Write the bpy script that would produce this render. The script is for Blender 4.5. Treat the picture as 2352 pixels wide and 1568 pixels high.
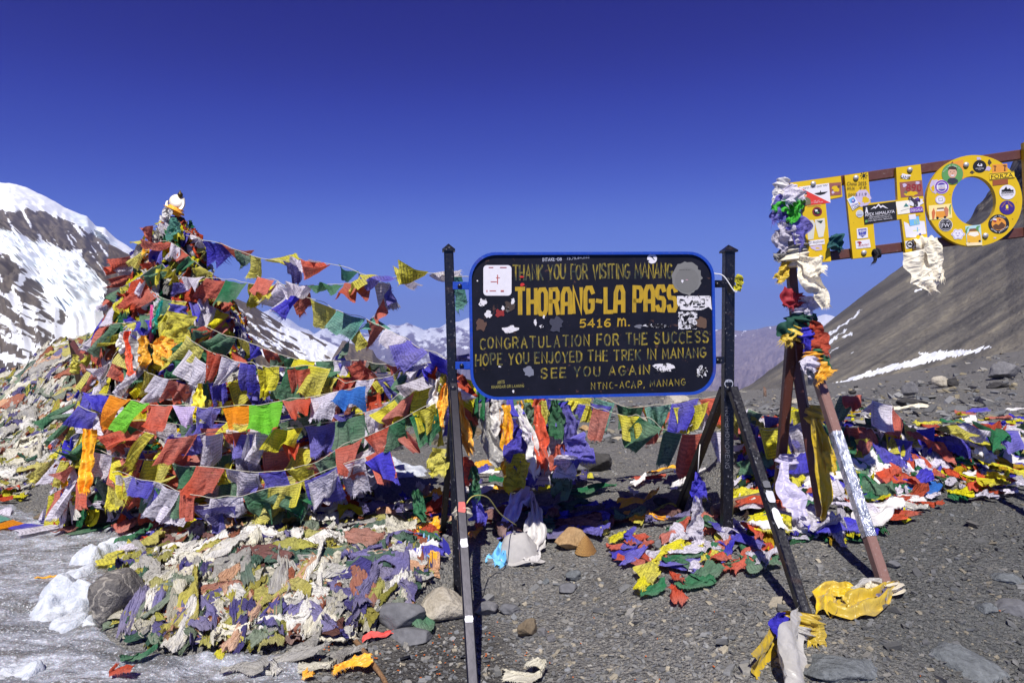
import bpy, math, random
import numpy as np
from mathutils import Vector, Matrix
for _o in list(bpy.data.objects): bpy.data.objects.remove(_o)
SC = bpy.context.scene
COL = SC.collection
# ------------------------------------------------------------ camera, sky, sun, exposure
F = 1568.0                                   # focal length in units of a 2352 px wide picture (24 mm lens)
EYE = 1.6
ROLL = math.radians(1.2)
CR, SR = math.cos(ROLL), math.sin(ROLL)
cam = bpy.data.cameras.new('camera'); cam.lens = 24; cam.sensor_width = 36
cam.clip_start = 0.05; cam.clip_end = 40000
co = bpy.data.objects.new('camera', cam); COL.objects.link(co)
co.matrix_world = Matrix(((CR, SR, 0, 0), (0, 0, -1, 0), (-SR, CR, 0, EYE), (0, 0, 0, 1)))
SC.camera = co
SUN_EL, SUN_AZ = math.radians(53), math.radians(-5)      # sun high behind the viewer
sunvec = Vector((math.cos(SUN_EL) * math.sin(SUN_AZ), -math.cos(SUN_EL) * math.cos(SUN_AZ), math.sin(SUN_EL)))
W = bpy.data.worlds.new('World'); SC.world = W; W.use_nodes = True
wn = W.node_tree; wn.nodes.clear()
sky = wn.nodes.new('ShaderNodeTexSky'); sky.sky_type = 'NISHITA'; sky.sun_disc = False
sky.sun_elevation = SUN_EL; sky.sun_rotation = math.pi - SUN_AZ
sky.altitude = 5400; sky.air_density = 1.0; sky.dust_density = 0.0; sky.ozone_density = 3.0
bg = wn.nodes.new('ShaderNodeBackground'); bg.inputs[1].default_value = 0.11
wo = wn.nodes.new('ShaderNodeOutputWorld')
sky.air_density = 0.6
k0 = wn.nodes.new('ShaderNodeVectorMath'); k0.operation = 'SCALE'; k0.inputs['Scale'].default_value = 0.11
k1 = wn.nodes.new('ShaderNodeVectorMath'); k1.operation = 'SCALE'; k1.inputs['Scale'].default_value = 0.9 / 0.11
cv = wn.nodes.new('ShaderNodeRGBCurve'); cv.mapping.extend = 'HORIZONTAL'      # thin air at 5400 m: a deeper, more violet blue
for ch, pts in enumerate((((.04, .002), (.062, .018), (.136, .118), (.40, .22), (1, .4)), ((.073, .002), (.114, .04), (.248, .225), (.65, .38), (1, .5)), ((.162, .18), (.248, .375), (.505, .73), (.98, .84)))):
    c_ = cv.mapping.curves[ch]; c_.points[0].location = (0, 0); c_.points[1].location = pts[-1]
    for p_ in pts[:-1]: c_.points.new(*p_)
cv.mapping.update()
wn.links.new(sky.outputs[0], k0.inputs[0]); wn.links.new(k0.outputs[0], cv.inputs['Color']); wn.links.new(cv.outputs[0], k1.inputs[0])
wn.links.new(k1.outputs[0], bg.inputs[0]); wn.links.new(bg.outputs[0], wo.inputs[0])
sl = bpy.data.lights.new('sun', 'SUN'); sl.energy = 5.0; sl.angle = math.radians(0.5); sl.color = (1, 0.965, 0.91)
so = bpy.data.objects.new('sun', sl); COL.objects.link(so)
so.rotation_euler = sunvec.to_track_quat('Z', 'Y').to_euler()
SC.view_settings.view_transform = 'Standard'; SC.view_settings.look = 'None'
SC.view_settings.exposure = 0.2; SC.view_settings.gamma = 1
SC.render.engine = 'CYCLES'
SC.cycles.max_bounces = 6; SC.cycles.transparent_max_bounces = 6

# ------------------------------------------------------------ geometry of the view
def ray(px, py):
    xr, zr = (np.asarray(px, float) - 1176) / F, (784 - np.asarray(py, float)) / F
    return xr * CR + zr * SR, zr * CR - xr * SR
def at(px, py, d):
    x, z = ray(px, py)
    return np.array((x * d, d, EYE + z * d), float)
def proj(P):
    P = np.asarray(P, float)
    x, z = P[..., 0] / P[..., 1], (P[..., 2] - EYE) / P[..., 1]
    xr, zr = x * CR - z * SR, x * SR + z * CR
    return 1176 + xr * F, 784 - zr * F
def nz(v):
    v = np.asarray(v, float); return v / (np.linalg.norm(v) + 1e-12)
class Plane:
    def __init__(s, p, u, up=(0, 0, 1)):
        s.p = np.asarray(p, float); s.u = nz(u)
        up = np.asarray(up, float); s.v = nz(up - s.u * np.dot(up, s.u)); s.n = np.cross(s.u, s.v)
        if s.n[1] > 0: s.n = -s.n
    def hit(s, px, py, lift=0.0):
        x, z = ray(px, py); d = np.array((x, 1.0, z)); c = np.array((0, 0, EYE))
        t = np.dot(s.n, s.p + s.n * lift - c) / np.dot(s.n, d)
        return c + d * t
    def uv(s, P): q = np.asarray(P) - s.p; return np.dot(q, s.u), np.dot(q, s.v)
    def pt(s, u, v, lift=0.0): return s.p + s.u * u + s.v * v + s.n * lift
# ------------------------------------------------------------ noise (numpy)
def _h(i, j, k, seed):
    n = (i.astype(np.int64) * 374761393 + j.astype(np.int64) * 668265263 + k.astype(np.int64) * 2147483647 + seed * 1274126177) & 0xffffffff
    n = ((n ^ (n >> 13)) * 1274126177) & 0xffffffff
    n = (n ^ (n >> 16)) & 0xffffff
    return n / float(0xffffff)
def vn(x, y, z=0.0, seed=0):
    x, y, z = np.broadcast_arrays(np.asarray(x, float), np.asarray(y, float), np.asarray(z, float))
    i, j, k = np.floor(x), np.floor(y), np.floor(z)
    fx, fy, fz = x - i, y - j, z - k
    fx, fy, fz = [f * f * (3 - 2 * f) for f in (fx, fy, fz)]
    r = 0
    for a in (0, 1):
        for b in (0, 1):
            for c in (0, 1):
                r = r + _h(i + a, j + b, k + c, seed) * (fx if a else 1 - fx) * (fy if b else 1 - fy) * (fz if c else 1 - fz)
    return r
def fbm(x, y, z=0.0, o=4, seed=0, ridged=False):
    r, a, f, t = 0, 1.0, 1.0, 0
    for q in range(o):
        n = vn(np.asarray(x) * f, np.asarray(y) * f, np.asarray(z) * f, seed + q * 17)
        if ridged: n = 1 - abs(2 * n - 1)
        r = r + a * n; t += a; a *= .5; f *= 2.03
    return r / t
def sstep(a, b, x):
    t = np.clip((x - a) / (b - a), 0, 1); return t * t * (3 - 2 * t)
def inpoly(px, py, poly):
    px, py = np.asarray(px, float), np.asarray(py, float); r = np.zeros(px.shape, bool); n = len(poly)
    for a in range(n):
        x0, y0 = poly[a]; x1, y1 = poly[(a + 1) % n]
        c = ((y0 > py) != (y1 > py)) & (px < (x1 - x0) * (py - y0) / (y1 - y0 + 1e-9) + x0)
        r ^= c
    return r
# ------------------------------------------------------------ objects
ORI = {}
def props(o, label=None, cat=None, group=None, kind=None):
    if label: o['label'] = label
    if cat: o['category'] = cat
    if group: o['group'] = group
    if kind: o['kind'] = kind
    return o
def thing(name, label, cat, loc, group=None):
    o = bpy.data.objects.new(name, None); o.empty_display_size = .1
    COL.objects.link(o); o.location = tuple(float(c) for c in loc); ORI[o.name] = np.asarray(loc, float)
    return props(o, label, cat, group)
def mk(name, v, f, mat=None, parent=None, uv=None, smooth=True, col=None, loc=None, label=None, cat=None, group=None, kind=None, attr=None, mi=None):
    v = np.asarray(v, float).reshape(-1, 3)
    if parent is not None: org = ORI[parent.name]
    elif loc is not None: org = np.asarray(loc, float)
    elif kind == 'structure' or len(v) == 0: org = np.zeros(3)
    else: org = np.array((v[:, 0].mean(), v[:, 1].mean(), v[:, 2].min()))
    me = bpy.data.meshes.new(name)
    me.from_pydata((v - org).tolist(), [], [tuple(int(i) for i in q) for q in f])
    for m_ in (mat if isinstance(mat, (list, tuple)) else [mat]):
        if m_ is not None: me.materials.append(m_)
    if uv is not None:
        l = me.uv_layers.new(name='UVMap'); ids = np.empty(len(me.loops), np.int32); me.loops.foreach_get('vertex_index', ids)
        l.data.foreach_set('uv', np.asarray(uv, np.float32)[ids].ravel())
    if col is not None:
        c = np.ones((len(v), 4), np.float32); c[:, :3] = col
        me.color_attributes.new('Col', 'FLOAT_COLOR', 'POINT').data.foreach_set('color', c.ravel())
    for k, a in (attr or {}).items():
        me.attributes.new(k, 'FLOAT', 'POINT').data.foreach_set('value', np.asarray(a, np.float32).ravel())
    if mi is not None: me.polygons.foreach_set('material_index', np.asarray(mi, np.int32))
    if smooth: me.polygons.foreach_set('use_smooth', np.ones(len(me.polygons), bool))
    me.update()
    o = bpy.data.objects.new(name, me); COL.objects.link(o)
    if parent is not None: o.parent = parent
    else: o.location = tuple(org)
    ORI[o.name] = org
    return props(o, label, cat, group, kind)
class MB:
    def __init__(s): s.v, s.f, s.n, s.c, s.u = [], [], 0, [], []
    def add(s, vf, col=None, uv=None):
        v, f = vf; v = np.asarray(v, float).reshape(-1, 3)
        s.v.append(v); n = s.n; s.f.extend([tuple(int(i) + n for i in q) for q in f]); s.n += len(v)
        if col is not None: s.c.append(np.tile(np.asarray(col, float)[:3], (len(v), 1)) if np.ndim(col) == 1 else np.asarray(col))
        if uv is not None: s.u.append(np.asarray(uv))
        return s
    def build(s, name, mat=None, parent=None, **k):
        if s.c: k['col'] = np.concatenate(s.c)
        if s.u: k['uv'] = np.concatenate(s.u)
        return mk(name, np.concatenate(s.v), s.f, mat, parent, **k)
def grid_f(nu, nv, base=0, flip=False):
    r = []
    for i in range(nu - 1):
        for j in range(nv - 1):
            a = base + i * nv + j
            r.append((a, a + nv, a + nv + 1, a + 1) if not flip else (a, a + 1, a + nv + 1, a + nv))
    return r
def prof_extrude(prof, P0, P1, ex, ey):
    """prof: list of 2D points; extruded from P0 to P1 in the frame ex, ey; capped"""
    P0, P1 = np.asarray(P0, float), np.asarray(P1, float); n = len(prof)
    a = [P0 + ex * p[0] + ey * p[1] for p in prof]; b = [P1 + ex * p[0] + ey * p[1] for p in prof]
    f = [(i, (i + 1) % n, n + (i + 1) % n, n + i) for i in range(n)] + [tuple(range(n))[::-1], tuple(range(n, 2 * n))]
    return np.array(a + b), f
def beam(P0, P1, w, h, up=(0, 0, 1), ch=.12):
    P0, P1 = np.asarray(P0, float), np.asarray(P1, float); t = nz(P1 - P0)
    ex = nz(np.cross(t, up)); ey = np.cross(ex, t); c = min(w, h) * ch; a, b = w / 2, h / 2
    pr = [(-a + c, -b), (a - c, -b), (a, -b + c), (a, b - c), (a - c, b), (-a + c, b), (-a, b - c), (-a, -b + c)]
    return prof_extrude(pr, P0, P1, ex, ey)
def boxc(c, s, ch=.06, rot=0):
    c = np.asarray(c, float); ex = np.array((math.cos(rot), math.sin(rot), 0)); u = nz((-math.sin(rot), math.cos(rot), 0))
    return beam(c - ex * s[0] / 2, c + ex * s[0] / 2, s[1], s[2], ch=ch)
def tube(pts, r, n=8, caps=True):
    P = np.asarray(pts, float); m = len(P); r = np.broadcast_to(np.asarray(r, float), (m,))
    T = np.gradient(P, axis=0); v = []; up = np.array((0.3, .2, 1.0))
    for i in range(m):
        t = nz(T[i]); a = np.cross(t, up)
        if np.linalg.norm(a) < .1: a = np.cross(t, (1, 0, 0))
        a = nz(a); b = np.cross(t, a)
        for k in range(n):
            q = 2 * math.pi * k / n; v.append(P[i] + (a * math.cos(q) + b * math.sin(q)) * r[i])
    f = [(i * n + k, i * n + (k + 1) % n, (i + 1) * n + (k + 1) % n, (i + 1) * n + k) for i in range(m - 1) for k in range(n)]
    if caps: f += [tuple(range(n))[::-1], tuple(range((m - 1) * n, m * n))]
    return np.array(v), f
def lathe(prof, c, n=20, axis=(0, 0, 1)):
    ax = nz(axis); a = nz(np.cross(ax, (0.0, 1, 0) if abs(ax[1]) < .9 else (1.0, 0, 0))); b = np.cross(ax, a); c = np.asarray(c, float)
    v = [c + ax * h + (a * math.cos(2 * math.pi * k / n) + b * math.sin(2 * math.pi * k / n)) * r for r, h in prof for k in range(n)]
    m = len(prof)
    f = [(i * n + k, i * n + (k + 1) % n, (i + 1) * n + (k + 1) % n, (i + 1) * n + k) for i in range(m - 1) for k in range(n)]
    f += [tuple(range(n))[::-1], tuple(range((m - 1) * n, m * n))]
    return np.array(v), f
def spline(pts, n=60):
    P = np.asarray(pts, float); m = len(P)
    if m == 2: return P[0] + (P[1] - P[0]) * np.linspace(0, 1, n)[:, None]
    Q = np.vstack([2 * P[0] - P[1], P, 2 * P[-1] - P[-2]]); out = []
    for t in np.linspace(0, m - 1 - 1e-9, n):
        i = int(t); f = t - i; a, b, c, d = Q[i:i + 4]
        out.append(.5 * (2 * b + (c - a) * f + (2 * a - 5 * b + 4 * c - d) * f * f + (3 * b - a - 3 * c + d) * f ** 3))
    return np.array(out)
def arclen(P):
    s = np.concatenate([[0], np.cumsum(np.linalg.norm(np.diff(P, axis=0), axis=1))]); return s
def along(P, s, q):
    return np.array([np.interp(q, s, P[:, k]) for k in range(3)]).T
_ICO = {}
def ico(sub):
    if sub not in _ICO:
        import bmesh
        bm = bmesh.new(); bmesh.ops.create_icosphere(bm, subdivisions=sub, radius=1.0)
        bm.verts.ensure_lookup_table()
        _ICO[sub] = (np.array([v.co[:] for v in bm.verts]), [tuple(v.index for v in f.verts) for f in bm.faces]); bm.free()
    return _ICO[sub][0].copy(), _ICO[sub][1]
def rockshape(seed, sub=4, rough=.12, cuts=9, flat=.5):
    cuts += 6
    """unit rock: sphere chopped by random planes and roughened"""
    v, f = ico(sub); rg = np.random.default_rng(seed)
    for _ in range(cuts):
        n = nz(rg.normal(size=3)); d = rg.uniform(flat, .86); s = v @ n
        v = v - np.outer(np.maximum(s - d, 0) * .985, n)
    n = v / np.linalg.norm(v, axis=1)[:, None]
    b = fbm(v[:, 0] * 2.2, v[:, 1] * 2.2, v[:, 2] * 2.2, 4, seed, True) - .5
    b2 = fbm(v[:, 0] * 7, v[:, 1] * 7, v[:, 2] * 7, 3, seed + 5) - .5
    return v + n * (b * rough * 1.4 + b2 * rough * .6)[:, None], f
# ------------------------------------------------------------ materials
def S(r, g, b):
    return tuple(((c / 255) / 12.92 if c / 255 <= .04045 else ((c / 255 + .055) / 1.055) ** 2.4) for c in (r, g, b))
class G:
    def __init__(s, name):
        s.m = bpy.data.materials.new(name); s.m.use_nodes = True; s.t = s.m.node_tree
        s.b = s.t.nodes['Principled BSDF']; s.out = s.t.nodes['Material Output']; s._c = None
    def n(s, k, **kw):
        x = s.t.nodes.new('ShaderNode' + k)
        for a, b in kw.items(): setattr(x, a, b)
        return x
    def put(s, sock, v):
        if isinstance(v, bpy.types.NodeSocket): s.t.links.new(v, sock)
        elif isinstance(v, tuple) and len(v) == 3 and sock.type == 'RGBA': sock.default_value = (*v, 1)
        else: sock.default_value = v
    def co(s, kind='Object'):
        if s._c is None: s._c = s.n('TexCoord')
        return s._c.outputs[kind]
    def m_(s, op, a, b=0.0, c=None):
        x = s.n('Math', operation=op); s.put(x.inputs[0], a); s.put(x.inputs[1], b)
        if c is not None: s.put(x.inputs[2], c)
        return x.outputs[0]
    def mix(s, f, a, b, mode='MIX'):
        x = s.n('Mix', data_type='RGBA', blend_type=mode); s.put(x.inputs[0], f); s.put(x.inputs[6], a); s.put(x.inputs[7], b); return x.outputs[2]
    def noise(s, scale, detail=4, rough=.55, vec=None, dist=0.0, out=0):
        x = s.n('TexNoise'); s.put(x.inputs['Vector'], vec if vec is not None else s.co())
        x.inputs['Scale'].default_value = scale; x.inputs['Detail'].default_value = detail; x.inputs['Roughness'].default_value = rough; x.inputs['Distortion'].default_value = dist
        return x.outputs[out]
    def vor(s, scale, vec=None, out='Distance', feature='F1', rnd=1.0):
        x = s.n('TexVoronoi', feature=feature); s.put(x.inputs['Vector'], vec if vec is not None else s.co()); x.inputs['Scale'].default_value = scale; x.inputs['Randomness'].default_value = rnd
        return x.outputs[out]
    def ramp(s, f, stops, interp='LINEAR'):
        x = s.n('ValToRGB'); s.put(x.inputs[0], f); e = x.color_ramp.elements; x.color_ramp.interpolation = interp
        while len(e) < len(stops): e.new(.5)
        for q, (p, c) in zip(e, stops): q.position = p; q.color = (*(c if isinstance(c, tuple) else (c, c, c)), 1)
        return x.outputs[0]
    def mapping(s, vec, scale=(1, 1, 1), rot=(0, 0, 0), loc=(0, 0, 0)):
        x = s.n('Mapping'); s.put(x.inputs[0], vec); x.inputs['Scale'].default_value = scale; x.inputs['Rotation'].default_value = rot; x.inputs['Location'].default_value = loc; return x.outputs[0]
    def attr(s, name, out='Fac'):
        x = s.n('Attribute'); x.attribute_name = name; return x.outputs[out]
    def sep(s, v):
        x = s.n('SeparateXYZ'); s.put(x.inputs[0], v); return x.outputs
    def comb(s, a, b, c):
        x = s.n('CombineXYZ'); s.put(x.inputs[0], a); s.put(x.inputs[1], b); s.put(x.inputs[2], c); return x.outputs[0]
    def rnd(s): return s.n('ObjectInfo').outputs['Random']
    def bump(s, h, st=.3, d=.01, nrm=None):
        x = s.n('Bump'); s.put(x.inputs['Height'], h); x.inputs['Strength'].default_value = st; x.inputs['Distance'].default_value = d
        if nrm is not None: s.put(x.inputs['Normal'], nrm)
        return x.outputs[0]
    def fin(s, col=None, rough=None, nrm=None, metal=None, spec=None):
        if col is not None: s.put(s.b.inputs['Base Color'], col)
        if rough is not None: s.put(s.b.inputs['Roughness'], rough)
        if nrm is not None: s.put(s.b.inputs['Normal'], nrm)
        if metal is not None: s.put(s.b.inputs['Metallic'], metal)
        if spec is not None: s.put(s.b.inputs['Specular IOR Level'], spec)
        return s.m
def plain(name, c, rough=.6, metal=0.0, var=.25, scale=30, bump=.15):
    g = G(name); n = g.noise(scale, 4)
    k = g.m_('MULTIPLY_ADD', n, 2 * var, 1 - var)
    return g.fin(g.mix(1.0, c, g.comb(k, k, k), 'MULTIPLY'), rough, g.bump(n, bump, .004), metal)
FADE_DIRT = S(120, 112, 98)
def cloth(name, c, ink=None, satin=False, dirt=.25, transl=.28, inkamt=.75, inkc=(.02, .018, .03), fade=.3):
    g = G(name); r = g.rnd(); big = g.noise(5, 4, .6)
    base = g.mix(1.0, c, g.ramp(r, [(0, .9), (.5, 1.06), (1, 1.22)]), 'MULTIPLY')
    r2 = g.m_('FRACT', g.m_('MULTIPLY', r, 17.3)); base = g.mix(g.m_('MULTIPLY', g.m_('POWER', r2, 2.0), fade), base, S(196, 188, 182))
    base = g.mix(g.ramp(g.noise(3.2, 4), [(.4, 0.0), (.72, fade * 1.1)]), base, S(200, 192, 184))
    dm = g.m_('MULTIPLY', g.m_('GREATER_THAN', r, -1), g.ramp(big, [(.45, 0.0), (.75, dirt)]))
    base = g.mix(dm, base, FADE_DIRT)
    if ink:
        uv = g.sep(g.co('UV')); u, v = uv[0], uv[1]
        R = 9.0 if ink != 'big' else 7.0
        vr = g.m_('MULTIPLY', v, R); row = g.m_('FLOOR', vr); fr = g.m_('FRACT', vr)
        line = g.m_('MULTIPLY', g.m_('GREATER_THAN', fr, .3), g.m_('LESS_THAN', fr, .78))
        nv = g.comb(g.m_('MULTIPLY', u, 34), g.m_('MULTIPLY_ADD', v, 46, g.m_('MULTIPLY', r, 50)), g.m_('MULTIPLY', row, 3.7))
        glyph = g.m_('GREATER_THAN', g.noise(1.0, 1, .5, nv), .46)
        txt = g.m_('MULTIPLY', line, glyph)
        du, dv = g.m_('ABSOLUTE', g.m_('SUBTRACT', u, .5)), g.m_('ABSOLUTE', g.m_('SUBTRACT', v, .5))
        mx = g.m_('MAXIMUM', du, dv)
        inside = g.m_('LESS_THAN', mx, .4)
        frame = g.m_('MULTIPLY', g.m_('GREATER_THAN', mx, .415), g.m_('LESS_THAN', mx, .44))
        ctr = g.m_('LESS_THAN', g.m_('MAXIMUM', g.m_('MULTIPLY', du, 1.1), dv), .17)
        emb = g.m_('GREATER_THAN', g.noise(11, 2, .5, g.comb(u, v, g.m_('MULTIPLY', r, 30))), .52)
        edge = g.m_('MULTIPLY', ctr, g.m_('GREATER_THAN', g.m_('MAXIMUM', g.m_('MULTIPLY', du, 1.1), dv), .15))
        body = g.m_('MULTIPLY', inside, txt)
        msk = g.mix(ctr, g.comb(body, body, body), g.comb(*[g.m_('MAXIMUM', emb, edge)] * 3))
        msk = g.m_('MAXIMUM', g.sep(msk)[0], frame)
        wear = g.ramp(g.noise(3.5, 3), [(.3, inkamt * .35), (.65, inkamt)])
        base = g.mix(g.m_('MULTIPLY', msk, wear), base, inkc)
    w = g.noise(26, 4, .6, dist=.4); wv = g.noise(9, 3, .5, dist=1.0)
    hh = g.m_('ADD', w, g.m_('MULTIPLY', wv, 1.8))
    if not ink:
        pl = g.noise(1.0, 4, .6, g.mapping(g.co('UV'), (2.6, 13, 1)), 1.2); hh = g.m_('ADD', hh, g.m_('MULTIPLY', pl, 2.2)) if not satin else g.m_('ADD', g.m_('MULTIPLY', wv, .9), g.m_('MULTIPLY', g.noise(1.0, 2, .45, g.mapping(g.co('UV'), (2.2, 8, 1)), .8), 1.8))
    nb = g.bump(hh, .7 if not satin else .5, .026 if ink else .03)
    g.fin(base, .38 if satin else .85, nb, spec=.5 if satin else .12)
    if satin: g.b.inputs['Sheen Weight'].default_value = .2
    tr = g.n('BsdfTranslucent'); g.put(tr.inputs[0], base); g.put(tr.inputs[1], nb)
    ms = g.n('MixShader'); ms.inputs[0].default_value = transl
    g.t.links.new(g.b.outputs[0], ms.inputs[1]); g.t.links.new(tr.outputs[0], ms.inputs[2]); g.t.links.new(ms.outputs[0], g.out.inputs[0])
    return g.m
CN = {'b': 'blue', 'w': 'white', 'r': 'red', 'g': 'green', 'y': 'yellow', 'o': 'orange', 'l': 'lime green', 'k': 'sky blue', 't': 'teal', 'p': 'lilac'}
FC = {'b': S(62, 56, 192), 'w': S(226, 220, 234), 'r': S(202, 80, 50), 'g': S(42, 116, 74), 'y': S(226, 216, 34), 'o': S(252, 156, 24),
      'l': S(132, 226, 60), 'k': S(62, 132, 226), 't': S(78, 158, 138), 'p': S(205, 184, 226)}
INKA = {'b': .45, 'r': .38, 'g': .5, 'w': .55, 'y': .62, 't': .5, 'p': .45}
FLAG = {k: cloth('flag_' + CN[k].replace(' ', '_'), c, 'text' if k not in 'olk' else None, transl=.3, dirt=.16, inkamt=INKA.get(k, .5), fade=.26 if k not in 'olk' else .05) for k, c in FC.items()}
FLAGB = {k: cloth('bright_' + CN[k].replace(' ', '_'), FC[k], None, dirt=.1, fade=.06) for k in 'bwrgy'}
RC = {'cream': S(222, 216, 194), 'grey': S(166, 163, 156), 'olive': S(168, 164, 76), 'pale green': S(118, 134, 112), 'dull purple': S(108, 102, 150),
      'rust': S(162, 96, 72), 'peach': S(206, 158, 122), 'dark green': S(60, 98, 80), 'mustard': S(184, 174, 78), 'off-white': S(234, 230, 220), 'maroon': S(118, 74, 68), 'indigo': S(78, 72, 136)}
RAG = {k: cloth('rag_' + k.replace(' ', '_').replace('-', '_'), c, None, dirt=.38, transl=.08, fade=.2) for k, c in RC.items()}
BRC = {'blue': 'b', 'white': 'w', 'red': 'r', 'green': 'g', 'yellow': 'y'}
SILK = {'white silk': cloth('silk_white', S(232, 228, 224), None, True, .12, .15, fade=.06), 'gold silk': cloth('silk_gold', S(248, 176, 16), None, True, .1, .12, fade=.06),
        'orange-red silk': cloth('silk_orange_red', S(226, 78, 24), None, True, .1, .12, fade=.06), 'cream silk': cloth('silk_cream', S(232, 222, 196), None, True, .2, .1, fade=.06),
        'dirty gold': cloth('silk_dirty_gold', S(204, 172, 24), None, True, .45, .08, fade=.06), 'grey-white': cloth('silk_grey', S(178, 175, 170), None, True, .5, .1, fade=.06),
        'lilac-white': cloth('silk_lilac', S(214, 206, 236), None, True, .1, .2, fade=.06)}
def stuffcloth():
    g = G('rag_mixed'); c = g.attr('Col', 'Color'); big = g.noise(5, 4, .6)
    base = g.mix(g.ramp(big, [(.4, 0.0), (.8, .35)]), c, FADE_DIRT)
    pl = g.noise(1.0, 4, .6, g.mapping(g.co('UV'), (2.6, 13, 1)), 1.2)
    nb = g.bump(g.m_('ADD', g.m_('MULTIPLY', pl, 2.6), g.m_('ADD', g.noise(26, 4, .6, dist=.4), g.m_('MULTIPLY', g.noise(9, 3, .5, dist=1.0), 1.8))), .75, .034)
    return g.fin(base, .9, nb, spec=.1)
STUFF = stuffcloth()
def m_ground():
    g = G('gravel_ground'); p = g.co()
    big = g.noise(.55, 5, .6); mid = g.noise(5, 5, .65)
    base = g.ramp(big, [(.32, S(108, 108, 106)), (.5, S(124, 122, 118)), (.68, S(136, 132, 125))])
    cell = g.vor(52, out='Color'); cv = g.sep(cell)[0]
    cell2 = g.sep(g.vor(130, out='Color'))[0]
    base = g.mix(.55, base, g.ramp(cv, [(0, S(72, 70, 70)), (.55, S(122, 121, 119)), (.85, S(146, 143, 136)), (1, S(172, 163, 144))]))
    base = g.mix(.4, base, g.ramp(cell2, [(0, S(64, 62, 62)), (.6, S(124, 123, 122)), (1, S(182, 176, 164))]))
    dk = g.attr('dark'); base = g.mix(g.m_('MULTIPLY', dk, .55), base, S(70, 75, 76)); wet = g.attr('wet'); base = g.mix(wet, base, S(62, 60, 59))
    base = g.mix(g.ramp(g.noise(1.1, 6, .65, dist=.8), [(.5, 0.0), (.72, .5)]), base, S(134, 131, 126))
    d1, d2 = g.vor(52), g.vor(130)
    h = g.m_('ADD', g.m_('MULTIPLY', d1, -.9), g.m_('ADD', g.m_('MULTIPLY', d2, -.35), g.m_('MULTIPLY', mid, .7)))
    return g.fin(base, .92, g.bump(h, .9, .03), spec=.2)
def m_ice():
    g = G('old_ice'); n = g.noise(3.2, 6, .62, dist=.6); f = g.noise(70, 3, .6); m = g.noise(13, 5, .6, dist=.5)
    st = g.noise(2.0, 6, .66, g.mapping(g.co(), (1, 3.4, 1)), 1.0)
    base = g.ramp(st, [(.34, S(92, 92, 92)), (.46, S(128, 130, 136)), (.56, S(164, 167, 176)), (.67, S(208, 212, 222)), (.78, S(238, 240, 246))])
    base = g.mix(g.ramp(m, [(.44, 0.0), (.62, .6)]), base, S(108, 102, 94))
    base = g.mix(g.ramp(f, [(.54, 0.0), (.7, .75)]), base, S(244, 246, 250))
    h = g.m_('ADD', g.m_('MULTIPLY', n, 2.4), g.m_('ADD', g.m_('MULTIPLY', m, 1.3), g.m_('MULTIPLY', f, .5)))
    g.fin(base, g.ramp(st, [(.36, .16), (.55, .5)]), g.bump(h, .9, .025), spec=.5)
    g.b.inputs['Subsurface Weight'].default_value = .12; g.b.inputs['Subsurface Scale'].default_value = .03
    return g.m
def m_snow(name='snow', sc=16):
    g = G(name); n = g.noise(sc, 6, .6)
    g.fin(g.mix(g.ramp(g.noise(7, 5, .65), [(.55, 0.0), (.72, .45)]), g.ramp(n, [(.3, S(172, 177, 186)), (.6, S(212, 216, 223))]), S(150, 146, 140)), .65, g.bump(g.m_('ADD', n, g.m_('MULTIPLY', g.noise(90, 3), .35)), .7, .03), spec=.3)
    g.b.inputs['Subsurface Weight'].default_value = .25; g.b.inputs['Subsurface Scale'].default_value = .04; g.b.inputs['Subsurface Radius'].default_value = (.6, .8, 1.0)
    return g.m
def m_rock(name, a, b, vein=None, sc=6, bs=.5):
    g = G(name); n = g.noise(sc, 7, .65, dist=.4); f = g.noise(sc * 6, 4)
    base = g.ramp(n, [(.3, a), (.7, b)])
    base = g.mix(g.ramp(f, [(.35, .35), (.6, 0.0)]), base, tuple(c * .45 for c in a))
    if vein:
        for k_, w_ in ((.35, .010), (.8, .006)):
            q = g.noise(sc * k_, 3, .5, g.mapping(g.co(), (1, 1.6, .8), (.4 + k_, .7, .2)), .7); v = g.m_('ABSOLUTE', g.m_('SUBTRACT', q, .5))
            base = g.mix(g.ramp(v, [(0.0, .7), (w_, .45), (w_ * 2.2, 0.0)]), base, vein)
    return g.fin(base, .88, g.bump(g.m_('ADD', n, g.m_('MULTIPLY', f, .35)), bs, .05), spec=.25)
ROCK = {'grey': m_rock('stone_grey', S(92, 92, 96), S(140, 138, 138)), 'veined': m_rock('stone_veined', S(82, 80, 82), S(140, 134, 126), S(190, 182, 168), 8, 1.0),
        'tan': m_rock('stone_tan', S(160, 128, 90), S(198, 166, 122), sc=8), 'pale': m_rock('stone_pale', S(168, 158, 138), S(206, 198, 182), sc=8, bs=.8),
        'dark': m_rock('stone_dark', S(52, 50, 50), S(88, 86, 84)), 'slate': m_rock('stone_slate', S(98, 98, 102), S(126, 126, 128), sc=4, bs=.35),
        'blue': m_rock('stone_blue', S(92, 96, 98), S(136, 140, 142), None, 7, .9), 'brown': m_rock('stone_brown', S(106, 92, 74), S(140, 126, 104)),
        'concrete': m_rock('stone_concrete', S(132, 131, 128), S(158, 157, 152), sc=12, bs=.35)}
def m_chips():
    g = G('gravel_chips'); c = g.attr('Col', 'Color'); n = g.noise(90, 3)
    return g.fin(g.mix(1.0, c, g.ramp(n, [(.2, .7), (.8, 1.15)]), 'MULTIPLY'), .85, g.bump(n, .3, .004), spec=.25)
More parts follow.
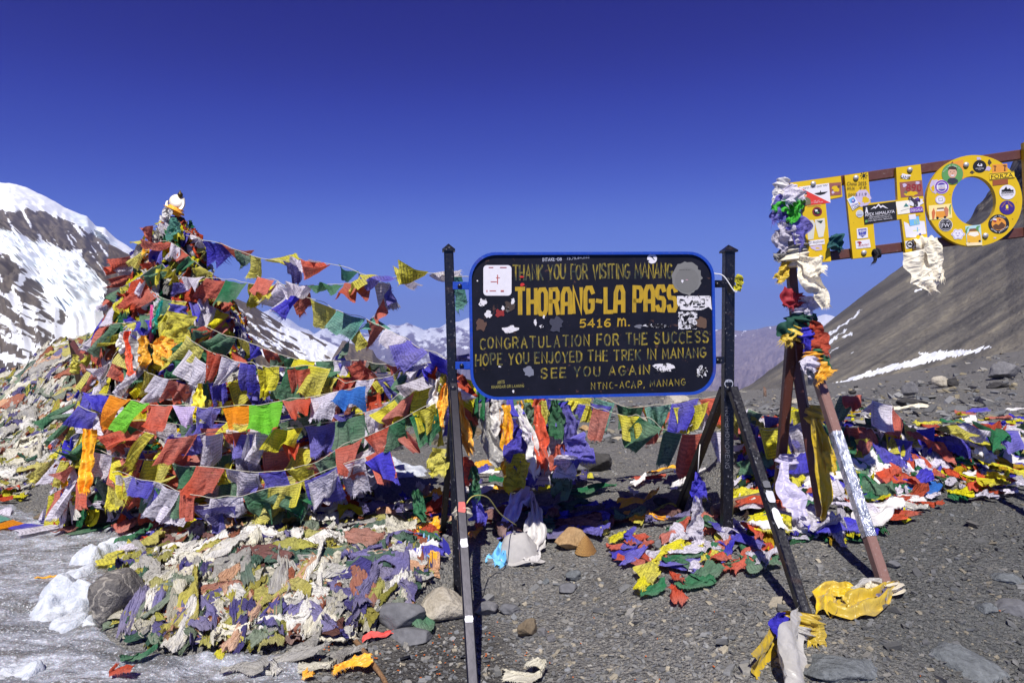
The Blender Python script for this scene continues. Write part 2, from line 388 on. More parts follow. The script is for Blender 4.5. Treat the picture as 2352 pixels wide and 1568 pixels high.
def m_mount(name, rockA, rockB, snow=(.86, .88, .92), ns=.004, stre=(1, 1, 1)):
    g = G(name); p = g.mapping(g.co(), stre); n = g.noise(ns, 8, .65, p); n2 = g.noise(ns * 6, 6, .65, p)
    rock = g.ramp(g.m_('ADD', g.m_('MULTIPLY', n, .55), g.m_('MULTIPLY', n2, .45)), [(.33, rockA), (.62, rockB)])
    s = g.attr('snow')
    n3 = g.noise(ns * 22, 4, .65, p); k = g.ramp(g.m_('ADD', s, g.m_('ADD', g.m_('MULTIPLY', g.m_('SUBTRACT', n2, .5), .4), g.m_('MULTIPLY', g.m_('SUBTRACT', n3, .5), .5))), [(.42, 0.0), (.58, 1.0)])
    base = g.mix(k, rock, snow)
    bl = g.attr('blueice'); base = g.mix(g.m_('MULTIPLY', bl, g.ramp(n2, [(.4, 0.0), (.7, .7)])), base, S(176, 204, 222))
    h = g.m_('ADD', n, g.m_('MULTIPLY', n2, .4))
    return g.fin(base, .85, g.bump(h, .55, .6 / ns * .04), spec=.1)
def m_metal(name, c, rough=.35, scal=.3):
    g = G(name); n = g.noise(60, 4, .7); n2 = g.noise(7, 5)
    base = g.mix(g.ramp(n, [(.62, 0.0), (.72, scal)]), c, S(196, 196, 204))
    base = g.mix(g.ramp(n2, [(.6, 0.0), (.75, .35)]), base, S(96, 66, 48))
    return g.fin(base, g.ramp(n, [(.3, rough - .08), (.7, rough + .2)]), g.bump(n, .35, .004), spec=.55)
BLACKM = m_metal('black_enamel', S(16, 16, 24), .3, .5)
BLUEM = m_metal('blue_enamel', S(16, 64, 168), .4, .15)
BROWNM = m_metal('brown_paint', S(92, 52, 42), .38, .25)
BROWNL = m_metal('sunlit_brown_paint', S(132, 100, 90), .3, .3)  # brown paint lightened, sun reflection on the right leg put into its colour
BOLT = plain('bolt_steel', S(190, 188, 184), .5, .5)
def m_yellow():
    g = G('yellow_board_paint'); n = g.noise(9, 6, .7); f = g.noise(40, 4, .6)
    base = g.mix(g.ramp(n, [(.35, 0.0), (.7, .3)]), S(222, 184, 8), S(190, 150, 10))
    base = g.mix(g.ramp(f, [(.68, 0.0), (.72, .8)]), base, S(92, 66, 20))
    return g.fin(base, .45, g.bump(n, .2, .005), spec=.4)
YELM = m_yellow()
def m_panel():
    g = G('black_sign_paint'); n = g.noise(5, 6, .65); f = g.noise(26, 5, .65); ff = g.noise(110, 2)
    base = g.ramp(n, [(.3, S(10, 10, 16)), (.7, S(26, 25, 36))])
    base = g.mix(g.ramp(f, [(.64, 0.0), (.69, .7)]), base, S(92, 66, 54))
    base = g.mix(g.ramp(ff, [(.74, 0.0), (.78, .6)]), base, S(120, 118, 124))
    return g.fin(base, .42, g.bump(n, .15, .004), spec=.3)
PANELM = m_panel()
def m_brush():
    g = G('yellow_brush_paint'); n = g.noise(16, 4, .6, g.mapping(g.co(), (5, 1, 1))); n2 = g.noise(9, 3)
    base = g.mix(g.ramp(g.m_('ADD', n, g.m_('MULTIPLY', n2, .5)), [(.56, 0.0), (.86, 1.0)]), S(178, 154, 42), S(48, 58, 52))
    return g.fin(base, .5, spec=.3)
BRUSH = m_brush()
def m_brush2():
    g = G('gold_brush_paint'); n = g.noise(14, 4, .6, g.mapping(g.co(), (5, 1, 1))); n2 = g.noise(30, 3)
    base = g.mix(g.ramp(n, [(.45, 0.0), (.75, .55)]), S(186, 150, 36), S(104, 98, 54))
    base = g.mix(g.ramp(n2, [(.68, 0.0), (.74, .7)]), base, S(30, 28, 34))
    return g.fin(base, .5, spec=.3)
BRUSH2 = m_brush2()
_FL = {}
def flat(c, rough=.5):
    k = tuple(round(x, 3) for x in c) + (rough,)
    if k not in _FL: _FL[k] = plain('print_%02x%02x%02x' % tuple(int(min(1, x) * 255) for x in c), c, rough, var=.08, scale=40, bump=.05)
    return _FL[k]
GOLD = plain('gilt_metal', S(255, 246, 222), .62, .85, .08, 40, .3)
WOOD = m_rock('weathered_wood', S(110, 82, 58), S(156, 122, 88), sc=14)
RUST = m_rock('rusty_steel', S(98, 66, 48), S(150, 132, 120), sc=14)
CORDM = plain('cord_fibre', S(196, 190, 170), .9)

def m_torn(name, c, th):
    g = G(name); n = g.noise(34, 5, .7, dist=.6); base = g.mix(g.ramp(n, [(th, 0.0), (th + .03, 1.0)]), c, S(18, 17, 24))
    return g.fin(g.mix(g.ramp(g.noise(90, 3), [(.6, 0.0), (.7, .5)]), base, S(120, 116, 112)), .6, g.bump(n, .2, .003), spec=.2)
TORN = m_torn('torn_white_paper', S(222, 218, 220), .56); TORN2 = m_torn('scraped_white_paper', S(214, 212, 214), .47)
# ------------------------------------------------------------ ground shape
_gc = [(300,1568,3.2),(1176,1568,3.2),(2300,1560,3.0),(1055,1381,4.15),(1668,1245,4.35),(1858,1430,3.35),(2045,1360,3.58),(1897,1220,4.41),
       (1785,1165,4.75),(1250,1120,6.2),(1400,1050,7.3),(1400,960,10.3),(1730,906,24),(1900,893,24),(2352,1000,7.8),(2352,900,12.3),(2352,838,17.8),(2352,806,25),
       (2150,864,22),(2080,930,11.5),(450,1150,5.9),(100,1250,5.3),(100,1130,6.8),(20,1010,9),(0,862,25),(450,1490,3.62),(2200,1400,3.4),(1400,1400,3.84),
       (1300,1250,4.85),(60,1400,4.05),(640,1180,5.6),(900,1120,6.0),(900,1000,9.0),(300,1420,3.95),(-300,1300,4.6),(-300,1000,8.6),(2800,1400,3.2),(2800,1000,7.4),(2800,880,13),(1000,940,13),(700,930,14),
       (-300,872,25),(900,905,24),(500,900,24),(1300,906,24)]
GC = np.array([at(*q) for q in _gc])
GC = np.vstack([GC, [(-2, 1.2, -.05), (0, 1.2, -.05), (2, 1.2, .05), (-1.5, 2.2, -.03), (1.5, 2.2, .05)]])
def _tps_k(r): return np.where(r > 0, r * r * np.log(r + 1e-12), 0)
def _wx(x, y):                                # log-ish depth so that near detail and far slopes are both stable
    x, y = np.asarray(x, float), np.asarray(y, float); l = np.log(np.maximum(y, .6) + 1.0); return x / (np.maximum(y, .6) + 1.0) * 2.0, l * 1.6
_gx, _gy = _wx(GC[:, 0], GC[:, 1]); _tn = len(GC)
_K = _tps_k(np.hypot(_gx[:, None] - _gx[None], _gy[:, None] - _gy[None])) + np.eye(_tn) * .004
_P = np.stack([np.ones(_tn), _gx, _gy], 1)
_A = np.zeros((_tn + 3, _tn + 3)); _A[:_tn, :_tn] = _K; _A[:_tn, _tn:] = _P; _A[_tn:, :_tn] = _P.T
_sol = np.linalg.solve(_A, np.concatenate([GC[:, 2], np.zeros(3)]))
def segbump(x, y, pts, wn, wf, amp):
    """a rounded bank along a polyline: wn = half width towards the viewer, wf = away"""
    best = np.full(np.shape(x), 0.0)
    for (x0, y0, a0), (x1, y1, a1) in zip(pts[:-1], pts[1:]):
        dx, dy = x1 - x0, y1 - y0; t = np.clip(((x - x0) * dx + (y - y0) * dy) / (dx * dx + dy * dy), 0, 1)
        qx, qy = x - x0 - t * dx, y - y0 - t * dy; near = qy < 0
        d = np.hypot(qx, qy) / np.where(near, wn, wf)
        best = np.maximum(best, (a0 + (a1 - a0) * t) * np.exp(-d ** 2.4 * 1.2))
    return best * amp
def _xz(px, py, d): q = at(px, py, d); return q[0], q[1]
LH = [(*_xz(300, 800, 8.6), .9), (*_xz(205, 745, 9.2), 1.32), (*_xz(120, 800, 9.5), .98), (*_xz(0, 865, 9.8), .66), (*_xz(-160, 890, 10.2), .5), (*_xz(-400, 900, 10.8), .3)]
RH = [(*_xz(1720, 990, 5.7), .28), (*_xz(1830, 1000, 5.6), .42), (*_xz(1980, 1000, 5.6), .4), (*_xz(2200, 1000, 5.9), .22), (*_xz(2420, 1000, 6.2), .24), (*_xz(2700, 1000, 6.6), .2)]
NM = [(*_xz(420, 1390, 4.0), .16), (*_xz(620, 1340, 4.15), .25), (*_xz(860, 1330, 4.25), .2)]
def gz(x, y):
    x, y = np.asarray(x, float), np.asarray(y, float)
    a, b = _wx(x, np.clip(y, .8, 26))
    sh = np.shape(a); a, b = a.ravel(), b.ravel(); r = np.empty(a.shape)
    for i in range(0, len(a), 20000):
        s = slice(i, i + 20000)
        r[s] = _tps_k(np.hypot(a[s][:, None] - _gx, b[s][:, None] - _gy)) @ _sol[:_tn] + _sol[_tn] + _sol[_tn + 1] * a[s] + _sol[_tn + 2] * b[s]
    r = r.reshape(sh)
    r = r + segbump(x, y, LH, 1.15, .8, 1.0) + segbump(x, y, RH, .42, .35, 1.0) + segbump(x, y, NM, .42, .8, 1.0)
    r = r - np.maximum(y - 26, 0) * .16 + np.where(y > 27, 0, 0)
    r = r + (fbm(x * 1.6, y * 1.6, 0, 4, 3) - .5) * .07 + (fbm(x * 9, y * 9, 0, 3, 9) - .5) * .018
    return r
_D = np.concatenate([np.linspace(1.6, 8, 260), np.linspace(8.03, 30, 240)])
def gp(px, py, lift=0.0):
    x, z = ray(px, py); g = gz(x * _D, _D); k = np.nonzero(EYE + z * _D <= g)[0]
    d = _D[k[0]] if len(k) else 26.0
    return np.array((x * d, d, float(gz(x * d, d)) + lift))
def gnorm(x, y, e=.06):
    return nz((-(gz(x + e, y) - gz(x - e, y)) / (2 * e), -(gz(x, y + e) - gz(x, y - e)) / (2 * e), 1.0))
NR, NC = 420, 420
_yy = 1.0 * np.exp(np.linspace(0, math.log(90), NR)); _tt = np.linspace(-1.35, 1.35, NC)
_Y, _T = np.meshgrid(_yy, _tt, indexing='ij'); _X = _T * (_Y + 1.2)
_Z = gz(_X, _Y)
def wetmask(x, y):
    px, py = proj(np.stack([x, y, gz(x, y)], -1)); n = (fbm(px / 60, py / 45, 0, 4, 5) - .5) * 120
    m = sstep(60, -40, np.hypot((px - 960) / 1.5, (py - 1530)) - 130 + n) * .8
    return np.maximum(m, sstep(.62, .8, fbm(px / 140, py / 90, 0, 4, 8)) * .35)
def darkmask(x, y, z):                        # the shale is darker and greener to the right
    u = x / np.maximum(y, .5) + (fbm(x * 2, y * 2, 0, 4, 88) - .5) * .35
    return sstep(.28, .55, u) * sstep(7.5, 4.5, y)
mk('ground', np.stack([_X, _Y, _Z], -1), grid_f(NR, NC), m_ground(), kind='structure', attr={'wet': wetmask(_X, _Y), 'dark': darkmask(_X, _Y, _Z)})
# ------------------------------------------------------------ ice sheet and melting snow
ICE = [(-700,1150),(0,1150),(120,1195),(230,1195),(330,1235),(330,1290),(235,1330),(200,1420),(285,1490),(420,1500),(640,1500),(720,1520),(760,1640),(-900,1800)]
_yy2 = np.linspace(2.4, 6.6, 260); _xx2 = np.linspace(-5.2, -.5, 300)
_X2, _Y2 = np.meshgrid(_xx2, _yy2, indexing='ij'); _Z2 = gz(_X2, _Y2)
_px, _py = proj(np.stack([_X2, _Y2, _Z2], -1))
_wx_, _wy_ = _px + (fbm(_X2 * 3, _Y2 * 3, 0, 4, 31) - .5) * 90, _py + (fbm(_X2 * 3, _Y2 * 3, 4.4, 4, 32) - .5) * 60
_m = inpoly(_wx_, _wy_, ICE).astype(float)
for _ in range(6):
    _m[1:-1, 1:-1] = (_m[1:-1, 1:-1] * 2 + _m[:-2, 1:-1] + _m[2:, 1:-1] + _m[1:-1, :-2] + _m[1:-1, 2:]) / 6
_zi = _Z2 - .02 + _m * .045 + (fbm(_X2 * 6, _Y2 * 10, 0, 4, 41) - .5) * .035 * _m + (fbm(_X2 * 25, _Y2 * 25, 0, 2, 42) - .5) * .012 * _m
_keep = _m > .12
_f = [q for q in grid_f(300, 260, flip=True) if _keep.ravel()[list(q)].all()]
mk('ice', np.stack([_X2, _Y2, _zi], -1), [q[::-1] for q in _f], m_ice(), kind='structure')
SNOWM = m_snow()
def snowpatch(lumps, seed, name='snow', n=110, box=None):
    """lumps: (px, py, radius px, height m): one sheet of melting snow with rounded humps"""
    C = [(gp(a, b), r, h) for a, b, r, h in lumps]; P = np.array([c[0] for c in C]); rad = np.array([r * c[1] / F for c, r, h in C])
    x0, x1 = (P[:, 0] - rad * 1.6).min(), (P[:, 0] + rad * 1.6).max(); y0, y1 = (P[:, 1] - rad * 3).min(), (P[:, 1] + rad * 3).max()
    X, Y = np.meshgrid(np.linspace(x0, x1, n), np.linspace(y0, y1, n), indexing='ij'); H = np.zeros_like(X)
    wx, wy = X + (fbm(X * 9, Y * 9, 0, 3, seed) - .5) * .12, Y + (fbm(X * 9, Y * 9, 3, 3, seed + 1) - .5) * .12
    for (c, r, h), q in zip(C, rad):
        d = np.hypot((wx - c[0]) / q, (wy - c[1]) / (q * 1.25)); H = np.maximum(H, h * np.sqrt(np.clip(1 - d ** 2, 0, 1)))
    for _ in range(2): H[1:-1, 1:-1] = (H[1:-1, 1:-1] * 2 + H[:-2, 1:-1] + H[2:, 1:-1] + H[1:-1, :-2] + H[1:-1, 2:]) / 6
    H = H * (.55 + .85 * fbm(X * 13, Y * 13, 0, 3, seed + 2))
    H[1:-1, 1:-1] = (H[1:-1, 1:-1] * 2 + H[:-2, 1:-1] + H[2:, 1:-1] + H[1:-1, :-2] + H[1:-1, 2:]) / 6; H = H + (fbm(X * 40, Y * 40, 0, 2, seed) - .5) * .008
    Z = gz(X, Y) - .02 + H; k = (H > .012).ravel()
    mk(name, np.stack([X, Y, Z], -1), [q for q in grid_f(n, n) if k[list(q)].any()], SNOWM, kind='structure')
snowpatch([(218,1292,42,.16),(262,1266,36,.12),(300,1252,24,.09),(190,1322,34,.08),(150,1350,26,.06),(240,1285,30,.13)], 3)
snowpatch([(135,1398,44,.15),(178,1408,34,.13),(108,1425,26,.09),(160,1446,32,.09),(92,1450,18,.05),(202,1440,20,.06),(140,1425,34,.1)], 4)
snowpatch([(60,1562,44,.09),(20,1560,40,.07)], 5)
snowpatch([(283,1518,12,.03)], 6)
snowpatch([(860,1075,70,.12),(930,1085,50,.08),(800,1100,40,.06)], 7)
# ------------------------------------------------------------ mountains, each at its own distance
def mountain(name, ridge, foot, nu, nv, mat, seed, amp, snowf, bluef=None, crag=0, power=1.0, back=.25, freq=1.0, label=None, extra=None):
    rx = np.array([r[0] for r in ridge], float); fx = np.array([r[0] for r in foot], float)
    us = np.linspace(rx[0], rx[-1], nu); vs = np.concatenate([np.linspace(0, 1, nv), 1 + np.linspace(.04, back, 8)])
    rp = [np.interp(us, rx, [r[k] for r in ridge]) for k in (1, 2)]; fp = [np.interp(us, fx, [r[k] for r in foot]) for k in (1, 2)]
    ry = rp[0] + (fbm(us / 22, 0 * us, 0, 5, seed) - .5) * crag
    R = np.array([at(u, a, b) for u, a, b in zip(us, rp[0], rp[1])]); RZ = np.array([at(u, a, b) for u, a, b in zip(us, ry, rp[1])])[:, 2] - R[:, 2]
    Fo = np.array([at(u, a, b) for u, a, b in zip(us, fp[0], fp[1])])
    V = np.zeros((nu, len(vs), 3))
    for j, v in enumerate(vs):
        if v <= 1:
            h = v ** power; P = Fo + (R - Fo) * v; P[:, 2] = Fo[:, 2] + (R[:, 2] - Fo[:, 2]) * h
        else:
            P = R + (R - Fo) * (v - 1) * np.array((1, 1, 0)); P[:, 2] = R[:, 2] - (R[:, 2] - Fo[:, 2]) * (v - 1) * 2.0
        P[:, 2] += RZ * math.exp(-abs(v - 1) * 14)
        V[:, j] = P
    sc = np.linalg.norm(R - Fo, axis=1).mean(); U, VV = np.meshgrid(us, vs, indexing='ij')
    n = fbm(U / 60 * freq, VV * 5 * freq, 0, 6, seed + 3, True) - .55 + .6 * (fbm(U / 16 * freq, VV * 12 * freq, 0, 5, seed + 9, True) - .5)
    fade = np.clip(1 - VV, 0, 1) ** .6 * np.clip(VV * 6, 0, 1); fade = np.maximum(fade, .02)
    D = amp * sc * n * fade
    if extra is not None:
        PX, PY = proj(V); D = D + extra(PX, PY, VV) * sc
    V[..., 1] -= D * .75; V[..., 2] += D * .45
    PX, PY = proj(V)
    s = np.clip(snowf(PX, PY, VV, n), 0, 1); bl = bluef(PX, PY, VV) if bluef else np.zeros_like(s)
    return mk(name, V, grid_f(nu, len(vs)), mat, kind='structure', attr={'snow': s, 'blueice': bl})
def Z1(*p): return [(a * .32966, 373.2 + b * .32966) for a, b in p]
ROCKS = [Z1((-300,330),(0,325),(90,345),(180,322),(300,350),(440,375),(520,430),(620,500),(700,470),(800,600),(900,640),(1010,640),(1100,800),(1100,1200),(960,900),(830,990),(775,990),(770,880),(690,790),(600,720),(560,620),(470,610),(380,575),(270,545),(150,510),(0,450),(-300,380)),
         Z1((-400,560),(0,610),(60,650),(130,720),(155,775),(90,830),(80,900),(40,930),(0,900),(-300,800)), Z1((95,905),(200,790),(290,860),(280,930),(330,960),(250,1000),(150,960)),
         Z1((230,1070),(350,980),(410,990),(480,1080),(400,1120),(300,1120)), Z1((-300,900),(0,930),(60,950),(150,1060),(250,1180),(375,1240),(350,1262),(230,1220),(100,1140),(0,1100),(-300,1000)),
         Z1((-300,1100),(0,1215),(100,1280),(290,1380),(270,1400),(0,1310),(-300,1200)), Z1((-300,1380),(0,1395),(120,1410),(230,1440),(400,1700),(-300,1700)),
         Z1((0,1050),(120,1170),(200,1240),(330,1300),(260,1290),(90,1200))]
def snow_left(px, py, v, n):
    w = (fbm(px / 26, py / 26, 0, 5, 77) - .5) * 26; w2 = (fbm(px / 26, py / 26, 9, 5, 78) - .5) * 22
    rock = np.zeros(px.shape)
    for p in ROCKS: rock = np.maximum(rock, inpoly(px + w, py + w2, p))
    gull = sstep(.60, .68, fbm((px - py * .45) / 11, py / 70, 0, 4, 79)) * (px < 190) + sstep(.62, .7, fbm((px - py * .72) / 7, (py + px) / 90, 0, 4, 80)) * (px >= 150)
    s = 1 - rock * (1 - .85 * np.clip(gull, 0, 1))
    low = sstep(.5, .6, fbm((px + py * 1.4) / 130, (py - px * .55) / 9, 0, 4, 81)) * (py > 660) * (px < 130)
    return np.clip(s * .9 - low * .5 * (1 - rock) * (py > 700) + low * .6 * rock * (py > 660), 0.05, .98)
def blue_left(px, py, v):
    gl = Z1((0, 450), (270, 560), (560, 640), (770, 900), (790, 1000), (600, 1080), (480, 1060), (290, 860), (130, 690), (0, 600))
    top = Z1((440, 350), (580, 350), (690, 480), (820, 560), (800, 610), (660, 510), (560, 450))
    return np.maximum(inpoly(px, py, gl) * .8, inpoly(px, py, top))
def rough_left(px, py, v):
    gl = inpoly(px, py, Z1((0, 450), (270, 560), (560, 640), (770, 900), (790, 1000), (600, 1080), (480, 1060), (290, 860), (130, 690), (0, 600)))
    return gl * (fbm(px / 9, py / 6, 0, 3, 91, True) - .5) * .02
MLEFT = m_mount('mountain_left_surface', S(70, 67, 66), S(116, 107, 98), (.84, .86, .90), .012)
mountain('snow_mountain', [(-900,250,1900),(-300,350,1850),(0,418,1800),(30,422,1800),(60,430,1800),(110,455,1780),(150,478,1760),(187,492,1750),(200,496,1750),(220,520,1740),(240,522,1740),(262,545,1730),(300,570,1700),(335,590,1680),(400,628,1640),(470,668,1600),(560,720,1560),(700,820,1500),(800,880,1500)],
         [(-900,900,300),(0,880,330),(400,900,380),(800,960,450)], 420, 260, MLEFT, 5, .035, snow_left, blue_left, 5, 1.0, extra=rough_left)
def snow_mid(px, py, v, n):
    a = fbm((px * .62 + py * .95) / 46, (py - px * .62) / 7.5, 0, 5, 61); b = fbm(px / 30, py / 30, 0, 4, 62)
    k = sstep(.44, .56, a + (b - .5) * .5 + (px - 640) / 900)
    patch = inpoly(px + (b - .5) * 8, py, [(513,730),(520,733),(555,775),(550,778),(538,775),(524,755)])
    rocky = sstep(700, 560, px + (py - 700) * .5)
    return np.clip(np.maximum(k * .85 - rocky * .45 + .1, patch), .02, .95)
mountain('snow_ridge', [(250,560,760),(400,640,760),(465,664,780),(489,667,780),(518,675,790),(556,692,790),(575,697,800),(606,719,810),(635,737,820),(664,752,830),(694,762,840),(723,771,860),(752,784,870),(782,799,880),(834,829,900),(900,870,930),(1000,930,980)],
         [(250,960,160),(600,960,180),(1000,980,240)], 380, 160, m_mount('ridge_surface', S(70, 64, 60), S(112, 100, 88), (.85, .87, .92), .02), 15, .03, snow_mid, None, 5)
mountain('crag', [(745,850,560),(775,800,560),(786,782,560),(800,785,560),(815,792,560),(835,798,560),(856,804,560),(870,828,560),(905,870,560),(960,930,560)],
         [(745,960,140),(960,965,140)], 90, 60, m_mount('crag_surface', S(84, 78, 74), S(124, 112, 102), ns=.05), 25, .05, lambda px, py, v, n: 0 * px + .02, None, 9)
def snow_far(px, py, v, n):
    a = fbm(px / 16, py / 12, 0, 5, 51); r = sstep(.5, .62, a + (n) * .5); h = sstep(805, 735, py)
    return np.clip(.18 + h * .5 + n * .55 + (a - .5) * 1.1 + (px < 735) * .3 - .55 * (px > 1250) , .02, .97)
FARM = m_mount('far_range_surface', S(100, 94, 108), S(138, 128, 136), (.86, .88, .93), .0022)
mountain('snow_peaks', [(480,720,9500),(560,716,9500),(606,714,9500),(618,710,9500),(640,727,9500),(662,731,9500),(690,752,9500),(708,757,9500),(722,768,9000),(745,752,9000),(760,757,9000),(780,762,9000),(800,770,9000),(820,764,9000),(850,764,9000),(870,760,9000),(893,744,9000),(915,748,9000),(935,740,9000),(955,750,9000),(975,759,9000),(988,752,9000),(1010,750,9000),(1030,741,9000),(1075,732,9000),(1100,728,9000),(1180,750,9000),(1300,740,9000),(1420,760,9000),(1500,750,9000),(1600,764,9000),(1641,760,9000),(1700,775,9000),(2000,800,9000)],
         [(480,1010,3000),(2000,1010,3000)], 520, 150, FARM, 35, .055, snow_far, None, 7, 1.1, freq=1.4)
def snow_pur(px, py, v, n):
    top = inpoly(px, py, [(1868,735),(1885,720),(1905,720),(1940,735),(1925,752),(1905,758)])
    a = fbm(px / 10, py / 14, 0, 4, 53)
    return np.clip((sstep(.58, .72, a + n * .3) * sstep(28, 4, py - np.interp(px, [1640, 1700, 1750, 1790, 1840], [757, 760, 752, 744, 742]))) * .9 + top * .6 + .02, .02, .95)
mountain('purple_range', [(1480,790,6500),(1560,770,6500),(1641,757,6500),(1660,754,6500),(1700,760,6500),(1735,757,6500),(1760,750,6500),(1775,748,6500),(1800,744,6500),(1840,742,6500),(1868,735,6600),(1880,727,6600),(1895,722,6600),(1912,725,6600),(1935,735,6600),(1990,750,6600),(2100,760,6600)],
         [(1480,1040,2300),(2100,1040,2300)], 300, 130, m_mount('purple_range_surface', S(112, 100, 106), S(150, 138, 138), (.85, .86, .9), .003), 45, .045, snow_pur, None, 4, 1.0, freq=1.2)
# ------------------------------------------------------------ the scree hill on the right
SNP = [[(1900,884),(1935,873),(1990,855),(2050,838),(2095,825),(2118,816),(2112,811),(2160,807),(2230,803),(2265,797),(2287,793),(2262,804),(2245,809),(2195,818),(2130,832),(2060,848),(2000,864),(1940,879)],
       [(1735,905),(1760,899),(1785,896),(1772,902)], [(1872,787),(1900,768),(1940,740),(1976,714),(1982,712),(1960,730),(1920,760)], [(1880,800),(1915,775),(1928,770),(1900,792)],
       [(1922,768),(1940,757),(1948,754),(1930,768)], [(1936,775),(1953,764),(1960,762),(1942,778)], [(2098,668),(2118,660),(2104,672)], [(1905,814),(1922,798),(1928,797)], [(2112,828),(2150,820),(2180,815),(2150,822)], [(1950,812),(1962,804),(1960,808)]]
def snow_hill(px, py, v, n):
    w = (fbm(px / 12, py / 7, 0, 5, 63) - .5) * 14
    s = np.zeros(px.shape)
    for p in SNP: s = np.maximum(s, inpoly(px + w, py + w * .5, p))
    return .02 + s * .95
def crag_hill(px, py, v):
    c = sstep(30, -25, np.abs((px - 2240) * .62 + (py - 475)) - 10 + (fbm(px / 16, py / 16, 0, 4, 64) - .5) * 60) * (px > 2120)
    c = np.maximum(c, sstep(2310, 2350, px + (fbm(px / 16, py / 16, 2, 4, 65) - .5) * 50) * sstep(520, 440, py))
    return c * (fbm(px / 14, py / 14, 0, 5, 66, True) - .3) * .06
def m_scree():
    g = G('scree_hill_surface'); p = g.mapping(g.co(), (1, 1, 1)); n = g.noise(.02, 6, .6)
    st = g.noise(.045, 6, .62, g.mapping(g.co(), (1, 1, 1), (0, 0, 0)), .6)
    str_ = g.attr('streak'); n2 = g.noise(.9, 6, .65); n3 = g.noise(6, 4, .6)
    base = g.ramp(g.m_('ADD', g.m_('MULTIPLY', str_, .75), g.m_('MULTIPLY', st, .25)), [(.3, S(88, 86, 84)), (.5, S(114, 110, 103)), (.7, S(138, 131, 116))])
    base = g.mix(g.ramp(n2, [(.35, .35), (.6, 0.0)]), base, S(72, 70, 70))
    base = g.mix(g.ramp(n3, [(.58, 0.0), (.7, .4)]), base, S(158, 148, 130))
    base = g.mix(g.ramp(g.noise(.5, 5, .7, dist=.5), [(.6, 0.0), (.7, .6)]), base, S(66, 63, 58))
    cr = g.attr('cragm'); base = g.mix(cr, base, g.ramp(g.noise(.15, 7, .7), [(.35, S(50, 48, 46)), (.65, S(112, 104, 94))]))
    s = g.attr('snow'); base = g.mix(g.ramp(g.m_('ADD', s, g.m_('MULTIPLY', g.m_('SUBTRACT', n2, .5), .4)), [(.46, 0.0), (.54, 1.0)]), base, (.86, .88, .92))
    return g.fin(base, .9, g.bump(g.m_('ADD', n2, g.m_('MULTIPLY', n3, .3)), .6, .5), spec=.1)
def hill():
    ridge = [(1640,930,90),(1695,897,95),(1730,880,100),(1760,856,110),(1800,826,120),(1850,785,130),(1900,742,140),(1960,695,150),(2020,650,160),(2080,605,170),(2120,585,175),(2150,560,180),(2185,540,185),(2220,505,188),(2250,470,190),(2280,435,192),(2310,405,195),(2330,370,198),(2352,335,200),(2450,260,205),(2700,120,220),(3000,0,240)]
    foot = [(1640,935,40),(1695,915,36),(1900,905,27),(2352,850,22),(3000,800,20)]
    us = np.linspace(1640, 3000, 420); nv = 240; vs = np.concatenate([np.linspace(0, 1, nv), 1 + np.linspace(.04, .3, 6)])
    rx = [r[0] for r in ridge]; fx = [r[0] for r in foot]
    crg = (fbm(us / 14, 0 * us, 0, 5, 71) - .5) * np.where(us > 2140, 26, 3)
    R = np.array([at(u, np.interp(u, rx, [r[1] for r in ridge]), np.interp(u, rx, [r[2] for r in ridge])) for u in us]); RZ = -crg / F * R[:, 1]
    Fo = np.array([at(u, np.interp(u, fx, [r[1] for r in foot]), np.interp(u, fx, [r[2] for r in foot])) for u in us])
    V = np.zeros((len(us), len(vs), 3))
    for j, v in enumerate(vs):
        if v <= 1:
            k = v ** 1.7; P = Fo + (R - Fo) * k; P[:, 2] = Fo[:, 2] - 1.2 * (1 - v) + (R[:, 2] - Fo[:, 2]) * k ** 1.06
        else:
            P = R + (R - Fo) * (v - 1) * np.array((1, 1, 0)); P[:, 2] = R[:, 2] - (v - 1) * 60
        P[:, 2] += RZ * math.exp(-abs(v - 1) * 16)
        V[:, j] = P
    U, VV = np.meshgrid(us, vs, indexing='ij'); PX, PY = proj(V); d = V[..., 1]
    n = (fbm(PX / 120, PY / 60, 0, 5, 73) - .5) * .012 * d + crag_hill(PX, PY, VV) * d * 1.3 + (fbm((PX + PY * .2) / 14, PY / 8, 0, 4, 74) - .5) * .003 * d
    n = n + (fbm((PX * .62 + PY) / 20, (PX - PY * .62) / 240, 3, 5, 75, True) - .5) * .022 * d
    n *= np.clip(VV * 8, 0, 1) * np.clip((1.02 - VV) * 5, .12, 1)
    V[..., 2] += n * .5; V[..., 1] -= n * .8; PX, PY = proj(V)
    cm = np.clip(crag_hill(PX, PY, VV) * 60, 0, 1)
    stk = fbm((PX * .62 + PY) / 13, (PX - PY * .62) / 260, 0, 5, 75)
    mk('scree_hill', V, grid_f(len(us), len(vs)), m_scree(), kind='structure', attr={'snow': snow_hill(PX, PY, VV, 0), 'streak': stk, 'cragm': cm})
hill()
